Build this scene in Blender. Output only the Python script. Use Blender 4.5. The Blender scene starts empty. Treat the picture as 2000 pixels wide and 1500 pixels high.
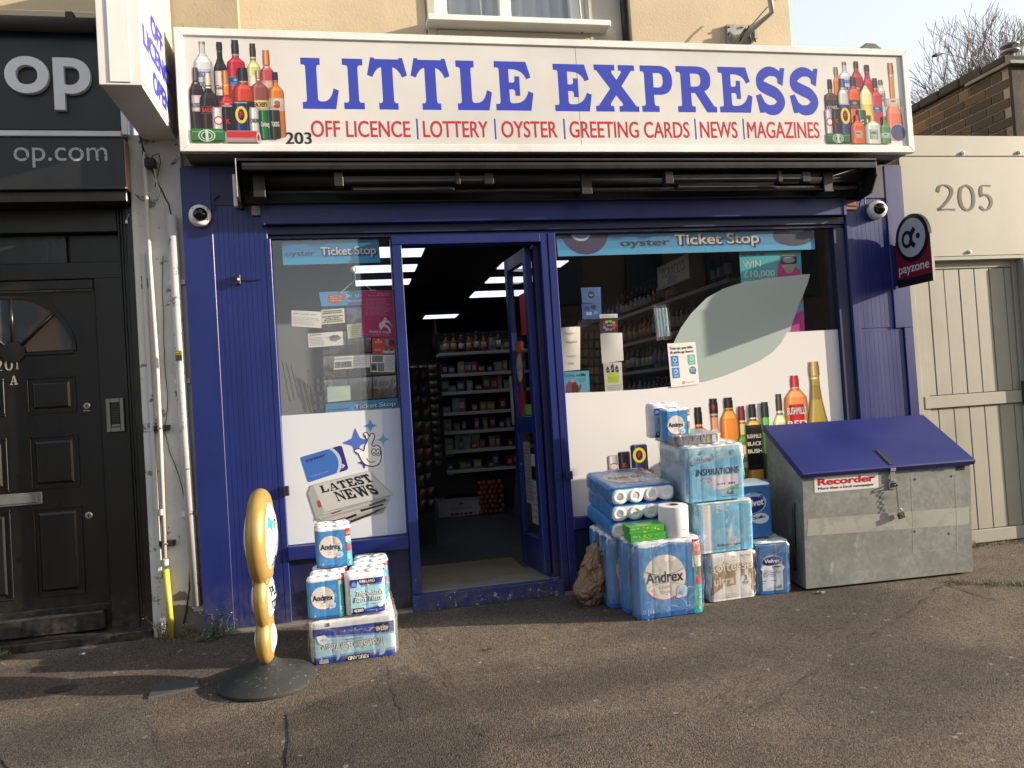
import bpy, bmesh, math, random
from mathutils import Vector, Matrix, noise
from mathutils.geometry import tessellate_polygon
random.seed(7)
scene = bpy.context.scene
col = scene.collection
pi = math.pi
# ------------------------------------------------------------------ camera
YAW, PITCH, ROLL, FPX = 0.20148386, 0.02343204, -0.06371377, 1537.51
CAM = Vector((0, -5.0, 1.26))
fw = Vector((math.sin(YAW)*math.cos(PITCH), math.cos(YAW)*math.cos(PITCH), math.sin(PITCH)))
r0 = Vector((math.cos(YAW), -math.sin(YAW), 0)); u0 = r0.cross(fw)
rt = math.cos(ROLL)*r0 + math.sin(ROLL)*u0
up = -math.sin(ROLL)*r0 + math.cos(ROLL)*u0
cd = bpy.data.cameras.new('camera'); cam = bpy.data.objects.new('camera', cd); col.objects.link(cam)
mm = Matrix((rt, up, -fw)).transposed().to_4x4(); mm.translation = CAM
cam.matrix_world = mm
cd.sensor_width = 36; cd.lens = FPX/2000*36; cd.clip_end = 500; cd.clip_start = .05
scene.camera = cam
# ------------------------------------------------------------------ world, sun, exposure
SUN = Vector((1.515, -.42, .42)).normalized()
EL = math.asin(SUN.z); AZ = math.atan2(SUN.x, SUN.y)
world = bpy.data.worlds.new('World'); scene.world = world; world.use_nodes = True
wt = world.node_tree; wt.nodes.clear()
sk = wt.nodes.new('ShaderNodeTexSky'); sk.sky_type = 'NISHITA'; sk.sun_disc = False
sk.sun_elevation = EL; sk.sun_rotation = AZ; sk.air_density = 1.0; sk.dust_density = 4.0; sk.ozone_density = 1.0
bg = wt.nodes.new('ShaderNodeBackground'); bg.inputs[1].default_value = .15
wo = wt.nodes.new('ShaderNodeOutputWorld')
wtc = wt.nodes.new('ShaderNodeTexCoord'); wsx = wt.nodes.new('ShaderNodeSeparateXYZ'); wt.links.new(wtc.outputs['Generated'], wsx.inputs[0])
wr = wt.nodes.new('ShaderNodeMapRange'); wr.inputs[1].default_value = 0; wr.inputs[2].default_value = 1; wr.inputs[3].default_value = .85; wr.inputs[4].default_value = .4
wt.links.new(wsx.outputs[2], wr.inputs[0]); wm = wt.nodes.new('ShaderNodeMix'); wm.data_type = 'RGBA'      # thin high haze whitening the sky
wt.links.new(wr.outputs[0], wm.inputs[0]); wt.links.new(sk.outputs[0], wm.inputs[6]); wm.inputs[7].default_value = (2.5, 2.55, 2.6, 1)
wt.links.new(wm.outputs[2], bg.inputs[0]); wt.links.new(bg.outputs[0], wo.inputs[0])
ld = bpy.data.lights.new('sun', 'SUN'); ld.energy = 3.7; ld.angle = math.radians(.6); ld.color = (1, .86, .69)
sun = bpy.data.objects.new('sun', ld); col.objects.link(sun)
sun.rotation_euler = SUN.to_track_quat('Z', 'Y').to_euler(); sun.location = SUN*30
vs = scene.view_settings; vs.view_transform = 'Standard'; vs.look = 'None'; vs.gamma = 1; vs.use_curve_mapping = False
vs.exposure = 1.42
scene.render.engine = 'CYCLES'
scene.cycles.max_bounces = 8; scene.cycles.transparent_max_bounces = 24
scene.cycles.caustics_reflective = False; scene.cycles.caustics_refractive = False

# ------------------------------------------------------------------ helpers: space
def ray(px, py): return (rt*((px-1000)/FPX) + up*(-(py-750)/FPX) + fw)
def pt(px, py, y=0.0):
    d = ray(px, py); return CAM + d*((y-CAM.y)/d.y)
def ptx(px, py, x):
    d = ray(px, py); return CAM + d*((x-CAM.x)/d.x)
def ptz(px, py, z):
    d = ray(px, py); return CAM + d*((z-CAM.z)/d.z)
SLOPE = math.atan(.07)
TILT = Matrix.Rotation(SLOPE, 4, 'X')          # forecourt falls towards the street
def gz(y): return .07*y
def ptt(px, py, y):                              # intersection in the tilted frame
    R = TILT.to_3x3().inverted(); d = R@ray(px, py); c = R@CAM
    return c + d*((y-c.y)/d.y)

# ------------------------------------------------------------------ helpers: materials
def lin(c):
    return tuple((v/255/12.92 if v/255 <= .04045 else ((v/255+.055)/1.055)**2.4) for v in c)
MC = {}
def nodes(name):
    m = bpy.data.materials.new(name); m.use_nodes = True
    nt = m.node_tree; b = nt.nodes['Principled BSDF']; return m, nt, b
def N(nt, t, **k):
    n = nt.nodes.new(t)
    for a, v in k.items(): setattr(n, a, v)
    return n
def setin(n, **k):
    for a, v in k.items(): n.inputs[a.replace('_', ' ')].default_value = v
def coords(nt, scale=(1, 1, 1), obj=True):
    tc = N(nt, 'ShaderNodeTexCoord'); mp = N(nt, 'ShaderNodeMapping'); mp.inputs['Scale'].default_value = scale
    nt.links.new(tc.outputs['Object'], mp.inputs[0]); return mp.outputs[0]
def tex(nt, vec, scale, detail=6, rough=.6, dist=0):
    n = N(nt, 'ShaderNodeTexNoise'); n.inputs['Scale'].default_value = scale; n.inputs['Detail'].default_value = detail
    n.inputs['Roughness'].default_value = rough; n.inputs['Distortion'].default_value = dist
    nt.links.new(vec, n.inputs[0]); return n.outputs[0]
def ramp(nt, v, a, b, c0=(0, 0, 0, 1), c1=(1, 1, 1, 1)):
    r = N(nt, 'ShaderNodeValToRGB'); e = r.color_ramp.elements
    e[0].position = a; e[1].position = b; e[0].color = c0; e[1].color = c1
    nt.links.new(v, r.inputs[0]); return r.outputs[0]
def mixc(nt, f, a, b, mode='MIX'):
    m = N(nt, 'ShaderNodeMix', data_type='RGBA', blend_type=mode)
    for i, v in ((0, f), (6, a), (7, b)):
        if hasattr(v, 'links'): nt.links.new(v, m.inputs[i])
        else: m.inputs[i].default_value = v if i == 0 else tuple(v)+((1,) if len(v) == 3 else ())
    return m.outputs[2]
def bump(nt, b, h, s, d=.01):
    n = N(nt, 'ShaderNodeBump'); n.inputs['Strength'].default_value = s; n.inputs['Distance'].default_value = d
    nt.links.new(h, n.inputs['Height']); nt.links.new(n.outputs[0], b.inputs['Normal']); return n
def flat(c, rough=.5, k=.82, metal=0, spec=.5, var=0.0):
    key = ('f', tuple(c), rough, k, metal, spec, var)
    if key in MC: return MC[key]
    m, nt, b = nodes('print_%d_%d_%d' % tuple(c[:3]))
    l = tuple(x*k for x in lin(c)); b.inputs['Base Color'].default_value = l+(1,)
    setin(b, Roughness=rough, Metallic=metal); b.inputs['Specular IOR Level'].default_value = spec
    if var:
        v = coords(nt); n = tex(nt, v, 6, 5)
        nt.links.new(mixc(nt, ramp(nt, n, .35, .7), [x*(1-var) for x in l], [min(1, x*(1+var*.6)) for x in l]), b.inputs['Base Color'])
    MC[key] = m; return m
def wear(name, c, chip=(.6, .6, .58), amount=.72, rough=.45, grime=.35, bs=.15, scale=9, chipscale=14, metal=0, streak=True):
    key = ('w', name)
    if key in MC: return MC[key]
    m, nt, b = nodes(name); v = coords(nt); vs_ = coords(nt, (1, 1, .12) if streak else (1, 1, 1))
    n1 = tex(nt, vs_, scale, 6, .65); n2 = tex(nt, v, chipscale, 9, .72, .3); n3 = tex(nt, v, 1.7, 5)
    c0 = mixc(nt, ramp(nt, n1, .3, .75), [x*(1-grime) for x in c], [min(1, x*(1+grime*.5)) for x in c])
    c1 = mixc(nt, ramp(nt, n3, .35, .7), c0, [min(1, x*1.12+.004) for x in c])
    msk = ramp(nt, n2, amount, amount+.015)
    c2 = mixc(nt, msk, c1, chip)
    nt.links.new(c2, b.inputs['Base Color'])
    nt.links.new(ramp(nt, n1, .2, .9, (rough*.8,)*3+(1,), (min(1, rough*1.3),)*3+(1,)), b.inputs['Roughness'])
    b.inputs['Metallic'].default_value = metal
    h = N(nt, 'ShaderNodeMath', operation='SUBTRACT'); nt.links.new(tex(nt, v, 60, 4), h.inputs[0]); nt.links.new(msk, h.inputs[1])
    bump(nt, b, h.outputs[0], bs, .003)
    MC[key] = m; return m
def glassmat(name, tint=(1, 1, 1), refl=1.0, frost=0.0):
    m = bpy.data.materials.new(name); m.use_nodes = True; nt = m.node_tree; nt.nodes.clear()
    o = N(nt, 'ShaderNodeOutputMaterial'); mx = N(nt, 'ShaderNodeMixShader'); t = N(nt, 'ShaderNodeBsdfTransparent')
    t.inputs[0].default_value = tuple(tint)+(1,); g = N(nt, 'ShaderNodeBsdfGlossy'); g.inputs['Roughness'].default_value = .015
    fr = N(nt, 'ShaderNodeLayerWeight'); fr.inputs[0].default_value = .5
    pw = N(nt, 'ShaderNodeMath', operation='POWER'); pw.inputs[1].default_value = 4.5; nt.links.new(fr.outputs['Facing'], pw.inputs[0])
    ml = N(nt, 'ShaderNodeMath', operation='MULTIPLY_ADD'); ml.inputs[1].default_value = .5; ml.inputs[2].default_value = .068*refl
    nt.links.new(pw.outputs[0], ml.inputs[0]); nt.links.new(ml.outputs[0], mx.inputs[0])
    v = coords(nt); n = tex(nt, v, 1.3, 2); bp = N(nt, 'ShaderNodeBump'); bp.inputs['Strength'].default_value = .05; bp.inputs['Distance'].default_value = .02
    nt.links.new(n, bp.inputs['Height']); nt.links.new(bp.outputs[0], g.inputs['Normal'])
    nt.links.new(t.outputs[0], mx.inputs[1]); nt.links.new(g.outputs[0], mx.inputs[2]); nt.links.new(mx.outputs[0], o.inputs[0])
    return m
def filmmat(name, white=.04, gloss=.17, bs=.9, scale=14):
    m = bpy.data.materials.new(name); m.use_nodes = True; nt = m.node_tree; nt.nodes.clear()
    o = N(nt, 'ShaderNodeOutputMaterial'); t = N(nt, 'ShaderNodeBsdfTransparent'); g = N(nt, 'ShaderNodeBsdfGlossy'); g.inputs['Roughness'].default_value = .16
    d = N(nt, 'ShaderNodeBsdfDiffuse'); d.inputs[0].default_value = (.85, .87, .9, 1)
    v = coords(nt); v2 = coords(nt, (1, 1, .3)); n = tex(nt, v2, scale, 5, .6, 1.2); n2 = tex(nt, v, scale*.6, 4, .6, 1.5)
    bp = N(nt, 'ShaderNodeBump'); bp.inputs['Strength'].default_value = bs; bp.inputs['Distance'].default_value = .01
    nt.links.new(n, bp.inputs['Height']); nt.links.new(bp.outputs[0], g.inputs['Normal']); nt.links.new(bp.outputs[0], d.inputs['Normal'])
    a = N(nt, 'ShaderNodeMixShader'); b = N(nt, 'ShaderNodeMixShader')
    nt.links.new(ramp(nt, n2, .45, .8, (white*.4,)*3+(1,), (min(1, white*5),)*3+(1,)), a.inputs[0])
    nt.links.new(t.outputs[0], a.inputs[1]); nt.links.new(d.outputs[0], a.inputs[2])
    ve = N(nt, 'ShaderNodeTexVoronoi', feature='DISTANCE_TO_EDGE'); ve.inputs['Scale'].default_value = scale*.8
    va = N(nt, 'ShaderNodeVectorMath', operation='MULTIPLY_ADD'); nz = N(nt, 'ShaderNodeTexNoise'); nz.inputs['Scale'].default_value = 7; nt.links.new(v, nz.inputs[0])
    nt.links.new(nz.outputs['Color'], va.inputs[0]); va.inputs[1].default_value = (.16, .16, .16); nt.links.new(v, va.inputs[2]); nt.links.new(va.outputs[0], ve.inputs[0])
    mxa = N(nt, 'ShaderNodeMath', operation='MAXIMUM'); crease_glint = ramp(nt, ve.outputs['Distance'], .0, .022, (.42, .42, .42, 1), (0, 0, 0, 1))  # white crease lines paint glints into the film's diffuse colour
    brk = N(nt, 'ShaderNodeMath', operation='MULTIPLY'); nt.links.new(crease_glint, brk.inputs[0]); nt.links.new(ramp(nt, tex(nt, v, 5, 2), .42, .58), brk.inputs[1])
    prev = a.inputs[0].links[0].from_socket; nt.links.new(prev, mxa.inputs[0]); nt.links.new(brk.outputs[0], mxa.inputs[1]); nt.links.new(mxa.outputs[0], a.inputs[0])
    b.inputs[0].default_value = gloss
    nt.links.new(a.outputs[0], b.inputs[1]); nt.links.new(g.outputs[0], b.inputs[2])
    nt.links.new(b.outputs[0], o.inputs[0]); return m

# ------------------------------------------------------------------ helpers: objects
def tag(o, label=None, cat=None, group=None, kind=None):
    if label: o['label'] = label
    if cat: o['category'] = cat
    if group: o['group'] = group
    if kind: o['kind'] = kind
    return o
INV = {}
def thing(name, label, cat, loc=(0, 0, 0), rot=None, group=None):
    o = bpy.data.objects.new(name, None); col.objects.link(o)
    m = Matrix.Translation(loc) @ (rot.to_4x4() if rot else Matrix.Identity(4))
    o.matrix_world = m; o.empty_display_size = .1
    INV[o.name] = m.inverted(); return tag(o, label, cat, group)
class MB:
    def __init__(s): s.v = []; s.f = []; s.m = []; s.cur = 0
    def add(s, vs, fs, m=None):
        o = len(s.v); s.v += [Vector(a) for a in vs]; s.f += [tuple(i+o for i in f) for f in fs]; s.m += [s.cur if m is None else m]*len(fs); return s
    def box(s, x0, x1, y0, y1, z0, z1, M=None):
        vs = [(x, y, z) for x in (x0, x1) for y in (y0, y1) for z in (z0, z1)]
        if M: vs = [M@Vector(a) for a in vs]
        return s.add(vs, [(0, 1, 3, 2), (4, 6, 7, 5), (0, 4, 5, 1), (2, 3, 7, 6), (0, 2, 6, 4), (1, 5, 7, 3)])
    def hexa(s, p):  # 8 points: bottom 4 ccw, top 4
        return s.add(p, [(3, 2, 1, 0), (4, 5, 6, 7), (0, 1, 5, 4), (1, 2, 6, 5), (2, 3, 7, 6), (3, 0, 4, 7)])
    def tube(s, pts, r, n=8, cap=True):
        pts = [Vector(p) for p in pts]; rs = r if isinstance(r, (list, tuple)) else [r]*len(pts); o = len(s.v)
        ref = None
        for i, p in enumerate(pts):
            d = (pts[min(i+1, len(pts)-1)]-pts[max(i-1, 0)]).normalized()
            if ref is None: ref = Vector((0, 0, 1)) if abs(d.z) < .9 else Vector((1, 0, 0))
            a = d.cross(ref).normalized(); b = d.cross(a); ref = -b if b.dot(ref) < 0 else b
            a = d.cross(ref).normalized(); b = d.cross(a)
            for k in range(n): s.v.append(p+(a*math.cos(2*pi*k/n)+b*math.sin(2*pi*k/n))*rs[i])
        for i in range(len(pts)-1):
            for k in range(n):
                s.f.append((o+i*n+k, o+i*n+(k+1) % n, o+(i+1)*n+(k+1) % n, o+(i+1)*n+k)); s.m.append(s.cur)
        if cap:
            s.f.append(tuple(o+k for k in range(n))[::-1]); s.f.append(tuple(o+(len(pts)-1)*n+k for k in range(n))); s.m += [s.cur]*2
        return s
    def lathe(s, prof, c=(0, 0, 0), n=24, M=None, close=False):
        o = len(s.v); M = M or Matrix.Identity(4)
        for r, z in prof:
            for k in range(n): s.v.append(Vector(c)+(M@Vector((r*math.cos(2*pi*k/n), r*math.sin(2*pi*k/n), z))))
        L = len(prof)
        for i in range(L-1+(1 if close else 0)):
            j = (i+1) % L
            for k in range(n):
                s.f.append((o+i*n+k, o+i*n+(k+1) % n, o+j*n+(k+1) % n, o+j*n+k)); s.m.append(s.cur)
        if not close:
            if prof[0][0] > 1e-6: s.f.append(tuple(o+k for k in range(n))[::-1]); s.m.append(s.cur)
            if prof[-1][0] > 1e-6: s.f.append(tuple(o+(L-1)*n+k for k in range(n))); s.m.append(s.cur)
        return s
    def grid(s, nu, nv, f, m=None):
        o = len(s.v)
        for j in range(nv+1):
            for i in range(nu+1): s.v.append(Vector(f(i/nu, j/nv)))
        for j in range(nv):
            for i in range(nu):
                a = o+j*(nu+1)+i; s.f.append((a, a+1, a+nu+2, a+nu+1)); s.m.append(s.cur if m is None else m)
        return s
    def prism(s, poly, f0, f1):   # poly 2D, f0/f1 map 2D to 3D for both sides
        n = len(poly); o = len(s.v)
        s.v += [Vector(f0(*p)) for p in poly]+[Vector(f1(*p)) for p in poly]
        for t in tessellate_polygon([[Vector((p[0], p[1], 0)) for p in poly]]):
            s.f.append(tuple(o+i for i in t)); s.f.append(tuple(o+n+i for i in t[::-1])); s.m += [s.cur]*2
        for i in range(n): s.f.append((o+i, o+(i+1) % n, o+n+(i+1) % n, o+n+i)); s.m.append(s.cur)
        return s
    def mesh(s, name, mats, inv=None, smooth=False):
        me = bpy.data.meshes.new(name)
        me.from_pydata([(inv@v if inv else v) for v in s.v], [], s.f)
        for m in (mats if isinstance(mats, (list, tuple)) else [mats]): me.materials.append(m)
        me.polygons.foreach_set('material_index', s.m)
        bm = bmesh.new(); bm.from_mesh(me); bmesh.ops.recalc_face_normals(bm, faces=bm.faces); bm.to_mesh(me); bm.free()
        if smooth: me.polygons.foreach_set('use_smooth', [True]*len(me.polygons))
        me.update(); return me
    def build(s, name, mats, parent=None, smooth=False, bev=0, world=True, seg=1):
        root = parent
        while root is not None and root.parent: root = root.parent
        inv = INV.get(root.name) if (root is not None and world) else None
        o = bpy.data.objects.new(name, s.mesh(name, mats, inv, smooth)); col.objects.link(o)
        if parent is not None: o.parent = parent
        if bev:
            b = o.modifiers.new('bevel', 'BEVEL'); b.width = bev; b.segments = seg; b.limit_method = 'ANGLE'; b.angle_limit = .6
        return o
def auto(o, ang=40):
    me = o.data; me.polygons.foreach_set('use_smooth', [True]*len(me.polygons))
    me.set_sharp_from_angle(angle=math.radians(ang)); return o
def dup(root, loc=None, label=None, rot=None):
    r = root.copy(); col.objects.link(r)
    if loc is not None: r.location = loc
    if rot is not None: r.rotation_euler = rot
    if label: r['label'] = label
    for ch in list(root.children):
        c = ch.copy(); col.objects.link(c); c.parent = r
        for g in list(ch.children):
            d = g.copy(); col.objects.link(d); d.parent = c
    return r

# ------------------------------------------------------------------ helpers: text and flat print
TC = {}
def textmesh(s, bold=0.0, ext=0.0):
    key = (s, bold, ext)
    if key in TC: return TC[key]
    cu = bpy.data.curves.new('t', 'FONT'); cu.body = s; cu.size = 1; cu.offset = bold; cu.extrude = ext; cu.resolution_u = 4 if len(s) > 12 else 10; cu.fill_mode = 'BOTH' if ext else 'FRONT'
    ob = bpy.data.objects.new('t', cu); col.objects.link(ob)
    dg = bpy.context.evaluated_depsgraph_get(); oe = ob.evaluated_get(dg); me = oe.to_mesh()
    me.calc_loop_triangles()
    V = [v.co.copy() for v in me.vertices]; F = [tuple(t.vertices) for t in me.loop_triangles]
    oe.to_mesh_clear(); bpy.data.objects.remove(ob); bpy.data.curves.remove(cu)
    TC[key] = (V, F); return TC[key]
_v, _ = textmesh('H'); CAPH = max(v.y for v in _v)-min(v.y for v in _v)
def arc(cx, cy, rx, ry, a0, a1, n=16):
    return [(cx+rx*math.cos(math.radians(a0+(a1-a0)*i/n)), cy+ry*math.sin(math.radians(a0+(a1-a0)*i/n))) for i in range(n+1)]
def spline(P, n=8, closed=False):
    out = []; L = len(P); rng = range(L) if closed else range(L-1)
    g = (lambda i: P[i % L]) if closed else (lambda i: P[max(0, min(L-1, i))])
    for i in rng:
        p0, p1, p2, p3 = g(i-1), g(i), g(i+1), g(i+2)
        for k in range(n):
            t = k/n
            out.append(tuple(.5*(2*p1[a]+(p2[a]-p0[a])*t+(2*p0[a]-5*p1[a]+4*p2[a]-p3[a])*t*t+(3*p1[a]-p0[a]-3*p2[a]+p3[a])*t**3) for a in (0, 1)))
    if not closed: out.append(tuple(P[-1]))
    return out
def path(cmds):
    out = []; cur = None
    for c in cmds:
        if len(c) == 2: out.append(c); cur = c
        else:
            for k in range(1, 7):
                t = k/6; out.append(((1-t)**2*cur[0]+2*t*(1-t)*c[0]+t*t*c[2], (1-t)**2*cur[1]+2*t*(1-t)*c[1]+t*t*c[3]))
            cur = (c[2], c[3])
    return out
def ribbon(pts, w, w2=None, nib=None):
    L = []; R = []; n = len(pts)
    for i, p in enumerate(pts):
        a = pts[max(0, i-1)]; b = pts[min(n-1, i+1)]; dx, dy = b[0]-a[0], b[1]-a[1]; l = math.hypot(dx, dy) or 1
        if nib is not None:
            an = math.atan2(dy, dx); ww = w+(w2-w)*abs(math.sin(an-nib))
        elif w2 is not None: ww = w+(w2-w)*math.sin(pi*i/(n-1))
        else: ww = w
        nx, ny = -dy/l*ww/2, dx/l*ww/2; L.append((p[0]+nx, p[1]+ny)); R.append((p[0]-nx, p[1]-ny))
    return L, R
class Canvas:
    EPS = .00025
    def __init__(s, mp=None): s.items = []; s.T = None; s.mp = mp
    def p(s, x, y): q = s.mp(x, y); return (q[0], q[1])
    def add(s, V, F, c, rough=None):
        if s.T: V = [s.T(*v) for v in V]
        xs = [v[0] for v in V]; ys = [v[1] for v in V]; bb = (min(xs), min(ys), max(xs), max(ys)); l = 0
        for it in s.items:
            b = it[3]
            if b[0] < bb[2] and bb[0] < b[2] and b[1] < bb[3] and bb[1] < b[3]: l = max(l, it[4]+1)
        s.items.append((V, F, [(tuple(k_), rough) for k_ in c] if isinstance(c, list) else (tuple(c), rough), bb, l)); return s
    def multi(s, polys):                       # several adjoining quads strips of different colours in one layer
        V, F, C_ = [], [], []
        for P_, c in polys:
            o = len(V); V += P_; n = len(P_)//2
            for i in range(n-1): F.append((o+i, o+i+1, o+n+i+1, o+n+i)); C_.append(c)
        return s.add(V, F, C_)
    def poly(s, P, c, holes=(), rough=None):
        loops = [list(P)]+[list(h) for h in holes]; allp = [p for l in loops for p in l]
        return s.add(allp, [tuple(t) for t in tessellate_polygon([[Vector((a[0], a[1], 0)) for a in l] for l in loops])], c, rough)
    def rect(s, x0, y0, x1, y1, c, rough=None): return s.add([(x0, y0), (x1, y0), (x1, y1), (x0, y1)], [(0, 1, 2, 3)], c, rough)
    def ell(s, cx, cy, rx, ry, c, n=28, a=0): 
        P = [(rx*math.cos(2*pi*i/n), ry*math.sin(2*pi*i/n)) for i in range(n)]; ca, sa = math.cos(a), math.sin(a)
        return s.poly([(cx+x*ca-y*sa, cy+x*sa+y*ca) for x, y in P], c)
    def rrect(s, x0, y0, x1, y1, r, c):
        return s.poly(arc(x1-r, y1-r, r, r, 0, 90, 5)+arc(x0+r, y1-r, r, r, 90, 180, 5)+arc(x0+r, y0+r, r, r, 180, 270, 5)+arc(x1-r, y0+r, r, r, 270, 360, 5), c)
    def line(s, pts, w, c, w2=None, nib=None):
        L, R = ribbon(pts, w, w2, nib); n = len(L); return s.add(L+R, [(i, i+1, n+i+1, n+i) for i in range(n-1)], c)
    def text(s, t, x, y, h, c, w=None, bold=0.012, ang=0, shear=0, align='l', vflip=False):
        V, F = textmesh(t, 0.0)
        if not V: return s
        if bold > .013:
            ky = h/CAPH; kx_ = (w/(max(v.x for v in V)-min(v.x for v in V))) if w else ky
            for a_, b_ in ((-1, -.6), (1, .6), (-1, .6), (1, -.6)):
                da, db = a_*bold*min(kx_, ky*1.3)*.62, b_*bold*ky*.62; s.text(t, x+da*math.cos(ang)-db*math.sin(ang), y+da*math.sin(ang)+db*math.cos(ang), h, c, w=w, bold=0, ang=ang, shear=shear, align=align)
            return s
        x0 = min(v.x for v in V); x1 = max(v.x for v in V); k = h/CAPH; kx = (w/(x1-x0)) if w else k
        W = (x1-x0)*kx; ox = {'l': 0, 'c': -W/2, 'r': -W}[align]; ca, sa = math.cos(ang), math.sin(ang); out = []
        for v in V:
            a = (v.x-x0)*kx+ox+shear*v.y*k; b = v.y*k
            out.append((x+a*ca-b*sa, y+a*sa+b*ca))
        return s.add(out, F, c)
    def tx(s, t, ax, ay, bx, by, hpx, c, **k):     # text whose baseline runs between two photographed points
        a = s.p(ax, ay); b = s.p(bx, by); h = math.dist(s.p(ax, ay), s.p(ax, ay-hpx))
        return s.text(t, a[0], a[1], h, c, w=math.dist(a, b), ang=math.atan2(b[1]-a[1], b[0]-a[0]), **k)
    def glyph(s, loops, x, y, w, h, c, ang=0, shear=0):
        ca, sa = math.cos(ang), math.sin(ang)
        f = lambda p: (x+(p[0]*w+shear*p[1]*h)*ca-p[1]*h*sa, y+(p[0]*w+shear*p[1]*h)*sa+p[1]*h*ca)
        return s.poly([f(p) for p in loops[0]], c, [[f(p) for p in l] for l in loops[1:]])
    def bars(s, x0, y0, x1, y1, n, c, fill=.45, rag=.3, rnd=None):   # lines of illegibly small print
        r = rnd or random; d = (y1-y0)/n
        for i in range(n):
            a = x0; yb = y0+d*(i+.3)
            while a < x1-(x1-x0)*rag*r.random():
                wl = (x1-x0)*r.uniform(.08, .2); s.rect(a, yb, min(a+wl, x1), yb+d*fill, c); a += wl+(x1-x0)*.03
    def build(s, name, F3, parent=None, cuts=None, back=None, rough=.35):
        mats = []; idx = {}; bm = bmesh.new(); bm_l = bm.verts.layers.float.new('h')
        for V, F, c, bb, l in s.items:
            cl = c if isinstance(c, list) else [c]*len(F)
            for k_ in set(cl):
                if k_ not in idx: idx[k_] = len(mats); mats.append(flat(k_[0], k_[1] if k_[1] is not None else rough))
            vv = []
            for v in V:
                q = bm.verts.new((v[0], v[1], 0)); q[bm_l] = s.EPS*(l+1); vv.append(q)
            for f, k_ in zip(F, cl):
                try: bm.faces.new([vv[i] for i in f]).material_index = idx[k_]
                except ValueError: pass
        if cuts:
            for u in cuts:
                bmesh.ops.bisect_plane(bm, geom=bm.verts[:]+bm.edges[:]+bm.faces[:], plane_co=(u, 0, 0), plane_no=(1, 0, 0))
        root = parent
        while root is not None and root.parent: root = root.parent
        inv = INV.get(root.name) if root is not None else None
        for v in bm.verts:
            q = Vector(F3(v.co.x, v.co.y, v[bm_l])); v.co = inv@q if inv else q
        me = bpy.data.meshes.new(name)
        bm.to_mesh(me); bm.free()
        for m in mats: me.materials.append(m)
        o = bpy.data.objects.new(name, me); col.objects.link(o)
        if parent is not None: o.parent = parent
        return o
def wallmap(y): return lambda px, py: (lambda q: (q.x, q.z))(pt(px, py, y))
def front(y): return lambda u, v, h: (u, y-h, v)
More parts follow.
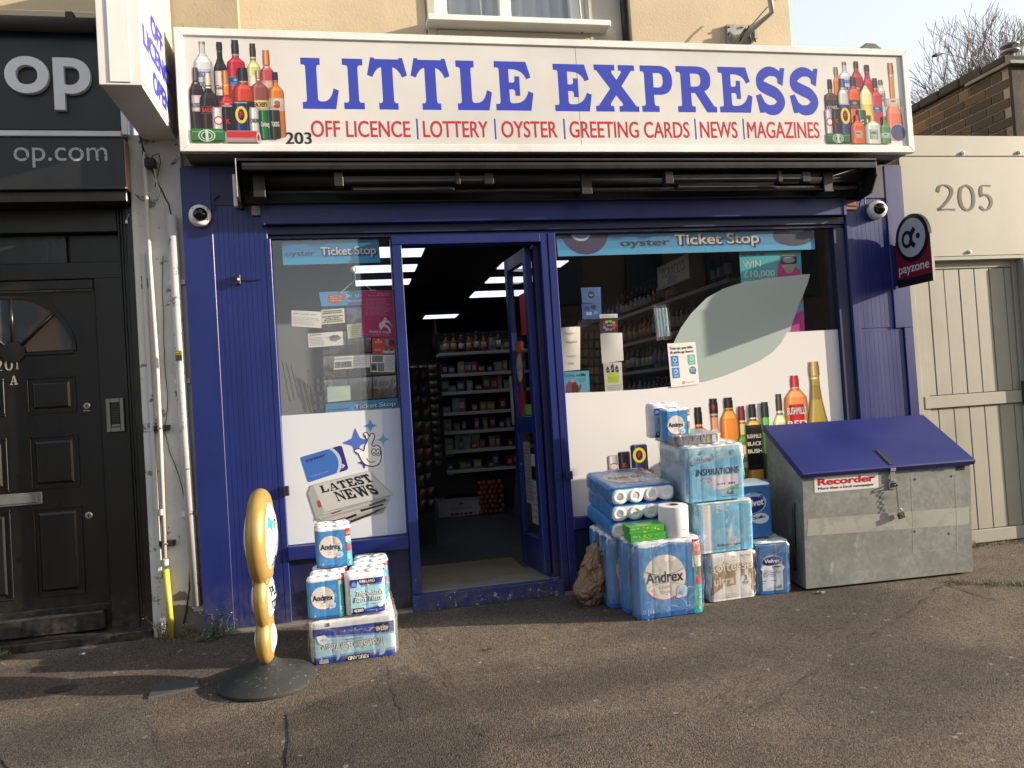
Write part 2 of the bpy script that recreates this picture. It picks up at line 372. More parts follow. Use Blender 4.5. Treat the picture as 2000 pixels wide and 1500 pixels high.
# slab-serif capitals drawn as outlines in a unit box
def mir(P): return [(1-x, y) for x, y in P][::-1]
GL = {
 'L': [path([(0, 1), (0, .865), (.06, .865), (.12, .865, .12, .8), (.12, .2), (.12, .135, .06, .135), (0, .135), (0, 0), (.9, 0), (1, .37), (.86, .41), (.78, .15, .56, .15), (.5, .15), (.42, .15, .42, .22), (.42, .8), (.42, .865, .48, .865), (.52, .865), (.52, 1)])],
 'I': [path([(0, 1), (0, .87), (.13, .87), (.26, .87, .26, .8), (.26, .2), (.26, .13, .13, .13), (0, .13), (0, 0), (1, 0), (1, .13), (.87, .13), (.74, .13, .74, .2), (.74, .8), (.74, .87, .87, .87), (1, .87), (1, 1)])],
 'T': [path([(.1, 1.03), (0, .68), (.13, .64), (.22, .82, .36, .84), (.36, .2), (.36, .13, .3, .13), (.26, .13), (.26, 0), (.74, 0), (.74, .13), (.7, .13), (.64, .13, .64, .2), (.64, .84), (.78, .82, .87, .64), (1, .68), (.9, 1.03), (.81, 1.03), (.8, 1), (.2, 1), (.19, 1.03)])],
 'E': [path([(0, 1), (0, .87), (.07, .87), (.12, .87, .12, .8), (.12, .2), (.12, .13, .07, .13), (0, .13), (0, 0), (.92, 0), (1, .36), (.87, .4), (.78, .15, .5, .15), (.44, .15), (.37, .15, .37, .22), (.37, .43), (.46, .43), (.52, .43, .52, .36), (.52, .3), (.65, .3), (.65, .7), (.52, .7), (.52, .63), (.52, .57, .46, .57), (.37, .57), (.37, .84), (.44, .84), (.74, .84, .83, .64), (.95, .68), (.84, 1)])],
 'X': [path([(0, 1), (0, .88), (.05, .88), (.35, .49), (.06, .12), (0, .12), (0, 0), (.42, 0), (.42, .12), (.36, .12), (.33, .14, .36, .19), (.48, .35), (.62, .18), (.64, .12, .58, .12), (.54, .12), (.54, 0), (1, 0), (1, .12), (.94, .12), (.62, .55), (.86, .88), (.94, .88), (.94, 1), (.56, 1), (.56, .88), (.61, .88), (.64, .85, .62, .83), (.51, .68), (.4, .83), (.39, .88, .44, .88), (.48, .88), (.48, 1)])],
 'P': [path([(0, 1), (0, .87), (.06, .87), (.12, .87, .12, .8), (.12, .2), (.12, .13, .06, .13), (0, .13), (0, 0), (.54, 0), (.54, .13), (.48, .13), (.4, .13, .4, .2), (.4, .37), (.62, .37), (1, .39, 1, .69), (1, .98, .62, 1)]), path([(.4, .84), (.56, .84), (.7, .84, .7, .69), (.7, .54, .56, .53), (.4, .53)])],
 'R': [path([(0, 1), (0, .87), (.06, .87), (.11, .87, .11, .8), (.11, .2), (.11, .13, .06, .13), (0, .13), (0, 0), (.45, 0), (.45, .13), (.4, .13), (.36, .13, .36, .2), (.36, .42), (.46, .42), (.74, 0), (1, 0), (1, .13), (.94, .13), (.7, .46), (.88, .52, .88, .72), (.88, .98, .56, 1)]), path([(.36, .84), (.5, .84), (.62, .84, .62, .71), (.62, .57, .5, .56), (.36, .56)])],
 'A': [path([(.42, 1), (.13, .13), (.07, .11), (0, .1), (0, 0), (.36, 0), (.36, .1), (.23, .12), (.29, .3), (.6, .3), (.66, .12), (.53, .1), (.53, 0), (1, 0), (1, .1), (.92, .12), (.62, 1)]), [(.32, .4), (.45, .78), (.57, .4)]],
 'N': [path([(0, 1), (0, .91), (.12, .88), (.12, .12), (0, .09), (0, 0), (.34, 0), (.34, .09), (.21, .12), (.21, .78), (.76, 0), (.88, 0), (.88, .88), (1, .91), (1, 1), (.68, 1), (.68, .91), (.79, .88), (.79, .36), (.33, 1)])],
 'W': [path([(0, 1), (0, .91), (.08, .89), (.28, 0), (.4, 0), (.53, .6), (.66, 0), (.78, 0), (.94, .89), (1, .91), (1, 1), (.76, 1), (.76, .91), (.86, .88), (.76, .36), (.63, .88), (.7, .91), (.7, 1), (.36, 1), (.36, .91), (.44, .88), (.36, .36), (.24, .88), (.31, .91), (.31, 1)])],
}
_L, _R = ribbon(spline([(.86, .74), (.72, .88), (.46, .92), (.2, .8), (.17, .62), (.4, .52), (.68, .42), (.82, .25), (.66, .09), (.4, .07), (.2, .18), (.12, .32)], 5), .155, .27)
GL['S'] = [_L+_R[::-1]]
def slabtext(cv, s, x, y, w, h, c, gaps=None, ang=0, shear=0, weights=None):
    wd = {'I': .62, 'L': .95, 'T': 1.0, 'E': 1.02, 'X': 1.05, 'P': .85, 'R': 1.05, 'S': .82, 'A': 1.05, 'N': 1.08, 'W': 1.45, ' ': .5}
    tot = sum(wd[k] for k in s)+.06*(len(s)-1); u = w/tot; a = 0
    for k in s:
        if k != ' ':
            cv.glyph(GL[k], x+a*math.cos(ang), y+a*math.sin(ang), wd[k]*u, h, c, ang, shear)
            if k == 'S':
                X = x+a*math.cos(ang); Y = y+a*math.sin(ang); ww = wd[k]*u
                cv.glyph([[(.75, .98), (.72, .66), (.9, .62), (1, .96), (.86, .98)]], X, Y, ww, h, c, ang, shear)
                cv.glyph([[(.1, .02), (.02, .4), (.18, .42), (.3, .2), (.24, .04)]], X, Y, ww, h, c, ang, shear)
        a += (wd[k]+.06)*u
# ================================================================== materials
BLUE = (.006, .0155, .125)
M_blue = wear('blue_gloss_paint', BLUE, (.42, .43, .5), .735, .38, .25, .12, 5, 16)
M_bluechip = wear('chipped_blue_paint', BLUE, (.45, .45, .45), .675, .42, .3, .3, 5, 30, streak=False)
M_chipped = wear('badly_chipped_blue_paint', BLUE, (.4, .42, .45), .58, .45, .3, .3, 5, 15, streak=False)
M_bluedk = wear('darkened_blue_paint', (.005, .009, .055), (.3, .3, .36), .75, .45, .3)  # blue darkened with the shade of recessed members; lock keeps and cables reuse it
M_bluelid = wear('blue_lid_paint', (.012, .019, .13), (.3, .32, .4), .8, .36, .22, .08, 2.5, 12, streak=False)
M_black = wear('black_gloss_paint', (.0065, .006, .006), (.12, .11, .1), .78, .3, .35, .1)
def splash(m, top=.32, dirt=(.10, .085, .07)):      # road dirt splashed up the foot of the woodwork
    nt = m.node_tree; b = nt.nodes['Principled BSDF']; src = b.inputs['Base Color'].links[0].from_socket; v = coords(nt)
    sx = N(nt, 'ShaderNodeSeparateXYZ'); nt.links.new(v, sx.inputs[0]); mr = N(nt, 'ShaderNodeMapRange'); mr.inputs[1].default_value = 0; mr.inputs[2].default_value = top; mr.inputs[3].default_value = .75; mr.inputs[4].default_value = 0; nt.links.new(sx.outputs[2], mr.inputs[0])
    ml = N(nt, 'ShaderNodeMath', operation='MULTIPLY'); nt.links.new(mr.outputs[0], ml.inputs[0]); nt.links.new(ramp(nt, tex(nt, v, 16, 8, .75), .38, .62), ml.inputs[1])
    nt.links.new(mixc(nt, ml.outputs[0], src, dirt), b.inputs['Base Color'])
for m_ in (M_blue, M_bluedk, M_bluechip, M_chipped, M_black): splash(m_)
M_blackpl = wear('black_plastic', (.012, .012, .012), (.05, .05, .05), .8, .5, .3)
M_char = wear('charcoal_fascia_panel', (.0095, .0098, .0105), (.08, .08, .08), .8, .42, .2, .05)
M_awn = wear('bronze_awning_metal', (.02, .018, .016), (.06, .055, .05), .72, .4, .45, .1, 7, 20, metal=.3)
M_wall = wear('cream_render', (.56, .45, .30), (.45, .38, .27), .71, .85, .14, .5, 3, 8)
M_wallgrey = wear('grey_cream_render', (.48, .45, .37), (.36, .34, .3), .7, .85, .15, .5, 3, 8)
M_pier = wear('flaking_white_masonry', (.60, .585, .55), (.2, .185, .16), .6, .85, .3, .7, 3, 6)
M_white = wear('white_plastic_frame', (.74, .74, .71), (.5, .48, .44), .78, .35, .1, .04)
M_alu = wear('white_coated_aluminium', (.72, .71, .68), (.4, .38, .34), .76, .32, .16, .04, 4, 10)
M_face = wear('sign_face_acrylic', (.585, .575, .55), (.5, .48, .44), .84, .35, .05, .02, 1.5, 6, streak=False)
M_gate = wear('stone_grey_gate_paint', (.27, .262, .215), (.42, .4, .33), .735, .55, .14, .2, 5, 9)
M_gatedk = wear('grey_panel_paint', (.29, .28, .23), (.3, .27, .22), .77, .5, .08, .1, 2, 7, streak=False)
M_pipe = wear('grey_white_pipe', (.5, .48, .43), (.25, .23, .2), .7, .5, .25, .2)
M_yellow = wear('yellow_pipe_sleeve', (.55, .46, .05), (.4, .35, .1), .74, .45, .2, .1)
M_galv = wear('galvanised_bracket', (.33, .32, .29), (.2, .14, .08), .66, .5, .3, .2, metal=.5)
M_gold = wear('gold_painted_rim', (.42, .275, .08), (.4, .25, .08), .82, .42, .12, .03, 6, 20, metal=.35, streak=False)
M_rubber = wear('dark_rubber', (.017, .02, .019), (.12, .115, .105), .6, .6, .5, .3, 9, 50, streak=False)
M_chrome = flat((190, 185, 170), .28, .8, metal=.9)
M_steel = flat((150, 150, 145), .4, .8, metal=.6, var=.2)
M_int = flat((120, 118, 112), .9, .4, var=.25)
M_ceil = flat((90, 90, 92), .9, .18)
M_glass = glassmat('window_glass')
M_white_roll = flat((240, 240, 240), .8, .85, var=.05)
M_film = filmmat('clear_plastic_film')
M_filmw = filmmat('milky_plastic_film', .08, .16, .6, 11)
def asphalt(name, base, seam=(.03, .03, .03), light=1.0):
    m, nt, b = nodes(name); v = coords(nt)
    vo = N(nt, 'ShaderNodeTexVoronoi'); vo.inputs['Scale'].default_value = 160; nt.links.new(v, vo.inputs[0])
    vo2 = N(nt, 'ShaderNodeTexVoronoi'); vo2.inputs['Scale'].default_value = 60; nt.links.new(v, vo2.inputs[0])
    n1 = tex(nt, v, 1.3, 6, .6); n2 = tex(nt, v, 6, 7, .65); n3 = tex(nt, v, 130, 3)
    c = mixc(nt, ramp(nt, n1, .3, .7), [x*.62 for x in base], [x*1.25 for x in base])
    c = mixc(nt, ramp(nt, n2, .35, .75), c, mixc(nt, .5, c, (base[0]*1.5, base[1]*1.35, base[2]*1.2)))
    c = mixc(nt, ramp(nt, vo.outputs['Color'], .1, .95, (.3, .3, .3, 1), (1.6, 1.55, 1.5, 1)), (0, 0, 0), c) if False else c
    sp = N(nt, 'ShaderNodeMix', data_type='RGBA', blend_type='MULTIPLY'); sp.inputs[0].default_value = 1
    nt.links.new(c, sp.inputs[6]); nt.links.new(ramp(nt, vo.outputs['Color'], .15, .9, (.45, .45, .45, 1), (1.7, 1.65, 1.6, 1)), sp.inputs[7])
    c = sp.outputs[2]
    # scattered pale chippings and old gum
    g = N(nt, 'ShaderNodeMath', operation='LESS_THAN'); g.inputs[1].default_value = .06
    vo3 = N(nt, 'ShaderNodeTexVoronoi'); vo3.inputs['Scale'].default_value = 55; nt.links.new(v, vo3.inputs[0]); nt.links.new(vo3.outputs['Color'], g.inputs[0])
    c = mixc(nt, g.outputs[0], c, (.27, .25, .22))
    g2 = N(nt, 'ShaderNodeMath', operation='LESS_THAN'); g2.inputs[1].default_value = .07
    vo4 = N(nt, 'ShaderNodeTexVoronoi'); vo4.inputs['Scale'].default_value = 4.2; nt.links.new(v, vo4.inputs[0]); nt.links.new(vo4.outputs['Distance'], g2.inputs[0])
    c = mixc(nt, g2.outputs[0], c, mixc(nt, .55, c, (.2, .19, .175)))
    vb = coords(nt, (.5, 1.1, 1)); big = tex(nt, vb, .9, 3, .5, 1.0)  # broad dark bands put soft foreground shadow into the asphalt colour
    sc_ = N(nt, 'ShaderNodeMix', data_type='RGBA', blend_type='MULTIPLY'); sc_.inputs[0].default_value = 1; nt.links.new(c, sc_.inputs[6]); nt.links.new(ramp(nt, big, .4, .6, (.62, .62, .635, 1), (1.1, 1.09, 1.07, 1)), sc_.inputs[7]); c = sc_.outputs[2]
    nt.links.new(c, b.inputs['Base Color']); b.inputs['Roughness'].default_value = .85; b.inputs['Specular IOR Level'].default_value = .3
    a1 = N(nt, 'ShaderNodeMath', operation='MULTIPLY_ADD'); a1.inputs[1].default_value = -.7; nt.links.new(vo.outputs['Distance'], a1.inputs[0]); nt.links.new(n3, a1.inputs[2])
    a2 = N(nt, 'ShaderNodeMath', operation='ADD'); nt.links.new(a1.outputs[0], a2.inputs[0]); nt.links.new(n2, a2.inputs[1])
    bump(nt, b, a2.outputs[0], 1.0, .011)
    return m
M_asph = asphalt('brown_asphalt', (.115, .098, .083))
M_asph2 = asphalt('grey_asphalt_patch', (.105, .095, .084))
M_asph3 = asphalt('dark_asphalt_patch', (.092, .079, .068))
M_crack = flat((70, 60, 51), .95, .6)
M_concrete = wear('worn_concrete', (.16, .145, .12), (.28, .26, .2), .68, .9, .3, .6, 6, 20, streak=False)

# ================================================================== ground
def gh(x, y):
    base = .07*y if y > -6.2 else -.434-.12
    return base
g = MB()
ys = [120, 30, 8, 2]+[1-.35*i for i in range(20)]+[-6.19]; 
xs = [-120, -30, -8]+[-4+.5*i for i in range(25)]+[12, 40, 120]
def gf(x, y):
    z = .07*y if y <= 0 else .004*y
    return (x, y, z+.006*noise.noise(Vector((x*.9, y*.9, 0)))*(1 if -6 < y < 1 else 0))
V = [gf(x, y) for y in ys for x in xs]; nx = len(xs)
g.add(V, [(j*nx+i, j*nx+i+1, (j+1)*nx+i+1, (j+1)*nx+i) for j in range(len(ys)-1) for i in range(nx-1)])
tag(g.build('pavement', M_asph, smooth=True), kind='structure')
r = MB(); r.box(-120, 120, -6.35, -6.2, -.7, -.43); tag(r.build('kerb', M_concrete, bev=.01), kind='structure')
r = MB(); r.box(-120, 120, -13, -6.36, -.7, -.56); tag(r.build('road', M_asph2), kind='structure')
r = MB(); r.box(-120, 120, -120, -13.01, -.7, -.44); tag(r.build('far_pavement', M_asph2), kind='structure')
def groundpoly(px, m, name, h=.004, wob=.015):
    P = []
    n = len(px)
    for i in range(n):
        a = px[i]; b = px[(i+1) % n]
        for k in range(8):
            t = k/8; q = ground_at(a[0]+(b[0]-a[0])*t, a[1]+(b[1]-a[1])*t); P.append((q.x+random.uniform(-wob, wob)*.6, q.y+random.uniform(-wob, wob)))
    mb = MB(); vs = [Vector((p[0], p[1], gf(*p)[2]+h)) for p in P]
    mb.add(vs, [tuple(t) for t in tessellate_polygon([[Vector((p[0], p[1], 0)) for p in P]])])
    return mb.build(name, m)
def ground_at(px, py):
    d = ray(px, py); t = (.07*CAM.y-CAM.z)/(d.z-.07*d.y); q = CAM+d*t; q.z = .07*q.y; return q
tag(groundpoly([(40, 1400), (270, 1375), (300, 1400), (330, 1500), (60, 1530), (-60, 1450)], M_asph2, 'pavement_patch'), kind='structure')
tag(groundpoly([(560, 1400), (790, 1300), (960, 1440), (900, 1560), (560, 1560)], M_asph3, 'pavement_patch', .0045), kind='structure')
def crack(pxs, w=.008, j=.02, m=M_crack, name='pavement_crack', h=.0065):
    pts = []
    for a, b in zip(pxs, pxs[1:]):
        A = ground_at(*a); B = ground_at(*b); n = max(3, int((B-A).length/.035))
        for k in range(n): pts.append(A.lerp(B, k/n))
    L = []; P2 = [(p.x+random.gauss(0, j*.35), p.y+random.gauss(0, j*.35)) for p in pts]
    mb = MB(); vs = []
    for i, p in enumerate(P2):
        a = P2[max(0, i-1)]; b = P2[min(len(P2)-1, i+1)]; dx, dy = b[0]-a[0], b[1]-a[1]; l = math.hypot(dx, dy) or 1; ww = w*.7*random.uniform(.1, 1)*(1 if noise.noise(Vector((p[0]*5, p[1]*5, 0))) > -.12 else .15)
        for s_ in (1, -1): x = p[0]-dy/l*ww/2*s_; y = p[1]+dx/l*ww/2*s_; vs.append((x, y, gf(x, y)[2]+h+.002))
    mb.add(vs, [(2*i, 2*i+1, 2*i+3, 2*i+2) for i in range(len(P2)-1)])
    return tag(mb.build(name, m), kind='structure')
crack([(800, 1225), (870, 1310), (905, 1400), (955, 1450)], .012)
crack([(755, 1305), (785, 1400), (800, 1455)], .015)
crack([(285, 1395), (325, 1475), (345, 1515)], .018)
crack([(575, 1395), (573, 1480)], .004)
crack([(1000, 1450), (1190, 1425), (1340, 1395), (1480, 1330), (1600, 1250), (1700, 1180)], .009)
crack([(1480, 1395), (1600, 1310), (1700, 1250), (1780, 1200), (1850, 1140)], .014)
crack([(1850, 1140), (1920, 1165), (2010, 1185)], .03, .03, flat((95, 92, 45), .95, .6), 'mossy_pavement_joint')
crack([(340, 1265), (330, 1300), (300, 1340), (290, 1370)], .01)
# concrete sill strip under the shopfront and small inspection cover
mb = MB(); mb.box(-.95, 4.02, -.045, .1, -.03, .012); tag(mb.build('concrete_footing', M_concrete, bev=.006), kind='structure')
cv = [ground_at(*p) for p in ((288, 1366), (300, 1338), (385, 1325), (392, 1345))]
c0 = sum(cv, Vector())/4
t = thing('inspection_cover', 'small worn metal inspection cover set in the pavement left of the round black sign base', 'manhole cover', c0)
mb = MB(); mb.hexa([p+Vector((0, 0, -.01)) for p in cv]+[p+Vector((0, 0, .009)) for p in cv]); mb.build('cover', wear('worn_iron_cover', (.055, .055, .053), (.12, .11, .1), .6, .7, .4, .8, 20, 60, streak=False), t, bev=.003)
q = ground_at(120, 1345)
t = thing('drain_hole', 'small dark ragged drain hole in the pavement in front of the black door', 'drain', q)
mb = MB(); mb.lathe([(.0, .006), (.05, .006), (.065, .004), (.08, .001)], q, 14, Matrix.Scale(.7, 4, (0, 1, 0))); mb.build('hole_rim', wear('damp_dirt', (.02, .02, .017), (.09, .09, .05), .6, .9, .4, .8, 20, 40, streak=False), t)

# ================================================================== shop building
shop = thing('shop_building', 'corner shop with dark blue wooden front, cream rendered wall above and open door', 'shop', (0, 0, 0))
def P(name, mat, *boxes, bev=.003, parent=None, **k):
    mb = MB()
    for b in boxes: mb.box(*b)
    return mb.build(name, mat, parent or shop, bev=bev, **k)
# upper rendered wall with a window opening
wx0, wx1, wz0 = .69, 1.74, 3.80
P('upper_wall', M_wall, (-1.0, wx0-.06, .12, .4, 2.75, 7), (wx1+.26, 3.29, .12, .4, 2.75, 7), (wx0-.06, wx1+.26, .12, .4, 2.75, wz0-.14), (wx0-.06, wx1+.26, .12, .4, 5.2, 7), bev=.01)
P('window_surround', M_wallgrey, (wx0-.06, wx0, .1, .4, wz0-.14, 5.2), (wx1, wx1+.26, .1, .4, wz0-.14, 5.2), (wx0, wx1, .1, .4, wz0-.14, wz0-.05), bev=.006)
P('side_wall', M_wallgrey, (3.0, 3.28, .41, 7.5, 2.9, 6.9))
P('stained_wall_panel', wear('stained_brown_render', (.36, .30, .2), (.2, .17, .12), .62, .85, .3, .6, 3, 8), (-.98, -.55, .085, .119, 3.0, 7), bev=.01)
w = MB()
for b in ((wx0, wx0+.085), (1.135, 1.215), (wx1-.1, wx1)): w.box(b[0], b[1], .17, .24, wz0, 5.1)
w.box(wx0+.086, 1.134, .175, .235, wz0, wz0+.085); w.box(1.216, wx1-.101, .175, .235, wz0, wz0+.05)
win = w.build('window', M_white, shop, bev=.006)
P('sill', M_white, (wx0-.07, wx1+.12, -.01, .18, wz0-.045, wz0-.002), parent=win, bev=.006)
for a, b in ((wx0+.086, 1.134), (1.216, wx1-.101)): P('pane', M_glass, (a, b, .2, .205, wz0+.051, 5.1), parent=win, bev=0)
mb = MB(); mb.grid(60, 1, lambda u, v: (wx0+.05+u*(wx1-wx0-.1), .3+.018*math.sin(u*60), wz0+.03+v*1.3)); mb.build('net_curtain', flat((190, 198, 205), .8, .7), win, smooth=True)
# parapet of the single-storey part
P('parapet', M_concrete, (3.29, 4.0, .12, .35, 2.7, 3.5), bev=.02)
a = pt(1660, 84, .25); b = pt(1735, 95, .25); c_ = pt(1700, 78, .25)
mb = MB(); mb.prism([(3.29, 3.722), (3.86, 3.724), (3.91, 3.772), (3.99, 3.768), (4.07, 3.71), (4.0, 3.5), (3.29, 3.5)], lambda u, v: (u, .14, v), lambda u, v: (u, .34, v)); mb.build('parapet_coping', M_concrete, shop, bev=.005)
# pilasters and boarded panels
ZT = 2.80
P('pilaster', M_blue, (-.935, -.765, -.004, .1, 0, ZT), (-.765, -.45, .0085, .1, 0, ZT), bev=.003)
n = 10; bw = (.765-.47)/n; bm_ = MB(); bm_.box(0, bw-.004, 0, .025, 0, ZT-.02); bme = bm_.mesh('board', M_blue)
def boards(x0, n, bw, z0, z1, y, mat, parent, name='board'):
    for i in range(n):
        mb = MB(); dy = random.uniform(-.0015, .0015); mb.box(x0+i*bw+.0008, x0+(i+1)*bw-.0008, y+dy*.3, y+.02+dy*.3, z0, z1); mb.build(name, mat, parent, bev=0)
pil = P('pilaster', M_blue, (3.935, 4.01, -.004, .1, 0, 1.62), (3.865, 4.01, -.004, .1, 1.62, ZT), (3.53, 3.935, .0125, .1, 0, ZT), (3.53, 3.585, -.002, .0124, 0, ZT), bev=.003)
pilL = [o for o in shop.children if o.name.startswith('pilaster')][0]
boards(-.765, n, bw, .0, ZT-.01, .004, M_blue, pilL)
boards(3.586, 10, (3.933-3.586)/10, 0, 1.61, .008, M_blue, pil); boards(3.586, 8, .279/8, 1.63, ZT-.01, .008, M_blue, pil)
# frame members
P('fascia_beam', M_blue, (-.475, 3.51, -.035, .08, 2.44, 2.562))
P('beam_end_cap', M_bluechip, (-.478, -.455, -.041, -.034, 2.435, 2.566)); P('beam_end_cap', M_bluechip, (3.49, 3.513, -.041, -.034, 2.435, 2.566))
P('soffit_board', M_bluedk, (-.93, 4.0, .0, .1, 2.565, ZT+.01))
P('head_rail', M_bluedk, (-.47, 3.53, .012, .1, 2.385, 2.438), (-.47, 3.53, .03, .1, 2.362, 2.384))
XG = {}
lw0, lw1 = pt(549, 812, .05).x, pt(781, 797, .05).x            # left glass edges
dr0, dr1 = .362, 1.272
rw0, rw1 = 1.372, pt(1641, 700, .05).x
P('window_post', M_blue, (-.47, lw0, .004, .11, 0, 2.361)); P('window_post', M_blue, (lw1, .3, .002, .11, 0, 2.361))
P('door_post', M_bluechip, (.301, dr0, -.012, .12, .1, 2.30)); 
P('door_head', M_blue, (.301, 1.271, -.008, .12, 2.302, 2.361))
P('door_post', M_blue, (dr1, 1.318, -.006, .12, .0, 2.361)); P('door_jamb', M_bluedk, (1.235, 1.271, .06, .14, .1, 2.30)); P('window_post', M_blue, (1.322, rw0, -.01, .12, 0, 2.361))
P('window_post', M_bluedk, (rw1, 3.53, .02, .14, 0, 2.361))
P('lock_keep', M_bluedk, (1.262, 1.30, -.03, -.011, .74, .79)); P('lock_keep', M_bluedk, (1.335, 1.38, -.035, -.011, .735, .79)); P('lock_keep', M_blackpl, (-.44, -.405, -.02, .003, .78, .84))
zls = pt(562, 1065, .05).z; zrs = pt(1118, 1008, .05).z
P('sill_rail', M_blue, (lw0, lw1, -.012, .11, zls-.085, zls-.004)); P('sill_rail', M_blue, (rw0, rw1, -.012, .13, zrs-.08, zrs-.004))
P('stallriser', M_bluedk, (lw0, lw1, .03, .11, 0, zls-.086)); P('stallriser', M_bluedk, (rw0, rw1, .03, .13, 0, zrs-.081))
P('threshold', M_chipped, (.296, 1.271, -.05, .1, .0, .098)); P('threshold_plate', M_concrete, (.3, 1.2, .02, .42, .06, .103))
# panes
P('window_pane', M_glass, (lw0, lw1, .052, .056, zls-.003, 2.362), bev=0); P('window_pane', M_glass, (rw0, rw1, .052, .056, zrs-.003, 2.362), bev=0)
# interior shell
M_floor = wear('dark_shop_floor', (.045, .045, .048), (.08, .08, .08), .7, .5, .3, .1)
P('interior_floor', M_floor, (-1.0, 3.9, .14, 9, -.02, .06), bev=0)
P('interior_ceiling', M_ceil, (-1.0, 3.9, .14, 9, 2.72, 2.78), bev=0)
P('interior_wall', M_int, (-1.05, -1.0, .12, 9, 0, 2.72), (3.9, 3.95, .14, 9, 0, 2.72), (-1.0, 3.9, 8.9, 9, 0, 2.72), bev=0)
P('flat_roof', M_concrete, (3.3, 4.0, .36, 9, 2.85, 2.95), bev=0)
# open door leaf: hinged on its right post and swung inwards
dz1 = 2.29; hx = 1.205; fa = ptz(990, 515, 2.27)
dl = Vector((fa.x-hx, fa.y-.09, 0)); L = min(.86, dl.length); ang = math.atan2(dl.y, dl.x)
DM = Matrix.Translation((hx, .1, 0)) @ Matrix.Rotation(ang, 4, 'Z')
def DP(name, mat, *bx, parent=None, bev=.003):
    mb = MB()
    for b in bx: mb.box(*b, M=DM)
    return mb.build(name, mat, parent or shop, bev=bev)
door = DP('door_leaf', M_bluechip, (0, .07, -.022, .022, .105, dz1), (L-.07, L, -.022, .022, .105, dz1), (.071, L-.071, -.021, .021, .105, .33), (.071, L-.071, -.021, .021, 1.05, 1.16), (.071, L-.071, -.021, .021, dz1-.09, dz1))
DP('door_glass', M_glass, (.071, L-.071, -.003, .003, .331, 1.049), (.071, L-.071, -.003, .003, 1.161, dz1-.091), parent=door, bev=0)
DP('push_bar', M_steel, (L-.06, L-.04, .03, .05, 1.1, 1.45), parent=door)
# door mat and entrance runner
t = thing('door_mat', 'flat brown coir mat just inside the open shop door', 'mat', (.74, .6, .1))
MB().box(.33, 1.1, .25, .8, .062, .11).build('mat', wear('coir_mat', (.17, .13, .08), (.2, .17, .1), .7, .95, .4, .8, 20, 50, streak=False), t)

# ------------------------------------------------------------------ ceiling lights
em = bpy.data.materials.new('light_panel'); em.use_nodes = True; eb = em.node_tree.nodes['Principled BSDF']
eb.inputs['Base Color'].default_value = (.8, .8, .8, 1); eb.inputs['Emission Color'].default_value = (.74, .80, 1, 1); eb.inputs['Emission Strength'].default_value = .62
def light_panel(x0, x1, y0, y1, lab):
    t = thing('ceiling_light', lab, 'ceiling light', ((x0+x1)/2, (y0+y1)/2, 2.7), group='lit panels in the shop ceiling')
    MB().box(x0-.02, x1+.02, y0-.02, y1+.02, 2.705, 2.719).build('frame', M_int, t); MB().box(x0, x1, y0, y1, 2.695, 2.704).build('diffuser', em, t)
for i, (x0, x1, y0, y1) in enumerate([(-.4, .72, 2.0, 2.45), (-.4, .72, 2.88, 3.25), (-.4, .72, 3.75, 4.1), (1.6, 2.3, 2.9, 3.25), (1.63, 2.35, 3.83, 4.2), (1.62, 2.3, 4.9, 5.4), (1.2, 1.72, 7.28, 7.7)]):
    light_panel(x0, x1, y0, y1, ['largest bright ceiling panel seen at the top left of the doorway', 'second bright ceiling panel on the left, seen through doorway and left window', 'third bright ceiling panel seen only through the left window', 'bright ceiling panel nearest the top of the open door leaf', 'middle bright ceiling panel behind the open door leaf', 'bright slanting ceiling panel left of the open door leaf', 'small distant ceiling panel at the back of the shop'][i])

# ------------------------------------------------------------------ main fascia sign
SY = -.18
sx0, sx1 = pt(338, 50, SY).x, pt(1765, 103, SY).x; sx1 = (sx1+pt(1790, 298, SY).x)/2; sx0 = (sx0+pt(353, 297, SY).x)/2
sz0 = 2.836; sz1 = pt(1050, 76, SY).z
sign = thing('shop_sign', 'long white lightbox sign reading LITTLE EXPRESS above the blue shopfront', 'shop sign', ((sx0+sx1)/2, 0, sz0))
MB().box(sx0+.01, sx1-.01, SY+.02, .1, sz0+.008, sz1-.008).build('sign_box', wear('dull_sign_back', (.2, .2, .18), (.1, .1, .09), .7, .6, .3), sign)
fwid = .046
fr = MB()
def mitre(x0, x1, z0, z1, w_, y0, y1, side):
    Q = {'t': [(x0, z1), (x1, z1), (x1-w_, z1-w_), (x0+w_, z1-w_)], 'b': [(x0, z0), (x1, z0), (x1-w_, z0+w_), (x0+w_, z0+w_)], 'l': [(x0, z0), (x0, z1), (x0+w_, z1-w_), (x0+w_, z0+w_)], 'r': [(x1, z0), (x1, z1), (x1-w_, z1-w_), (x1-w_, z0+w_)]}[side]
    return MB().prism(Q, lambda u, v: (u, y0, v), lambda u, v: (u, y1, v))
for s_ in 'tblr': mitre(sx0, sx1, sz0, sz1, fwid, SY-.012, SY+.035, s_).build('frame', M_alu, sign, bev=.003)
ym = pt(1127, 150, SY).x
MB().box(sx0+fwid, ym-.0015, SY, SY+.02, sz0+fwid, sz1-fwid).build('face_panel', M_face, sign)
MB().box(ym+.0015, sx1-fwid, SY, SY+.02, sz0+fwid, sz1-fwid).build('face_panel', M_face, sign)
def sp(cv, px, py): return cv.p(px, py)
BL = (58, 72, 190); RD = (205, 50, 62)
cv = Canvas(wallmap(SY)); G = [('L', 588, 664), ('I', 669, 713), ('T', 717, 799), ('T', 802, 882), ('L', 891, 963), ('E', 966, 1044)]
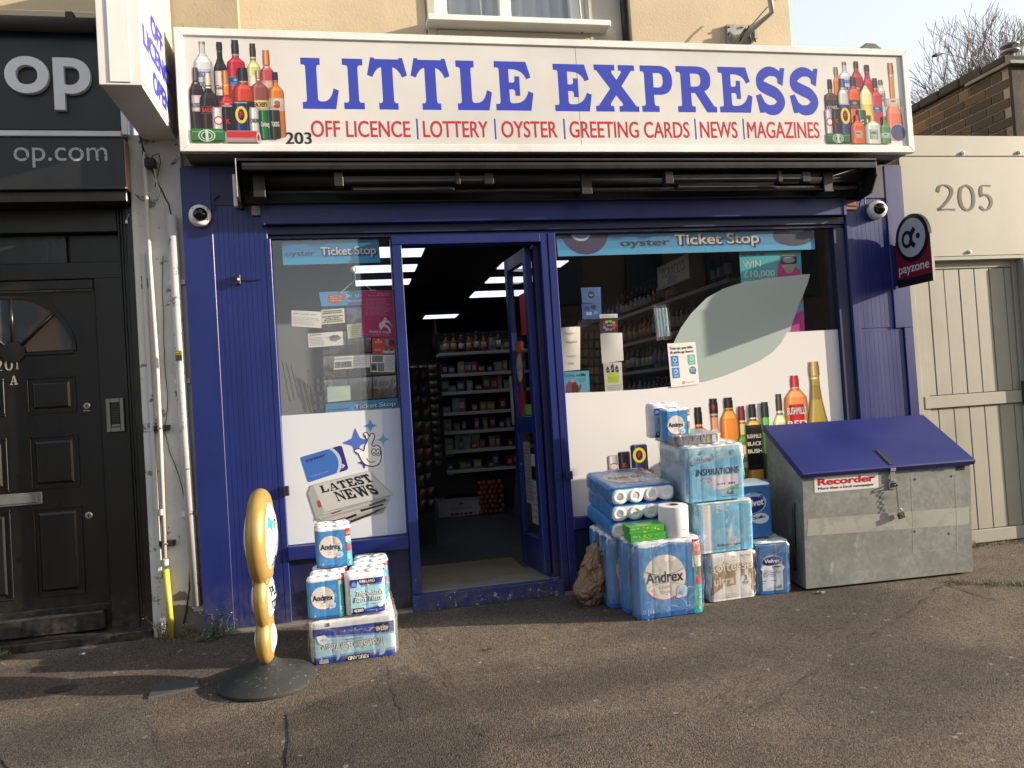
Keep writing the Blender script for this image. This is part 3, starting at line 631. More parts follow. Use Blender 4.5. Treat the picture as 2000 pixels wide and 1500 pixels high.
def slab(cv, k, x0, x1, yt, yb):
    a = cv.p(x0, yb); b = cv.p(x1, yb); hh = cv.p((x0+x1)/2, yt)[1]-cv.p((x0+x1)/2, yb)[1]
    cv.glyph(GL[k], a[0], a[1], b[0]-a[0], hh, BL)
    if k == 'S':
        cv.glyph([[(.74, .97), (.74, .66), (.9, .60), (1, 1.0), (.86, 1.0), (.82, .93)]], a[0], a[1], b[0]-a[0], hh, BL)
        cv.glyph([[(.1, 0), (0, .38), (.16, .42), (.3, .2), (.26, .1), (.24, .0)]], a[0], a[1], b[0]-a[0], hh, BL)
for k, a, b in G: slab(cv, k, a+4, b, 113+(a-588)*.018, 212.5+(a-588)*.008)
for k, a, b in [('E', 1085, 1158), ('X', 1165, 1249), ('P', 1255, 1317), ('R', 1325, 1401), ('E', 1407, 1472), ('S', 1479, 1538), ('S', 1545, 1603)]: slab(cv, k, a, b, 125+(a-1085)*.018, 217+(a-1085)*.008)
for s_, a, b in (('OFF LICENCE', 609, 802), ('LOTTERY', 828, 954), ('OYSTER', 981, 1089), ('GREETING CARDS', 1114, 1347), ('NEWS', 1369, 1441), ('MAGAZINES', 1461, 1601)):
    ya = 267+(a-609)*.0025; cv.tx(s_, a, ya, b, 267+(b-609)*.0025, 31, RD, bold=.018)
for x in (814, 966, 1101, 1357, 1451):
    a = cv.p(x, 232); b = cv.p(x+2.5, 272); cv.rect(a[0]-.005, b[1], a[0]+.005, a[1], BL)
cv.tx('203', 559, 281, 609, 281, 22, (40, 38, 38), bold=.03)
cv.build('sign_lettering', front(SY), sign, rough=.3)

def bottle(cv, cx, yt, yb, wpx, body, cap=(25, 25, 28), neck=None, label=None, lab=(.35, .62), nf=.32, sh=(.40, .52), capf=.2, text=None, tcol=(30, 30, 30), glass=None, lw=1.0, metric=False):
    if metric: x, z1, z0, w_ = cx, yt, yb, wpx
    else:
        a = cv.p(cx, yb); b = cv.p(cx, yt); x = (a[0]+b[0])/2; z0, z1 = a[1], b[1]; w_ = abs(cv.p(cx+wpx, (yt+yb)/2)[0]-cv.p(cx, (yt+yb)/2)[0])
    H = z1-z0; r = w_/2; n_ = r*nf; zf = lambda t: z1-t*H
    R_ = [(n_, 0), (n_, sh[0]), (r*.55, sh[0]+(sh[1]-sh[0])*.3), (r*.93, sh[0]+(sh[1]-sh[0])*.75), (r, sh[1]+.03), (r, .97), (r*.9, 1)]
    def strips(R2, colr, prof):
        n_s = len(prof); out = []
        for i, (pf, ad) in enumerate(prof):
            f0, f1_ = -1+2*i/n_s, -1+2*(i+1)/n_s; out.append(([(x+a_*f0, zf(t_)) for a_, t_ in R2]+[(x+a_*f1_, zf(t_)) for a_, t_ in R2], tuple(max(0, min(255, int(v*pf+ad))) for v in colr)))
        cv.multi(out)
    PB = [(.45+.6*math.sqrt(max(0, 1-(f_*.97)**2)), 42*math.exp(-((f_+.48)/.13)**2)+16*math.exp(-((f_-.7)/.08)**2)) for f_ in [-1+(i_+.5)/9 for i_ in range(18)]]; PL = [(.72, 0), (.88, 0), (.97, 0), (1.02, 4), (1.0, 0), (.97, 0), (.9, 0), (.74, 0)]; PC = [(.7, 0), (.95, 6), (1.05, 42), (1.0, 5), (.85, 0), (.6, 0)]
    strips(R_, glass or body, PB)
    if glass: strips([(a_*.94, t_) for a_, t_ in R_[3:]], body, PB)
    if neck: strips([(n_*.95, sh[0]), (n_*.95, capf)], neck, PB)
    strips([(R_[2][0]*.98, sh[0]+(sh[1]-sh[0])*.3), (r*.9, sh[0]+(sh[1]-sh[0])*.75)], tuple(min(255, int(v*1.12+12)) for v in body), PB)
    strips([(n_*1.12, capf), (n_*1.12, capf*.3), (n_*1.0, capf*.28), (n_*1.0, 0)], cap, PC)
    if nf < .5: strips([(n_*1.0, capf*1.25), (n_*1.0, capf*1.12)], tuple(min(255, v+60) for v in cap), PC)
    if label:
        strips([(r*lw, lab[1]), (r*lw, lab[0])], label, PL)
        if w_ > .05:
            dkl = tuple(int(v*.6) for v in label) if sum(label) > 300 else tuple(min(255, v+90) for v in label)
            for q_ in (.04, .93): cv.rect(x-r*lw*.92, zf(lab[0]+(lab[1]-lab[0])*q_)-H*.003, x+r*lw*.92, zf(lab[0]+(lab[1]-lab[0])*q_), dkl)
            if not text:
                rq = random.Random(int(cx*10)); cv.ell(x, zf(lab[0]+(lab[1]-lab[0])*.35), r*.35, (lab[1]-lab[0])*H*.16, dkl); cv.bars(x-r*lw*.7, zf(lab[1]-(lab[1]-lab[0])*.1), x+r*lw*.7, zf(lab[0]+(lab[1]-lab[0])*.6), 3, dkl, .35, .2, rq)
        if text:
            L_ = text if isinstance(text, list) else [text]; hh = (lab[1]-lab[0])*H/len(L_)
            for i, t_ in enumerate(L_): cv.text(t_, x, zf(lab[0])-hh*(i+.75), min(hh*.5, r*.6), tcol, w=r*1.6, bold=.03, align='c')
def can(cv, cx, yt, yb, wpx, body, rim=(170, 170, 172), deco=None, text=None, tcol=(240, 240, 240), metric=False):
    a = cv.p(cx, yb); b = cv.p(cx, yt); x = (a[0]+b[0])/2; z0, z1 = a[1], b[1]; w_ = abs(cv.p(cx+wpx, yt)[0]-cv.p(cx, yt)[0]); r = w_/2; H = z1-z0
    pf_ = [(.5, 0), (.7, 0), (.88, 3), (1.0, 45), (1.04, 10), (1.0, 0), (1.0, 0), (.9, 0), (.8, 0), (.66, 0), (.8, 22), (.46, 0)]; RR = [(.8, z0), (1, z0+H*.05), (1, z1-H*.08), (.8, z1)]
    cv.multi([([(x+r*a_*(-1+i/6), q_) for a_, q_ in RR]+[(x+r*a_*(-1+(i+1)/6), q_) for a_, q_ in RR], tuple(max(0, min(255, int(v*p_+ad))) for v in body)) for i, (p_, ad) in enumerate(pf_)])
    cv.poly([(x-r*.8, z1), (x-r*.85, z1-H*.035), (x+r*.85, z1-H*.035), (x+r*.8, z1)], rim)
    dk = tuple(int(v*.6) for v in body); lt = tuple(min(255, int(v*1.2+30)) for v in body)
    if deco == 'oval': cv.ell(x, z0+H*.6, r*.78, H*.27, (228, 205, 50)); cv.ell(x, z0+H*.6, r*.42, H*.18, (30, 40, 90)); cv.text('F', x, z0+H*.52, H*.17, (205, 50, 60), align='c', bold=.05)
    elif deco == 'badge': cv.ell(x, z0+H*.5, r*.7, H*.17, (185, 45, 50)); cv.ell(x, z0+H*.5, r*.55, H*.12, (235, 225, 225))
    if text: cv.text(text, x, z0+H*.42, min(r*.9, H*.15), tcol, w=r*1.5 if len(text) > 1 else None, align='c', bold=.04)
def lyingcan(cv, x0, x1, yt, yb, body, ring=True, red=None):
    a = cv.p(x0, yb); b = cv.p(x1, yt); r_ = (b[1]-a[1])/2; zc = (a[1]+b[1])/2
    cv.rrect(a[0], a[1], b[0], b[1], r_*.45, body)
    cv.rect(a[0]+.01, b[1]-r_*.5, b[0]-.01, b[1]-r_*.35, tuple(min(255, v+50) for v in body)); cv.rect(a[0]+.01, a[1]+r_*.1, b[0]-.01, a[1]+r_*.4, tuple(int(v*.6) for v in body))
    if red: cv.rect(a[0]+.01, zc, b[0]-.02, b[1]-r_*.1, red); cv.ell(b[0]-.01, zc, r_*.3, r_*.85, (200, 200, 205)); cv.ell(b[0]-.01, zc, r_*.15, r_*.45, (190, 40, 50))
    if ring:
        for rr, cc in ((.92, (205, 220, 205)), (.8, body), (.62, (205, 220, 205)), (.5, (60, 90, 65))): cv.ell((a[0]+b[0])/2-.005, zc, r_*rr*1.25, r_*rr*.95, cc)
        cv.rect((a[0]+b[0])/2-.012, zc-r_*.8, (a[0]+b[0])/2+.004, zc+r_*.8, (205, 220, 205))
cv = Canvas(wallmap(SY))
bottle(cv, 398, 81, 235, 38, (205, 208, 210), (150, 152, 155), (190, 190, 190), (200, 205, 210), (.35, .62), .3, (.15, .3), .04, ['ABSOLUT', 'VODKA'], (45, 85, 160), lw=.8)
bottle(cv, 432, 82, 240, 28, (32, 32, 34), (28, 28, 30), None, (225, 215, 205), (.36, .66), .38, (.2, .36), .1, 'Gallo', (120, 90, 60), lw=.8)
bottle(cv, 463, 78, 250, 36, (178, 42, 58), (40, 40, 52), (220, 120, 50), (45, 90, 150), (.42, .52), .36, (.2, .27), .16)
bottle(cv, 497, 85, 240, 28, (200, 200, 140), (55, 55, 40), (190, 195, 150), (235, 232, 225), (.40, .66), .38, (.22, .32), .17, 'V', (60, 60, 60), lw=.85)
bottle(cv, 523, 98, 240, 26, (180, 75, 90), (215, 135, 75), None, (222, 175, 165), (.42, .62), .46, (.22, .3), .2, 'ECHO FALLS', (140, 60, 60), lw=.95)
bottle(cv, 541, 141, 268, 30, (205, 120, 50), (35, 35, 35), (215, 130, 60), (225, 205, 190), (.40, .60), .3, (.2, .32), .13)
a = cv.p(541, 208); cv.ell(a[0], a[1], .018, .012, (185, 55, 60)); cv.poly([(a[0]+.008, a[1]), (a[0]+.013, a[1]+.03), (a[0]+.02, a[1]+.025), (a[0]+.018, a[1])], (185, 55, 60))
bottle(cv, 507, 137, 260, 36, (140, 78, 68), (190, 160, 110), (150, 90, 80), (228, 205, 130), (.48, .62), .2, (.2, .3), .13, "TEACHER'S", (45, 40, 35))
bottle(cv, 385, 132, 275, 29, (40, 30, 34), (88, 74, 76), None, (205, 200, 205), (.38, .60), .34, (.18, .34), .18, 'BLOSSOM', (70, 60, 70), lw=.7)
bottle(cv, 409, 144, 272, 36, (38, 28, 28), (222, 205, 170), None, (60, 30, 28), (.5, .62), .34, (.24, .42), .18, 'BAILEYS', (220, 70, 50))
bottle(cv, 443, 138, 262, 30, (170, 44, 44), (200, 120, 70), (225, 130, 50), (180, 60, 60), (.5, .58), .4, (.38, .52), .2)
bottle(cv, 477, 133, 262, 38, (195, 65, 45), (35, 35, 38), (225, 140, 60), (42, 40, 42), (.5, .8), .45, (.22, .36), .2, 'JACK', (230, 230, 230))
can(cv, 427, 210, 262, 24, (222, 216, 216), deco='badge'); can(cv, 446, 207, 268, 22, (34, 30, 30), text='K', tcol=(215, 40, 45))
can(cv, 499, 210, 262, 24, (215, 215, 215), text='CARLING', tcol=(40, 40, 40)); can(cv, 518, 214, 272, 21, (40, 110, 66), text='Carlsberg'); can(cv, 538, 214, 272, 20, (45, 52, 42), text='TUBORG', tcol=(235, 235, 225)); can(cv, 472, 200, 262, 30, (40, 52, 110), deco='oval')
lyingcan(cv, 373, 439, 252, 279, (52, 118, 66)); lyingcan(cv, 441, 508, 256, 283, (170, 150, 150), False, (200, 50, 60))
cv.build('printed_bottles', front(SY), sign, rough=.3)
cv = Canvas(wallmap(SY))
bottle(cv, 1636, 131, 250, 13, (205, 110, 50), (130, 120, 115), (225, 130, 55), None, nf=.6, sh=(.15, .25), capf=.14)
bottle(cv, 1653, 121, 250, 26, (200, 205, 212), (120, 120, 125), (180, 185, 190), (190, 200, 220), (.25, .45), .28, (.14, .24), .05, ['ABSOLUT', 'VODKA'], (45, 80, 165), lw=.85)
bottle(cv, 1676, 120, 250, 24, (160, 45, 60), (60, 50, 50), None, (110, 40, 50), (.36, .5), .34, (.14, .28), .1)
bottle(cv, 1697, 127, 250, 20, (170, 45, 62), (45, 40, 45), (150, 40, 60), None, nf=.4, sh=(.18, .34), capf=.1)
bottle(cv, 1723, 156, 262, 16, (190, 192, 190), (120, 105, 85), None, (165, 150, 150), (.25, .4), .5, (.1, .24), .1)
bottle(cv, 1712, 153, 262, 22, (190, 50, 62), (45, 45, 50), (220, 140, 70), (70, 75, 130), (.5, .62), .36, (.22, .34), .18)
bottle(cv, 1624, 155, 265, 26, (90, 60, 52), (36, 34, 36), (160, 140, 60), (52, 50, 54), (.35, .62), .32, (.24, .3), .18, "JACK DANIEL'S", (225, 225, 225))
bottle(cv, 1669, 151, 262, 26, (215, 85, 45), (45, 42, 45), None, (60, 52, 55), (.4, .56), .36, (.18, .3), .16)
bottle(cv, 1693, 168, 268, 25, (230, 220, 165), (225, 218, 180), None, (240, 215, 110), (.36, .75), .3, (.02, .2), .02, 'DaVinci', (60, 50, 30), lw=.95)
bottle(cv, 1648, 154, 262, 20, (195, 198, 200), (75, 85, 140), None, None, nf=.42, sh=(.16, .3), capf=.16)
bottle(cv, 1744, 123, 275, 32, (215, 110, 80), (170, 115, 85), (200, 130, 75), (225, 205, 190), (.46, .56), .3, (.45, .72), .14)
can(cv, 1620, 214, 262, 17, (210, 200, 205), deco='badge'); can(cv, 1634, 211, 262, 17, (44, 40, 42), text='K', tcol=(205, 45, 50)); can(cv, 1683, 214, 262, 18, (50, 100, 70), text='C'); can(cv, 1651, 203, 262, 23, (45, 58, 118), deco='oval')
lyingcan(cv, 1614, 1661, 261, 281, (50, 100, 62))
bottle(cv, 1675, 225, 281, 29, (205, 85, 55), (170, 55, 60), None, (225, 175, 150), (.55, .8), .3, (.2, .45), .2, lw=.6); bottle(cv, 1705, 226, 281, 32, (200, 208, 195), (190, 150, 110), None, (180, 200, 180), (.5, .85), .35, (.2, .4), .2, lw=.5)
bottle(cv, 1728, 228, 281, 20, (70, 130, 80), (60, 90, 70), None, (170, 205, 180), (.6, .8), .4, (.25, .45), .15)
a = cv.p(1754, 259); cv.ell(a[0], a[1], .062, .062, (175, 175, 195)); cv.ell(a[0], a[1], .056, .058, (70, 68, 115))
cv.build('printed_bottles', front(SY), sign, rough=.3)

# ------------------------------------------------------------------ projecting sign OFF LICENCE OPEN
px1 = -.949; zb, zt = 2.99, 4.05
ps = thing('projecting_sign', 'white box sign reading OFF LICENCE OPEN sticking out from the wall', 'projecting sign', (px1-.1, 0, zb))
MB().box(px1-.2, px1-.004, -.756, .06, zb, zt).build('sign_case', M_alu, ps, bev=.004)
MB().box(px1-.203, px1+.002, -.766, -.745, zb-.004, zt).build('edge_trim', M_alu, ps, bev=.003); MB().box(px1-.15, px1-.05, -.772, -.7665, zb+.01, zt).build('edge_trim', M_white, ps, bev=.002)
MB().box(px1-.004, px1, -.735, .05, zb+.02, zt-.02).build('sign_face', wear('side_sign_acrylic', (.40, .385, .35), (.3, .28, .25), .8, .5, .12, .02), ps, bev=.001)
cv = Canvas()
def fx(px, py): q = ptx(px, py, px1); return q.y, q.z
for s_, A, B, hp in (('OFF', (291, 66), (316, 88), .105), ('LICENCE', (280, 88), (336, 186), .105), ('OPEN', (298, 168), (331, 224), .105)):
    a = fx(*A); b = fx(*B); cv.text(s_, 0, 0, .01, BL) if False else None
lines = [('OFF', -.50, -.235, 3.385), ('LICENCE', -.69, -.02, 3.235), ('OPEN', -.515, -.145, 3.065)]
for s_, a, b, z in lines: cv.text(s_, a, z, .105, (50, 58, 185), w=b-a, bold=.1)
cv.build('sign_lettering', lambda u, v, h: (px1+h, u, v), ps)

# ------------------------------------------------------------------ awning cassette
aw = thing('awning_cassette', 'folded dark awning with rusty arms fixed under the sign above the window', 'awning', (1.5, 0, 2.53))
ax0, ax1 = -.575, 3.60
def A_(name, m, *bx, bev=.003):
    mb = MB()
    for b in bx: mb.box(*b)
    return mb.build(name, m, aw, bev=bev)
A_('cover', M_awn, (ax0, ax1, -.28, .0, 2.752, 2.768)); A_('back_plate', M_blackpl, (ax0, ax1, -.03, -.001, 2.57, 2.75))
mb = MB(); mb.prism([(-.285, 2.70), (-.29, 2.725), (-.28, 2.742), (-.255, 2.746), (-.25, 2.70)], lambda u, v: (ax0+.03, u, v), lambda u, v: (ax1-.01, u, v)); mb.build('front_rail', M_awn, aw, bev=.002)
A_('lower_lip', M_awn, (ax0+.08, ax1-.2, -.075, -.035, 2.56, 2.572)); A_('end_plate', M_awn, (ax0-.008, ax0, -.285, .0, 2.54, 2.77), (ax0-.03, ax0-.009, -.03, .0, 2.54, 2.76)); 
mb = MB(); mb.prism([(-.27, 2.75), (-.27, 2.66), (-.2, 2.55), (-.05, 2.53), (0, 2.56), (0, 2.75)], lambda u, v: (ax1, u, v), lambda u, v: (ax1+.008, u, v)); mb.build('end_plate', M_blackpl, aw)
A_('white_end_block', M_white, (ax0-.055, ax0-.031, -.05, .0, 2.55, 2.745)); A_('white_end_block', M_white, (ax1+.01, ax1+.04, -.06, .0, 2.545, 2.68))
MB().tube([(ax0+.02, -.13, 2.69), (ax1-.02, -.13, 2.69)], .05, 14).build('fabric_roll', M_blackpl, aw, smooth=True)
MB().tube([(ax0+.05, -.16, 2.60), (ax1-.08, -.16, 2.60)], .014, 8).build('torsion_bar', M_awn, aw, smooth=True)
for x0, x1 in ((.02, .90), (2.12, 3.08)):
    mb = MB(); mb.box(x0, x1, -.235, -.185, 2.632, 2.682); mb.box(x0+.05, x1-.2, -.2, -.15, 2.59, 2.625); mb.build('folding_arm', M_awn, aw, bev=.01)
    A_('arm_joint', M_awn, (x0-.05, x0+.005, -.25, -.19, 2.61, 2.695)); A_('arm_joint', M_awn, (x1-.02, x1+.04, -.24, -.19, 2.62, 2.69)); A_('arm_clip', M_awn, (x1-.2, x1-.17, -.24, -.18, 2.62, 2.71))
for x in (-.5, 1.52, 3.25): A_('wall_bracket', M_blackpl, (x, x+.07, -.19, -.031, 2.565, 2.70))
A_('corner_bracket', M_galv, (ax0+.04, ax0+.13, -.02, .002, 2.50, 2.56)); A_('corner_bracket', wear('rusty_bracket', (.25, .12, .06), (.1, .05, .03), .6, .8, .4), (ax1-.08, ax1+.01, -.02, .002, 2.48, 2.55))
mb = MB(); mb.tube([(ax1-.1, -.05, 2.7), (ax1-.08, -.2, 2.62), (ax1-.05, -.15, 2.58), (ax1+.01, -.1, 2.6), (ax1+.03, -.02, 2.5)], .004, 6); mb.build('loose_wire', M_blackpl, aw)

# ------------------------------------------------------------------ dome cameras
def dome(px, py, side, lab):
    c = pt(px, py, -.07); t = thing('dome_camera', lab, 'security camera', (c.x, 0, c.z))
    R = Matrix.Rotation(math.radians(90), 4, 'X')@Matrix.Rotation(math.radians(0), 4, 'Y')
    D = Matrix.Translation((c.x, 0, c.z))@Matrix.Rotation(math.radians(12*side), 4, 'Z')@Matrix.Rotation(math.radians(90), 4, 'X')
    mb = MB(); mb.v = []; 
    def L(prof, n=24): m_ = MB(); m_.lathe(prof, (0, 0, 0), n); m_.v = [D@v for v in m_.v]; return m_
    L([(.062, -.02), (.064, 0), (.064, .045), (.058, .06), (.04, .064)]).build('housing', M_white, t, smooth=True)
    L([(.041, .06), (.041, .066), (.036, .085), (.02, .1), (0, .104)]).build('dome_lens', flat((14, 14, 16), .06, .5), t, smooth=True)
    for a in (40, 140, 220, 320):
        x, y = .053*math.cos(math.radians(a)), .053*math.sin(math.radians(a)); m_ = MB(); m_.lathe([(.003, .06), (.003, .063), (0, .063)], (0, 0, 0), 8); m_.v = [D@(v+Vector((x, y, 0))) for v in m_.v]; m_.build('screw', M_blackpl, t)
    m_ = MB(); m_.tube([(c.x+side*.05, -.01, c.z+.02), (c.x+side*.09, -.012, c.z+.05), (c.x+side*.085, -.01, c.z+.1), (c.x+side*.12, -.008, c.z+.13)], .004, 6); m_.build('cable', M_bluedk, t)
dome(386, 418, 1, 'white dome camera on the left blue pilaster'); dome(1722, 407, -1, 'white dome camera on the right blue pilaster above the maroon sign')
q = pt(466, 547, 0)
t = thing('wall_sensor', 'tiny black sensor with white dot on the left blue boards', 'sensor', q)
MB().box(q.x-.014, q.x+.014, -.03, .003, q.z-.03, q.z+.03).build('body', M_blackpl, t, bev=.004); m_ = MB(); m_.lathe([(.008, -.0), (.008, .003), (0, .003)], (0, 0, 0), 10); m_.v = [Vector((q.x+v.x+.004, -.031-v.z, q.z+v.y)) for v in m_.v]; m_.build('lens', M_white, t)
MB().tube([(q.x+.014, -.008, q.z), (q.x+.06, -.004, q.z-.004), (q.x+.13, -.003, q.z-.002)], .003, 6).build('cable', M_blackpl, t)

# ------------------------------------------------------------------ payzone projecting sign
pxs = 3.903
pz = thing('payment_sign', 'maroon and black double-sided sign reading payzone sticking out of the right pilaster', 'projecting sign', (pxs, -.2, 1.9))
z0p, z1p = 1.905, 2.235; yc = -.19; zc = 2.235
def PX(P_, x0, x1): return MB().prism(P_, lambda u, v: (x0, u, v), lambda u, v: (x1, u, v))
PX([(-.012, z0p), (-.36, z0p), (-.36, z1p), (-.012, z1p)], pxs+.001, pxs+.019).build('sign_board', flat((118, 26, 50), .35), pz, bev=.002)
PX(arc(yc, zc, .165, .165, 0, 360, 40)[:-1], pxs-.004, pxs+.024).build('round_board', flat((20, 18, 20), .3), pz, bev=.002)
MB().box(pxs-.0, pxs+.02, -.364, -.3605, z0p, z1p-.01).build('edge_strip', M_steel, pz)
MB().box(pxs, pxs+.02, -.012, .004, z0p+.02, z1p-.02).build('wall_plate', M_blackpl, pz)
cv = Canvas(); G_ = (178, 184, 196); K_ = (22, 20, 24)
# u = -y so that text reads from the wall outwards
cv.rect(.012, z0p, .36, z0p+.055, (18, 16, 18)); cv.text('payzone', .035, z0p+.095, .062, (232, 222, 230), w=.30, bold=.02)
F_ = lambda off: (lambda u, v, h: (pxs-off-h, -u, v))
cv.build('print', F_(0), pz)
cv = Canvas(); cx = -yc; cv.ell(cx, zc, .135, .135, G_, 40); cv.ell(cx-.045, zc-.005, .055, .062, K_); cv.ell(cx-.047, zc-.005, .03, .037, G_)
cv.line(spline([(cx-.01, zc-.0), (cx+.005, zc+.03), (cx+.035, zc+.06)], 6), .036, K_); cv.line(spline([(cx-.01, zc-.01), (cx+.0, zc-.04), (cx+.03, zc-.065)], 6), .036, K_); cv.ell(cx+.065, zc+.0, .02, .02, K_)
cv.build('emblem', F_(.004), pz)
# ================================================================== vinyl on the shop windows
WHT = (232, 230, 228)
GY = .0515
cv = Canvas(wallmap(GY))
def PP(cv, pts): return [cv.p(*q) for q in pts]
cv.poly(PP(cv, [(1097, 768), (1180, 765), (1262, 760), (1345, 751), (1380, 745), (1420, 732), (1452, 719), (1485, 704), (1509, 688), (1525, 670), (1537, 649), (1636, 643.5), (1661, 1003), (1118, 1009)]), WHT)
cv.build('vinyl_panel', front(GY), shop, rough=.3)
cv = Canvas(wallmap(GY-.001))
OR = (225, 140, 65)
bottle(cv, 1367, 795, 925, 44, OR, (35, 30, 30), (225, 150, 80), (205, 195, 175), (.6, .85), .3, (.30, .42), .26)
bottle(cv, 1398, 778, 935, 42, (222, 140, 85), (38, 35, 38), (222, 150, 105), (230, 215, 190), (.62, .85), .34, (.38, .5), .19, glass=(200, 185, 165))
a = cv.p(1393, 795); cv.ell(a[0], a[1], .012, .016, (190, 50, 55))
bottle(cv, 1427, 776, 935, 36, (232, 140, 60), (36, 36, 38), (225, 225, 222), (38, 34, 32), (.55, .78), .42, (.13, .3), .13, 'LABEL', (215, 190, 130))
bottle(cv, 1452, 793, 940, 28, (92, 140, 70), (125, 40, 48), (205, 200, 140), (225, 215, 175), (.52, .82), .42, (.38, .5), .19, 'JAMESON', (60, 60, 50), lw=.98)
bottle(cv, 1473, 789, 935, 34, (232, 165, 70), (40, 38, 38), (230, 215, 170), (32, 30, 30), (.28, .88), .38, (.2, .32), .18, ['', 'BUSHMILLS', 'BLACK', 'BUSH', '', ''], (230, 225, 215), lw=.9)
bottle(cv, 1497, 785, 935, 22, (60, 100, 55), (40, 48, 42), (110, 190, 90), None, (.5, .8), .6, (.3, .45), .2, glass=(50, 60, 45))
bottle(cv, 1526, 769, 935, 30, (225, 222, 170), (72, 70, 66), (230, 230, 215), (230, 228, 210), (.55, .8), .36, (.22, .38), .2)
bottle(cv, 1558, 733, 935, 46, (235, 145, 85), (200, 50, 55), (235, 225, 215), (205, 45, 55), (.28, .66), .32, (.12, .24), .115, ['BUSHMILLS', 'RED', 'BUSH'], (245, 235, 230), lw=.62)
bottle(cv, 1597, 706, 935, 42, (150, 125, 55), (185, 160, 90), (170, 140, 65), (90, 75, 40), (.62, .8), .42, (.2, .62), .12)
can(cv, 1199, 889, 935, 24, (205, 200, 205), deco='badge', text='STELLA'); can(cv, 1220, 881, 935, 23, (36, 32, 34), text='K', tcol=(215, 55, 45)); can(cv, 1249, 867, 922, 32, (42, 55, 110), deco='oval')
lyingcan(cv, 1228, 1276, 916, 934, (215, 120, 70), False, (190, 70, 50))
cv.build('printed_bottles', front(GY-.001), shop, rough=.3)
# frosted film swoosh
fm, nt, b = nodes('frosted_film'); b.inputs['Base Color'].default_value = (.42, .50, .47, 1); setin(b, Roughness=.35)
ft = N(nt, 'ShaderNodeBsdfTransparent'); mx = N(nt, 'ShaderNodeMixShader'); mx.inputs[0].default_value = .72; out = nt.nodes['Material Output']
nt.links.new(ft.outputs[0], mx.inputs[1]); nt.links.new(b.outputs[0], mx.inputs[2]); nt.links.new(mx.outputs[0], out.inputs[0])
mp = wallmap(GY); SW = [(1316, 669), (1330, 640), (1350, 612), (1380, 582), (1412, 564), (1449, 552), (1500, 543), (1582, 535), (1578, 552), (1569, 575), (1560, 596), (1552, 618), (1546, 636), (1543, 648), (1537, 649), (1525, 670), (1509, 688), (1485, 704), (1452, 719), (1420, 732), (1380, 745), (1345, 751), (1325, 754)]
P2 = [mp(*q) for q in SW]; mb = MB(); mb.prism(P2, lambda u, v: (u, .0512, v), lambda u, v: (u, .0518, v)); mb.build('frosted_film', fm, shop)
# left window vinyl: card, hand, stars, newspapers
cv = Canvas(wallmap(GY)); cv.poly(PP(cv, [(549.5, 812), (781, 797), (794, 1041), (562, 1065)]), (222, 226, 232)); cv.poly(PP(cv, [(745, 799.5), (781, 797), (794, 1041), (757, 1045)]), (196, 208, 226))  # bluish right strip is the window post's shadow put into the panel colour
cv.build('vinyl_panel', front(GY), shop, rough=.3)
cv = Canvas(wallmap(GY-.001))
def sc(x, y): return (520+x/4.6867, 780+y/4.6875)      # zoomed crop coordinates of this panel
def star(p, c):
    P_ = PP(cv, [sc(*q) for q in p]); n_ = len(P_); cx = sum(q[0] for q in P_)/4; cy = sum(q[1] for q in P_)/4; out = []
    for i in range(4):
        a, b_ = P_[i], P_[(i+1) % 4]; m_ = ((a[0]+b_[0])/2*.55+cx*.45, (a[1]+b_[1])/2*.55+cy*.45); out += [a, ((a[0]+m_[0]*2)/3, (a[1]+m_[1]*2)/3), m_, ((b_[0]+m_[0]*2)/3, (b_[1]+m_[1]*2)/3)]
    cv.poly(out, c)
star([(950, 180), (1015, 240), (955, 300), (890, 245)], (90, 150, 215)); star([(813, 260), (960, 385), (825, 510), (693, 400)], (86, 110, 200)); star([(1068, 305), (1130, 365), (1072, 430), (1012, 372)], (100, 175, 215)); star([(900, 520), (960, 590), (895, 640), (830, 580)], (70, 75, 165))
HD = spline([sc(*q) for q in [(893, 470), (905, 420), (925, 375), (900, 340), (895, 312), (918, 303), (935, 325), (945, 338), (955, 318), (980, 312), (990, 335), (985, 370), (965, 415), (985, 430), (1010, 418), (1045, 445), (1052, 500), (1050, 550), (1025, 595), (970, 612), (915, 600), (880, 570), (855, 525), (840, 495), (808, 478), (812, 462), (845, 450), (870, 460)]], 5, True)
cv.poly(PP(cv, HD), (240, 240, 240)); H2 = PP(cv, HD+[HD[0]]); cv.line(H2, .0055, (28, 26, 28))
for ex, ey in ((985, 482), (1025, 486)):
    a = cv.p(*sc(ex, ey)); cv.ell(a[0], a[1], .016, .024, (28, 26, 28)); cv.ell(a[0], a[1], .0115, .019, (240, 240, 240)); cv.ell(a[0], a[1]-.005, .0055, .0055, (28, 26, 28))
cv.line(PP(cv, spline([sc(*q) for q in [(918, 540), (940, 568), (970, 575), (998, 562)]], 5)), .005, (28, 26, 28)); cv.line(PP(cv, spline([sc(*q) for q in [(905, 325), (922, 375), (938, 345)]], 5)), .0045, (28, 26, 28))
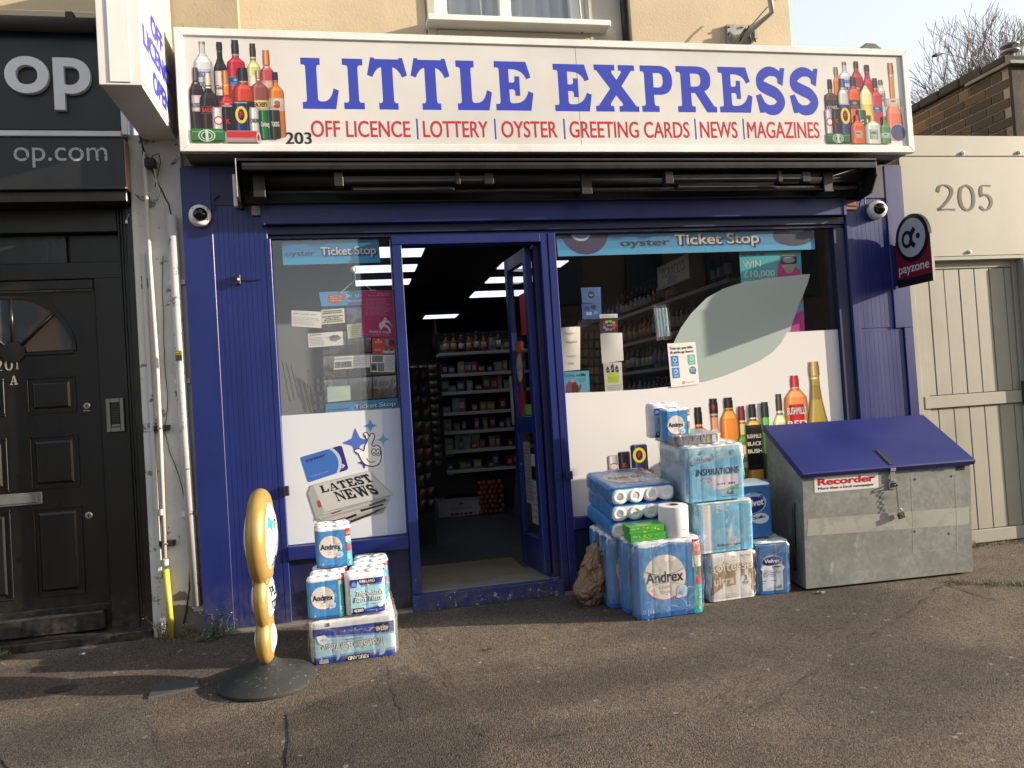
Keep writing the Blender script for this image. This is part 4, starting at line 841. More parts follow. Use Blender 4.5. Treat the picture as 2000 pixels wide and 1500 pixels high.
# travel card
A, B, C_, D_ = [cv.p(*sc(*q)) for q in [(385, 762), (755, 640), (690, 418), (312, 530)]]
def bil(u, v): return (A[0]*(1-u)*(1-v)+B[0]*u*(1-v)+C_[0]*u*v+D_[0]*(1-u)*v, A[1]*(1-u)*(1-v)+B[1]*u*(1-v)+C_[1]*u*v+D_[1]*(1-u)*v)
cv.T = bil
cv.rrect(0, 0, 1, 1, .06, (62, 110, 190)); cv.poly([(.62, 0)]+arc(.3, .5, .52, .75, -40, 40, 10)+[(.62, 1), (1, 1), (1, 0)], (185, 200, 215)); cv.poly([(.74, 0)]+arc(.38, .5, .52, .75, -40, 40, 10)+[(.74, 1), (.95, 1), (1, .93), (1, .07), (.95, 0)], (52, 45, 130))
cv.text('oyster', .1, .76, .13, (42, 40, 90), w=.48, bold=.02); cv.text('Transport for London', .08, .17, .035, (190, 205, 235), w=.45)
cv.ell(.87, .2, .055, .08, (225, 225, 235)); cv.ell(.87, .2, .035, .05, (52, 45, 130)); cv.rect(.8, .185, .94, .215, (225, 225, 235)); cv.T = None
# newspapers
def quad(px, c): cv.poly(PP(cv, [sc(*q) for q in px]), c)
gr = (186, 188, 186)
for i in range(9):
    d = 32*i/2.2; k = 176+random.randint(-22, 20)
    quad([(380+i*9, 830+d*2.1), (535+i*4-40, 1060+d*.6), (1150-i*6, 870+d*.9), (1120-i*6, 900+d*1.2), (770+i*2, 1140-i*4), (470+i*4, 1125-i*3)], (k, k, k-4))
for q, c in (([(720, 1085), (820, 1045), (830, 1065), (735, 1100)], (30, 30, 30)), ([(860, 1010), (1070, 955), (1078, 968), (870, 1030)], (28, 28, 28)), ([(770, 1110), (990, 1025), (1010, 1012), (1100, 985), (960, 1060), (780, 1130)], (52, 48, 48)), ([(600, 1040), (685, 1013), (690, 1022), (605, 1050)], (120, 60, 65)), ([(640, 1100), (720, 1075), (722, 1085), (650, 1112)], (150, 45, 50)), ([(440, 1080), (462, 1110), (445, 1112)], (165, 50, 55)), ([(945, 960), (1095, 908), (1098, 925), (950, 978)], (75, 78, 75))): quad(q, c)
quad([(382, 860), (410, 785), (930, 655), (945, 655), (1158, 868), (1160, 876), (530, 1040), (460, 1100), (440, 1040)], (165, 167, 165))
quad([(430, 790), (935, 660), (1150, 870), (532, 1030)], (196, 198, 196))
quad([(462, 930), (490, 922), (512, 985), (480, 992)], (160, 70, 75))
A, B, C_, D_ = [cv.p(*sc(*q)) for q in [(500, 985), (1150, 870), (930, 660), (440, 790)]]; cv.T = bil
NB = (30, 30, 32); slabtext(cv, 'LATEST', .08, .60, .88, .33, NB); slabtext(cv, 'NEWS', .25, .12, .62, .42, NB); cv.T = None
cv.build('printed_graphics', front(GY-.001), shop, rough=.3)

# ------------------------------------------------------------------ posters, cards and banners in the windows
def poster(name, label, cat, quadpx, y, draw, bow=.003, group=None, bg=(235, 233, 228), W=1.0, H=None):
    """quadpx: photographed corners TL, TR, BR, BL; draw(cv) works in u 0..1 / v 0..1"""
    TL, TR, BR, BL_ = [pt(*q, y) for q in quadpx]
    c = (BL_+BR)/2; t = thing(name, label, cat, (c.x, y, min(BL_.z, BR.z)), group=group)
    def F(u, v, h):
        q = BL_.lerp(BR, u).lerp(TL.lerp(TR, u), v); return (q.x, y-.0012-h-bow*math.sin(pi*u)*v, q.z)
    m = MB(); m.grid(6, 3, lambda u, v: (lambda q: (q[0], q[1]+.0009, q[2]))(F(u, v, 0))); m.grid(6, 3, lambda u, v: (lambda q: (q[0], q[1]+.0003, q[2]))(F(u, v, 0)))
    m.build('sheet', flat(bg, .6), t, smooth=True)
    c_ = Canvas(); c_.EPS = .0004; draw(c_)
    if c_.items: c_.build('print', F, t, cuts=[.1667, .333, .5, .667, .833], rough=.5)
    return t
GI = .066
def d_banner(full=True, off=0):
    def d(cv):
        cv.rect(0, 0, 1, 1, (52, 150, 200)); cv.rect(0, 0, 1, .28, (60, 165, 215)); cv.rect(.0, .6, 1, 1, (48, 135, 185))
        sh = (38, 42, 110)
        cv.text('oyster', .03, .38, .24, (70, 62, 130), w=.3, bold=.02);
        cv.text('Ticket Stop', .405, .33, .33, sh, w=.57, bold=.05); cv.text('Ticket Stop', .39, .38, .33, (215, 222, 225), w=.57, bold=.03)
    return d
def d_banner2(cv):
    cv.rect(0, 0, 1, 1, (84, 165, 215)); cv.rect(0, 0, 1, .3, (95, 185, 235)); cv.rect(0, .7, 1, 1, (80, 145, 185))
    cv.poly([p for p in arc(.105, 1.25, .088, 1.2, 180, 360, 20)]+[(.19, 1), (.02, 1)], (82, 76, 108)); cv.poly(arc(.09, 1.22, .04, .5, 205, 335, 12), (215, 218, 215)); cv.poly(arc(.09, 1.27, .033, .45, 205, 335, 12), (90, 160, 205))
    cv.poly(arc(.915, .75, .085, .55, 150, 390, 20), (62, 66, 96)); cv.ell(.92, 1.0, .04, .12, (100, 150, 180))
    cv.text('oyster', .235, .42, .34, (76, 70, 104), w=.185, bold=.03);
    cv.text('Ticket Stop', .448, .36, .5, (42, 62, 120), w=.33, bold=.05); cv.text('Ticket Stop', .44, .42, .5, (222, 220, 208), w=.33, bold=.035)
poster('ticket_banner', 'blue oyster Ticket Stop banner at the top of the left window', 'banner', [(550, 473), (739, 467), (743, 513), (553, 518)], GI, d_banner())
poster('ticket_banner', 'blue oyster Ticket Stop banner just above the white panel of the left window', 'banner', [(636, 789), (776, 777), (780, 800), (637, 812)], GI+.004, d_banner())
poster('ticket_banner', 'wide blue oyster Ticket Stop banner across the top of the right window', 'banner', [(1086, 461), (1589, 449), (1592, 487), (1090, 501)], GI, d_banner2)
def d_week(cv):
    cv.rect(0, 0, 1, 1, (215, 218, 218)); cv.rect(0, 0, .9, 1, (74, 160, 210)); cv.poly(spline([(.25, .12), (.12, .45), (.14, .75), (.2, .84), (.27, .72), (.34, .84), (.42, .74), (.42, .45)], 4, True), (205, 90, 80))
    for i, s_ in enumerate(('FIND YOUR', 'PERFECT', 'PARTNER')): cv.text(s_, .275, .62-i*.15, .09, (240, 225, 220), w=.2, align='c', bold=.03)
    cv.text('in this', .47, .56, .22, (225, 235, 240), w=.36, bold=.04); cv.text("week's", .47, .2, .22, (225, 235, 240), w=.38, bold=.04)
poster('magazine_header_card', 'blue card with red heart reading in this week\'s, hung on a string', 'card', [(623, 571), (734, 566), (737, 594), (628, 599)], GI+.006, d_week)
def d_mag(cv):
    cv.rect(0, 0, 1, 1, (178, 34, 102)); cv.text('Moira cleans', .5, .92, .025, (225, 190, 205), w=.42); cv.text("Do you don't have to", .2, .88, .025, (225, 190, 205), w=.65)
    rr = random.Random(3); cv.bars(.12, .46, .95, .84, 14, (200, 120, 160), .35, .35, rr)
    cv.ell(.72, .40, .035, .022, (235, 225, 230)); cv.line([(.7, .37), (.66, .28), (.56, .18)], .07, (235, 225, 230)); cv.line([(.66, .27), (.8, .22), (.86, .14)], .05, (235, 225, 230)); cv.line([(.7, .35), (.86, .32)], .035, (235, 225, 230)); cv.line([(.74, .4), (.93, .24)], .015, (235, 225, 230)); cv.line([(.68, .34), (.55, .28)], .035, (235, 225, 230)); cv.ell(.56, .25, .04, .03, (235, 225, 230))
    cv.text("moira's mops", .22, .09, .055, (235, 215, 225), w=.66, bold=.02); cv.text('LIFE IS TOO SHORT TO CLEAN', .14, .04, .02, (215, 160, 185), w=.7)
poster('flyer', "magenta moira's mops flyer beside the left door post", 'flyer', [(706, 568), (767, 567), (772, 660), (706, 657)], GI, d_mag, .006, bg=(178, 34, 102))
rr_ = random.Random(5)
def d_note(cv): cv.text('***', .06, .74, .1, (70, 70, 70), w=.18); cv.text('COUNT ITEMS', .3, .76, .07, (140, 140, 140), w=.55); cv.bars(.05, .12, .95, .62, 5, (195, 190, 188), .35, .3, rr_)
poster('notice', 'white lined notice, leftmost of the papers in the left window', 'notice', [(569, 606), (627, 609), (628, 641), (570, 637)], GI, d_note)
def d_tours(cv):
    for i, s_ in enumerate(('WINDOWS DOORS', 'CONSERVATORIES', '', 'FULL AND PARTTIMERS', 'CALL HARRY', '', 'NO JOB TOO SMALL')):
        if s_: cv.text(s_, .5, .84-i*.12, .07, (75, 75, 70), w=min(.86, .06*len(s_)), align='c', bold=.02)
    cv.bars(.12, .22, .9, .3, 1, (50, 50, 48), .8, .05, rr_)
poster('notice', 'cream handwritten-style notice just under the blue heart card', 'notice', [(627, 606), (672, 602), (674, 630), (628, 634)], GI, d_tours, bg=(225, 226, 205))
def d_roof(cv):
    cv.text('ROOF & RATS', .12, .86, .07, (120, 60, 70), w=.26, bold=.03); cv.line([(.05, .8), (.07, .9), (.1, .8)], .02, (170, 40, 60)); cv.bars(.04, .1, .45, .72, 6, (165, 165, 175), .4, .25, rr_)
    cv.poly([(.6, .55), (.72, .8), (.88, .72), (.95, .5), (.88, .4), (.78, .3), (.65, .35)], (150, 145, 138)); cv.poly([(.62, .7), (.85, .76), (.9, .6), (.66, .52)], (110, 104, 96)); cv.line([(.5, .6), (.64, .62)], .02, (90, 85, 80)); cv.line([(.9, .6), (.97, .55)], .02, (90, 85, 80))
poster('flyer', 'white card with a grey roof picture, tilted, in the left window', 'flyer', [(601, 652), (669, 647), (671, 674), (603, 679)], GI-.004, d_roof)
poster('notice', 'small yellowish note tucked beside the magenta flyer', 'notice', [(677, 634), (708, 630), (709, 658), (680, 662)], GI+.003, lambda cv: cv.bars(.12, .2, .85, .85, 5, (165, 165, 130), .3, .4, rr_), bg=(214, 218, 180))
def d_wards(cv):
    cv.rect(0, 0, 1, 1, (205, 62, 48)); cv.text('Wards', .1, .68, .12, (240, 220, 210), w=.33, bold=.02); cv.ell(.27, .87, .04, .05, (240, 220, 210)); cv.ell(.64, .72, .09, .19, (80, 170, 200)); cv.ell(.86, .7, .13, .2, (48, 46, 56))
    cv.rect(.43, .05, 1, .28, (120, 180, 225)); cv.ell(.6, .26, .07, .09, (120, 70, 55)); cv.ell(.84, .25, .07, .09, (90, 50, 45)); cv.rect(.52, .08, .7, .2, (215, 225, 235)); cv.rect(.76, .08, .92, .2, (215, 225, 235)); cv.bars(.08, .18, .38, .34, 2, (235, 200, 190), .35, .2, rr_)
poster('flyer', 'orange-red Wards flyer below the magenta flyer', 'flyer', [(727, 660), (771, 660), (772, 692), (728, 691)], GI, d_wards)
def d_photos(cv): cv.rect(.06, .58, .5, .95, (118, 124, 136)); cv.rect(.02, .06, .25, .5, (95, 98, 112)); cv.rect(.28, .04, .56, .52, (120, 126, 140)); cv.poly([(.02, .4), (.2, .32), (.26, .12), (.05, .1)], (60, 62, 72)); cv.bars(.6, .1, .95, .9, 9, (150, 155, 170), .35, .3, rr_)
poster('flyer', 'white card with four small grey photos below the orange-red flyer', 'flyer', [(724, 693), (771, 693), (771, 727), (724, 726)], GI, d_photos)
def d_code(cv):
    cv.rect(0, .72, .5, .9, (190, 185, 185)); r2 = random.Random(4); x = .03
    while x < .48: w_ = r2.uniform(.006, .018); cv.rect(x, .1, x+w_, .6, (50, 48, 50)); x += w_+r2.uniform(.006, .016)
    cv.bars(.54, .15, .95, .85, 5, (150, 150, 150), .3, .3, r2)
poster('notice', 'white strip card with a dark barcode block in the plastic pocket', 'notice', [(653, 697), (722, 693), (723, 717), (652, 722)], GI+.003, d_code)
poster('notice', 'pale green paper low in the left window above the blue banner', 'notice', [(639, 756), (684, 753), (685, 781), (640, 786)], GI, lambda cv: (cv.rect(.1, .3, .9, .32, (170, 190, 175)), cv.text('* Notices', .66, .9, .05, (90, 100, 95), w=.3)), bg=(188, 208, 192))
# plastic pocket holder, strings
t = thing('card_pocket_holder', 'clear plastic pocket holder hanging behind the cards in the left window', 'card holder', (pt(705, 690, .085).x, .085, pt(705, 790, .085).z))
TL, TR, BR, BL_ = [pt(*q, .085) for q in ((628, 600), (772, 594), (776, 775), (634, 786))]
for i in range(3):
    for j in range(4):
        f = lambda u, v, i=i, j=j: (lambda q: (q.x, .085-.01*math.sin(pi*v)+.008*noise.noise(Vector((u*5+i, v*5+j, 0))), q.z))(BL_.lerp(BR, (i+u*.96)/3).lerp(TL.lerp(TR, (i+u*.96)/3), (j+v*.93)/4))
        MB().grid(6, 6, f).build('pocket', M_film, t, smooth=True)
for c1, c2, c3 in (((690, 527), (665, 572), (735, 572)),):
    a, b_, c_ = [pt(*q, .062) for q in (c1, c2, c3)]; k = pt(694, 546, .062)
    t = thing('suction_hook', 'clear suction hook with string near the top of the left window', 'hook', a)
    MB().lathe([(.0, 0), (.018, .002), (.02, .006), (0, .012)], a, 14, Matrix.Rotation(pi/2, 4, 'X')).build('cup', M_white, t, smooth=True)
    MB().tube([a, (a.x+.01, .062, a.z-.04), k], .002, 5).build('string', M_white, t); MB().tube([b_, k, c_], .0015, 5).build('string', M_white, t)
# right window papers
def d_hope(cv): cv.rect(0, 0, 1, 1, (70, 110, 170)); cv.ell(.5, .52, .17, .24, (35, 40, 60)); cv.text('hope', .5, .45, .13, (200, 215, 230), w=.2, align='c')
poster('leaflet', 'blue leaflet with a dark round logo reading hope in the right window', 'leaflet', [(1134, 562), (1173, 561), (1174, 592), (1137, 591)], .09, d_hope, bg=(70, 110, 170))
def d_blu2(cv): cv.rect(0, 0, 1, 1, (60, 98, 160)); cv.ell(.25, .7, .16, .12, (40, 60, 120)); cv.ell(.6, .75, .15, .15, (35, 40, 60)); cv.rect(.2, .25, .5, .45, (150, 180, 210)); cv.ell(.7, .4, .1, .1, (110, 150, 200))
poster('leaflet', 'lower blue leaflet with bubbles directly under the hope leaflet', 'leaflet', [(1136, 593), (1174, 592), (1175, 622), (1138, 624)], .09, d_blu2)
def d_bub(cv):
    cv.rect(0, 0, 1, .8, (34, 32, 34)); cv.text('YOUR JUICE SHOP', .08, .86, .06, (120, 120, 120), w=.75)
    for i, c in enumerate([(200, 60, 90), (225, 140, 60), (120, 180, 90), (180, 200, 60), (120, 60, 150), (215, 90, 130), (90, 160, 180), (200, 80, 60), (160, 60, 120)]):
        a = i*.7; cv.ell(.53+.3*math.cos(a), .4+.22*math.sin(a), .1, .07, c)
    cv.ell(.53, .4, .2, .15, (24, 22, 26)); cv.text('JUICE', .53, .38, .07, (225, 225, 225), w=.3, align='c', bold=.03)
poster('leaflet', 'black leaflet with a ring of coloured dots in the right window', 'leaflet', [(1171, 614), (1206, 613), (1207, 650), (1172, 652)], GI, d_bub)
poster('blank_paper', 'blank crinkled white sheet under the black dotted leaflet', 'paper', [(1172, 651), (1215, 650), (1218, 704), (1176, 710)], GI+.003, lambda cv: None, .012)
def d_hand(cv):
    cv.rect(0, 0, 1, 1, (218, 216, 208))
    for i, (x, h_) in enumerate(((.22, .86), (.48, .94), (.72, .88))): cv.poly([(x-.08, .66), (x-.1, h_-.08), (x, h_+.03), (x+.09, h_-.08), (x+.09, .66)], (42, 40, 40)); cv.line([(x-.05, .72), (x+.05, h_-.1)], .03, (190, 185, 175))
    cv.rect(.2, .3, .8, .64, (196, 214, 70)); cv.rect(.2, .34, .8, .5, (180, 200, 55)); cv.bars(.12, .05, .9, .24, 3, (120, 120, 115), .3, .2, rr_); 
poster('leaflet', 'white leaflet with three black tips and a lime green block', 'leaflet', [(1178, 709), (1214, 707), (1217, 763), (1182, 766)], GI, d_hand)
def d_paper(cv):
    for s_, v, w_ in (('Papers', .83, .48), ('Required', .63, .6), ('Enquire', .31, .45), ('Inside', .14, .32)): cv.text(s_, .18+.05*(1-v)*3, v, .055, (150, 148, 145), w=w_)
poster('handwritten_notice', 'curled white sheet reading Papers Required Enquire Inside at the window edge', 'notice', [(1095, 640), (1133, 638), (1133, 722), (1100, 725)], GI, d_paper, .014, bg=(240, 236, 220))
def d_true(cv):
    cv.rect(0, 0, 1, 1, (95, 170, 195)); cv.text("it's true, we", .02, .76, .12, (35, 45, 70), w=.64); cv.text('blu', .69, .76, .15, (35, 45, 70), w=.18, bold=.03)
    cv.poly([(.05, .05), (.08, .4), (.2, .56), (.34, .5), (.42, .05)], (150, 60, 75)); cv.poly([(.02, .02), (.1, .26), (.22, .02)], (55, 75, 130)); cv.ell(.32, .58, .06, .07, (205, 160, 140)); cv.poly([(.28, .02), (.36, .5), (.46, .52), (.56, .3), (.58, .02)], (85, 45, 40)); cv.line([(.55, .06), (.62, .2), (.66, .38)], .05, (130, 70, 50)); cv.bars(.6, .5, .9, .7, 3, (60, 90, 130), .3, .2, rr_)
poster('leaflet', "light blue leaflet reading it's true, we blu at the lower window corner", 'leaflet', [(1099, 726), (1150, 724), (1152, 766), (1103, 770)], GI-.003, d_true)
def d_top(cv):
    cv.text('Top up, pay bills', .08, .86, .055, (48, 48, 55), w=.8, bold=.015); cv.text('& pick-up here!', .09, .765, .055, (48, 48, 55), w=.8, bold=.02)
    for x, v, c in ((.08, .47, (60, 130, 200)), (.08, .2, (60, 130, 200)), (.67, .47, (110, 185, 165))):
        cv.rect(x, v, x+.26, v+.24, c); cv.ell(x+.13, v+.15, .07, .055, (215, 230, 235)); cv.ell(x+.13, v+.15, .045, .035, c); cv.bars(x+.05, v+.02, x+.22, v+.07, 2, (215, 230, 235), .4, .1, rr_)
    cv.ell(.81, .34, .12, .09, (60, 120, 150)); cv.poly([(.82, .27), (.9, .24), (.91, .3)], (60, 120, 150)); cv.bars(.73, .3, .88, .4, 3, (215, 230, 235), .4, .1, rr_)
    cv.ell(.45, .08, .045, .03, (70, 75, 85)); cv.ell(.45, .08, .025, .016, (235, 233, 228)); cv.text('payzone', .53, .06, .04, (190, 195, 195), w=.32)
poster('notice', 'white poster reading Top up, pay bills and pick-up here!', 'poster', [(1303, 671), (1358, 668), (1366, 750), (1311, 757)], .046, d_top, .002)
def d_life(cv):
    cv.rect(0, 0, 1, 1, (72, 186, 196)); cv.poly([(0, .62), (.4, .72), (.7, .66), (1, .75), (1, .3), (0, .2)], (95, 180, 205)); cv.rect(0, 0, 1, .3, (190, 205, 205)); cv.poly([(0, .25), (.5, .3), (1, .4), (1, .2), (0, .12)], (205, 50, 150))
    cv.poly([(.55, .55), (.62, .86), (.75, .9), (.98, .78), (1, .5), (.8, .4)], (200, 45, 140)); cv.ell(.79, .86, .12, .09, (190, 165, 150)); cv.ell(.79, .925, .12, .05, (150, 150, 145)); cv.rrect(.66, .84, .93, .92, .03, (30, 30, 36)); cv.ell(.79, .88, .1, .028, (150, 165, 175)); cv.ell(.79, .79, .08, .035, (165, 160, 155))
    cv.text('SET FOR LIFE', .04, .935, .022, (25, 40, 50), w=.36, bold=.03)
    for s_, v, w_ in (('WIN', .83, .28), ('£10,000', .74, .5), ('EVERY', .65, .42), ('MONTH', .56, .45)): cv.text(s_, .05, v, .055, (210, 232, 230), w=w_, bold=.04)
poster('lottery_poster', 'turquoise SET FOR LIFE poster reading WIN £10,000 EVERY, behind the frosted swoosh', 'poster', [(1443, 487), (1563, 482), (1574, 690), (1457, 700)], .1, d_life, bg=(72, 186, 196))
def d_tob(cv):
    cv.rect(0, 0, 1, 1, (225, 215, 60)); cv.poly([(.3, .1), (.35, .4), (.5, .45), (.65, .3), (.6, .05)], (60, 55, 35)); cv.rect(.02, .03, .98, .06, (120, 115, 45))
    slabtext(cv, 'T', .14, .42, .11, .42, (35, 32, 25)); cv.text('OBACCO', .25, .42, .40, (35, 32, 25), w=.62, bold=.02)
# surgical mask in a bag
TL, TR, BR, BL_ = [pt(*q, .064) for q in ((1278, 602), (1303, 601), (1308, 656), (1284, 659))]
t = thing('surgical_mask', 'pale blue pleated surgical mask in a clear bag in the right window', 'face mask', (BL_+BR)/2)
MB().grid(14, 4, lambda u, v: (lambda q: (q.x, .07-.006*abs(math.sin(u*pi*4))-.006*math.sin(pi*v), q.z))(BL_.lerp(BR, u).lerp(TL.lerp(TR, u), v))).build('mask', flat((165, 200, 215), .8), t, smooth=True)
for k in (0, 1): MB().tube([(lambda q: (q.x, .06, q.z))(TL.lerp(TR, .15+.7*k+.02*math.sin(s_*2)).lerp(BL_.lerp(BR, .15+.7*k), s_/6)) for s_ in range(7)], .0012, 5).build('ear_loop', M_white, t)
MB().grid(4, 4, lambda u, v: (lambda q: (q.x, .059+.004*noise.noise(Vector((u*4, v*4, 2))), q.z+.006*(v-.5)))(BL_.lerp(BR, u*1.25-.12).lerp(TL.lerp(TR, u*1.25-.12), v*1.2-.1))).build('bag', M_film, t, smooth=True)

# ================================================================== interior
def intthing(name, label, cat, loc, group=None): return thing(name, label, cat, loc, group=group)
M_shelf = flat((190, 190, 190), .5, .9); M_dark = flat((38, 36, 36), .7, .4)
# grey board added behind the left window in place of a glass reflection
t = thing('reflection_board', 'plain grey board added behind the left window papers to stand in for a reflection', 'partition', (-.15, .45, .06))
MB().box(-.75, .07, .42, .45, .062, 2.6).build('board', wear('grey_board', (.13, .145, .15), (.11, .12, .12), .8, .7, .15), t)
# newspaper rack items at left window bottom
rk = thing('newspaper_rack', 'dark wire newspaper rack leaning inside the left window', 'rack', (-.2, .25, 1.0))
for i in range(9):
    a = pt(578+i*3.2, 735+i*2, .3); b_ = pt(592+i*3.2, 806, .25); MB().tube([a, b_], .003, 5).build('wire', M_dark if i % 3 else M_shelf, rk)
for i in range(3):
    a = pt(551+i*9, 705+i*4, .3); b_ = pt(566+i*9, 783-i*3, .28); MB().tube([a, b_], .005, 5).build('rod', flat((190, 190, 170), .5), rk)
t = thing('yellow_post', 'narrow yellow upright strip inside the left window', 'post', pt(603, 808, .2)); a = pt(600, 722, .2); b_ = pt(607, 806, .2)
MB().box(a.x, b_.x, .2, .22, b_.z-.2, a.z).build('post', flat((215, 180, 60), .5), t, bev=.002)
t = thing('wire_display', 'dark wire display of black and white packets inside the left window', 'display rack', pt(630, 806, .25))
for i in range(6):
    for j in range(2):
        a = pt(612+i*6.0, 738+j*36, .25); MB().box(a.x, a.x+.016, .25, .27, a.z-.085, a.z).build('packet', flat([(60, 50, 48), (170, 165, 155)][(i+j) % 2], .5), t)
        MB().box(a.x+.002, a.x+.014, .247, .2495, a.z-.05, a.z-.03).build('packet_label', flat((120, 100, 80), .5), t)
# right-hand wall of bottles
def shelving(name, label, x0, x1, y0, y1, zs, back='x1'):
    t = thing(name, label, 'shelving', ((x0+x1)/2, (y0+y1)/2, .06))
    if back == 'x1': MB().box(x1, x1+.03, y0, y1, .06, zs[-1]+.4).build('back_panel', M_dark, t)
    else: MB().box(x0, x1, y1, y1+.03, .06, zs[-1]+.25).build('back_panel', M_dark, t)
    for z in zs: MB().box(x0, x1, y0, y1, z-.035, z).build('shelf', M_shelf, t, bev=.002)
    return t
WX = 3.05
ZR = [.5, .85, 1.2, 1.52, 1.84, 2.16]
shelving('wall_shelving', 'tall wall shelving full of bottles along the right side inside the shop', WX, WX+.35, .9, 5.6, ZR)
ob = []
def botmesh(kind):
    R_, H_ = [(.036, .30), (.04, .27), (.045, .25), (.034, .24)][kind]
    pr = [(R_*.9, 0), (R_, .01), (R_, H_*.55), (R_*.8, H_*.64), (R_*.36, H_*.74), (R_*.34, H_*.9)]
    a = MB().lathe(pr, (0, 0, 0), 10).mesh('bottle', flat([(35, 70, 35), (160, 90, 30), (70, 30, 30), (150, 160, 160)][kind], .15), smooth=True)
    b_ = MB().lathe([(R_*1.02, H_*.16), (R_*1.02, H_*.48)], (0, 0, 0), 10).mesh('label', flat([(225, 220, 205), (215, 195, 140), (225, 215, 205), (140, 150, 200)][kind], .6), smooth=True)
    c_ = MB().lathe([(R_*.4, H_*.84), (R_*.4, H_)], (0, 0, 0), 10).mesh('cap', flat([(90, 20, 30), (30, 30, 30), (150, 120, 50), (40, 60, 120)][kind], .4), smooth=True)
    return a, b_, c_
BM = [botmesh(k) for k in range(4)]
kinds = ['green glass wine bottle', 'amber spirit bottle', 'dark red bottle', 'clear spirit bottle']
def put_bottle(k, x, y, z, lab, grp, s=1):
    o = bpy.data.objects.new('bottle', BM[k][0]); col.objects.link(o); o.location = (x, y, z); o.scale = (s, s, s); tag(o, lab, 'bottle', grp)
    for m_, nm in zip(BM[k][1:], ('label', 'cap')): c = bpy.data.objects.new(nm, m_); col.objects.link(c); c.parent = o
R_ = random.Random(11)
for zi, z in enumerate(ZR[2:]):
    y = 1.0; 
    while y < 5.4:
        k = (zi+int(y/.9)) % 4
        if not (zi >= 3 and 1.3 < y < 2.1): put_bottle(k, WX+.06, y, z+.001, kinds[k]+', '+['fourth highest', 'third highest', 'second highest', 'highest'][min(3, zi)]+' row of the dim right wall shelving', 'bottles on the wall shelving', R_.uniform(.85, 1.05))
        y += .105+R_.uniform(0, .03)+(.04 if y > 3 else 0)
TX = WX-.005
t = thing('tobacco_sign', 'yellow TOBACCO sign fixed to the high shelf inside the right window', 'sign', (TX, 1.7, 2.2))
q = [ptx(px, py, TX) for px, py in ((1283, 524), (1344, 494), (1345, 546), (1287, 566))]
MB().box(TX, TX+.01, q[1].y, q[0].y, (q[2].z+q[3].z)/2, (q[0].z+q[1].z)/2).build('sign_board', flat((165, 160, 60), .6), t)
c_ = Canvas(); d_tob(c_); y0_, y1_, z0_, z1_ = q[0].y, q[1].y, (q[2].z+q[3].z)/2, (q[0].z+q[1].z)/2
c_.build('print', lambda u, v, h: (TX-.001-h, y0_+(y1_-y0_)*u, z0_+(z1_-z0_)*v), t)
# card rack in the right window
t = thing('card_rack', 'dark wire rack of small dark packets behind the handwritten notice', 'rack', pt(1160, 760, .35))
for i in range(5):
    for j in range(7):
        a = pt(1128+i*11, 650+j*17, .35); MB().box(a.x, a.x+.035, .35, .37, a.z-.045, a.z).build('packet', flat(R_.choice([(80, 55, 45), (60, 45, 42), (100, 80, 60), (45, 40, 48)]), .5), t)
a = pt(1125, 635, .36); b_ = pt(1185, 770, .36); MB().box(a.x, b_.x, .372, .38, b_.z, a.z).build('rack_frame', M_dark, t)
# back gondola and goods seen through the doorway
ZS = [.55, .77, .98, 1.19, 1.42, 1.62, 1.86]
shelving('gondola_shelving', 'white-edged shelves of groceries facing the open doorway', .98, 2.0, 3.7, 4.05, ZS, back='y1')
pk = [MB().box(-.045, .045, -.03, .03, 0, .14).mesh('grocery_packet', flat(c, .45, .42)) for c in [(190, 70, 45), (70, 95, 150), (200, 170, 60), (80, 130, 70), (190, 190, 180), (150, 70, 110)]]
lb = MB().box(-.03, .03, -.032, -.0305, .04, .1).mesh('label', flat((200, 195, 180), .5, .6))
names = ['brick red', 'slate blue', 'mustard', 'leaf green', 'pale grey', 'plum']
for z in ZS:
    x = 1.03
    while x < 1.95:
        k = R_.randrange(6); o = bpy.data.objects.new('grocery_packet', pk[k]); col.objects.link(o); o.location = (x, 3.75, z+.001); o.scale = (R_.uniform(.5, 1.05), R_.uniform(.6, 1), R_.uniform(.45, 1.15)); o.rotation_euler = (0, 0, R_.uniform(-.25, .25)); o.location.y += R_.uniform(-.03, .06)
        tag(o, names[k]+' packet on the '+['lowest', 'second lowest', 'third lowest', 'middle', 'third highest', 'second highest', 'highest'][ZS.index(z)]+' of the shelves facing the door', 'packet', 'grocery packets on the facing shelves'); c = bpy.data.objects.new('label', lb); col.objects.link(c); c.parent = o; x += R_.choice([.07, .085, .1, .1, .14])
# bottles in front of top shelf (yellow caps)
for i in range(8): put_bottle([1, 1, 2, 1, 0, 1, 3, 0][i], 1.06+i*.085, 3.72, 1.862, 'squat bottle in the row on the top shelf facing the door', 'bottles on the top facing shelf', .75)
for (bx_, by_, z0_, lab_) in ((.50, 1.9, .35, 'tall dark stand of hanging colourful sweet bags just inside the door on the left'), (.56, 2.7, .3, 'second stand of hanging sweet bags behind the first inside the door')):
    t = thing('sweet_bag_stand', lab_, 'display stand', (bx_, by_, .06)); MB().box(bx_-.14, bx_+.16, by_+.06, by_+.08, .06, 1.62).build('stand_back', M_dark, t)
    for i in range(4):
        for j in range(11):
            x_ = bx_-.12+i*.08; z_ = z0_+j*.115+R_.uniform(-.012, .012); a_ = R_.uniform(-.02, .02)
            mb = MB(); mb.grid(4, 4, lambda u, v: (x_+(u-.5)*.07+a_*v, by_+.03-.022*math.sin(pi*u)*math.sin(pi*v)-.02*R_.random()*0, z_+v*.1)); mb.build('sweet_bag', flat(R_.choice([(120, 50, 40), (60, 70, 45), (110, 95, 45), (70, 60, 60), (45, 50, 75), (95, 85, 75), (60, 45, 40)]), .3, .6), t, smooth=True)
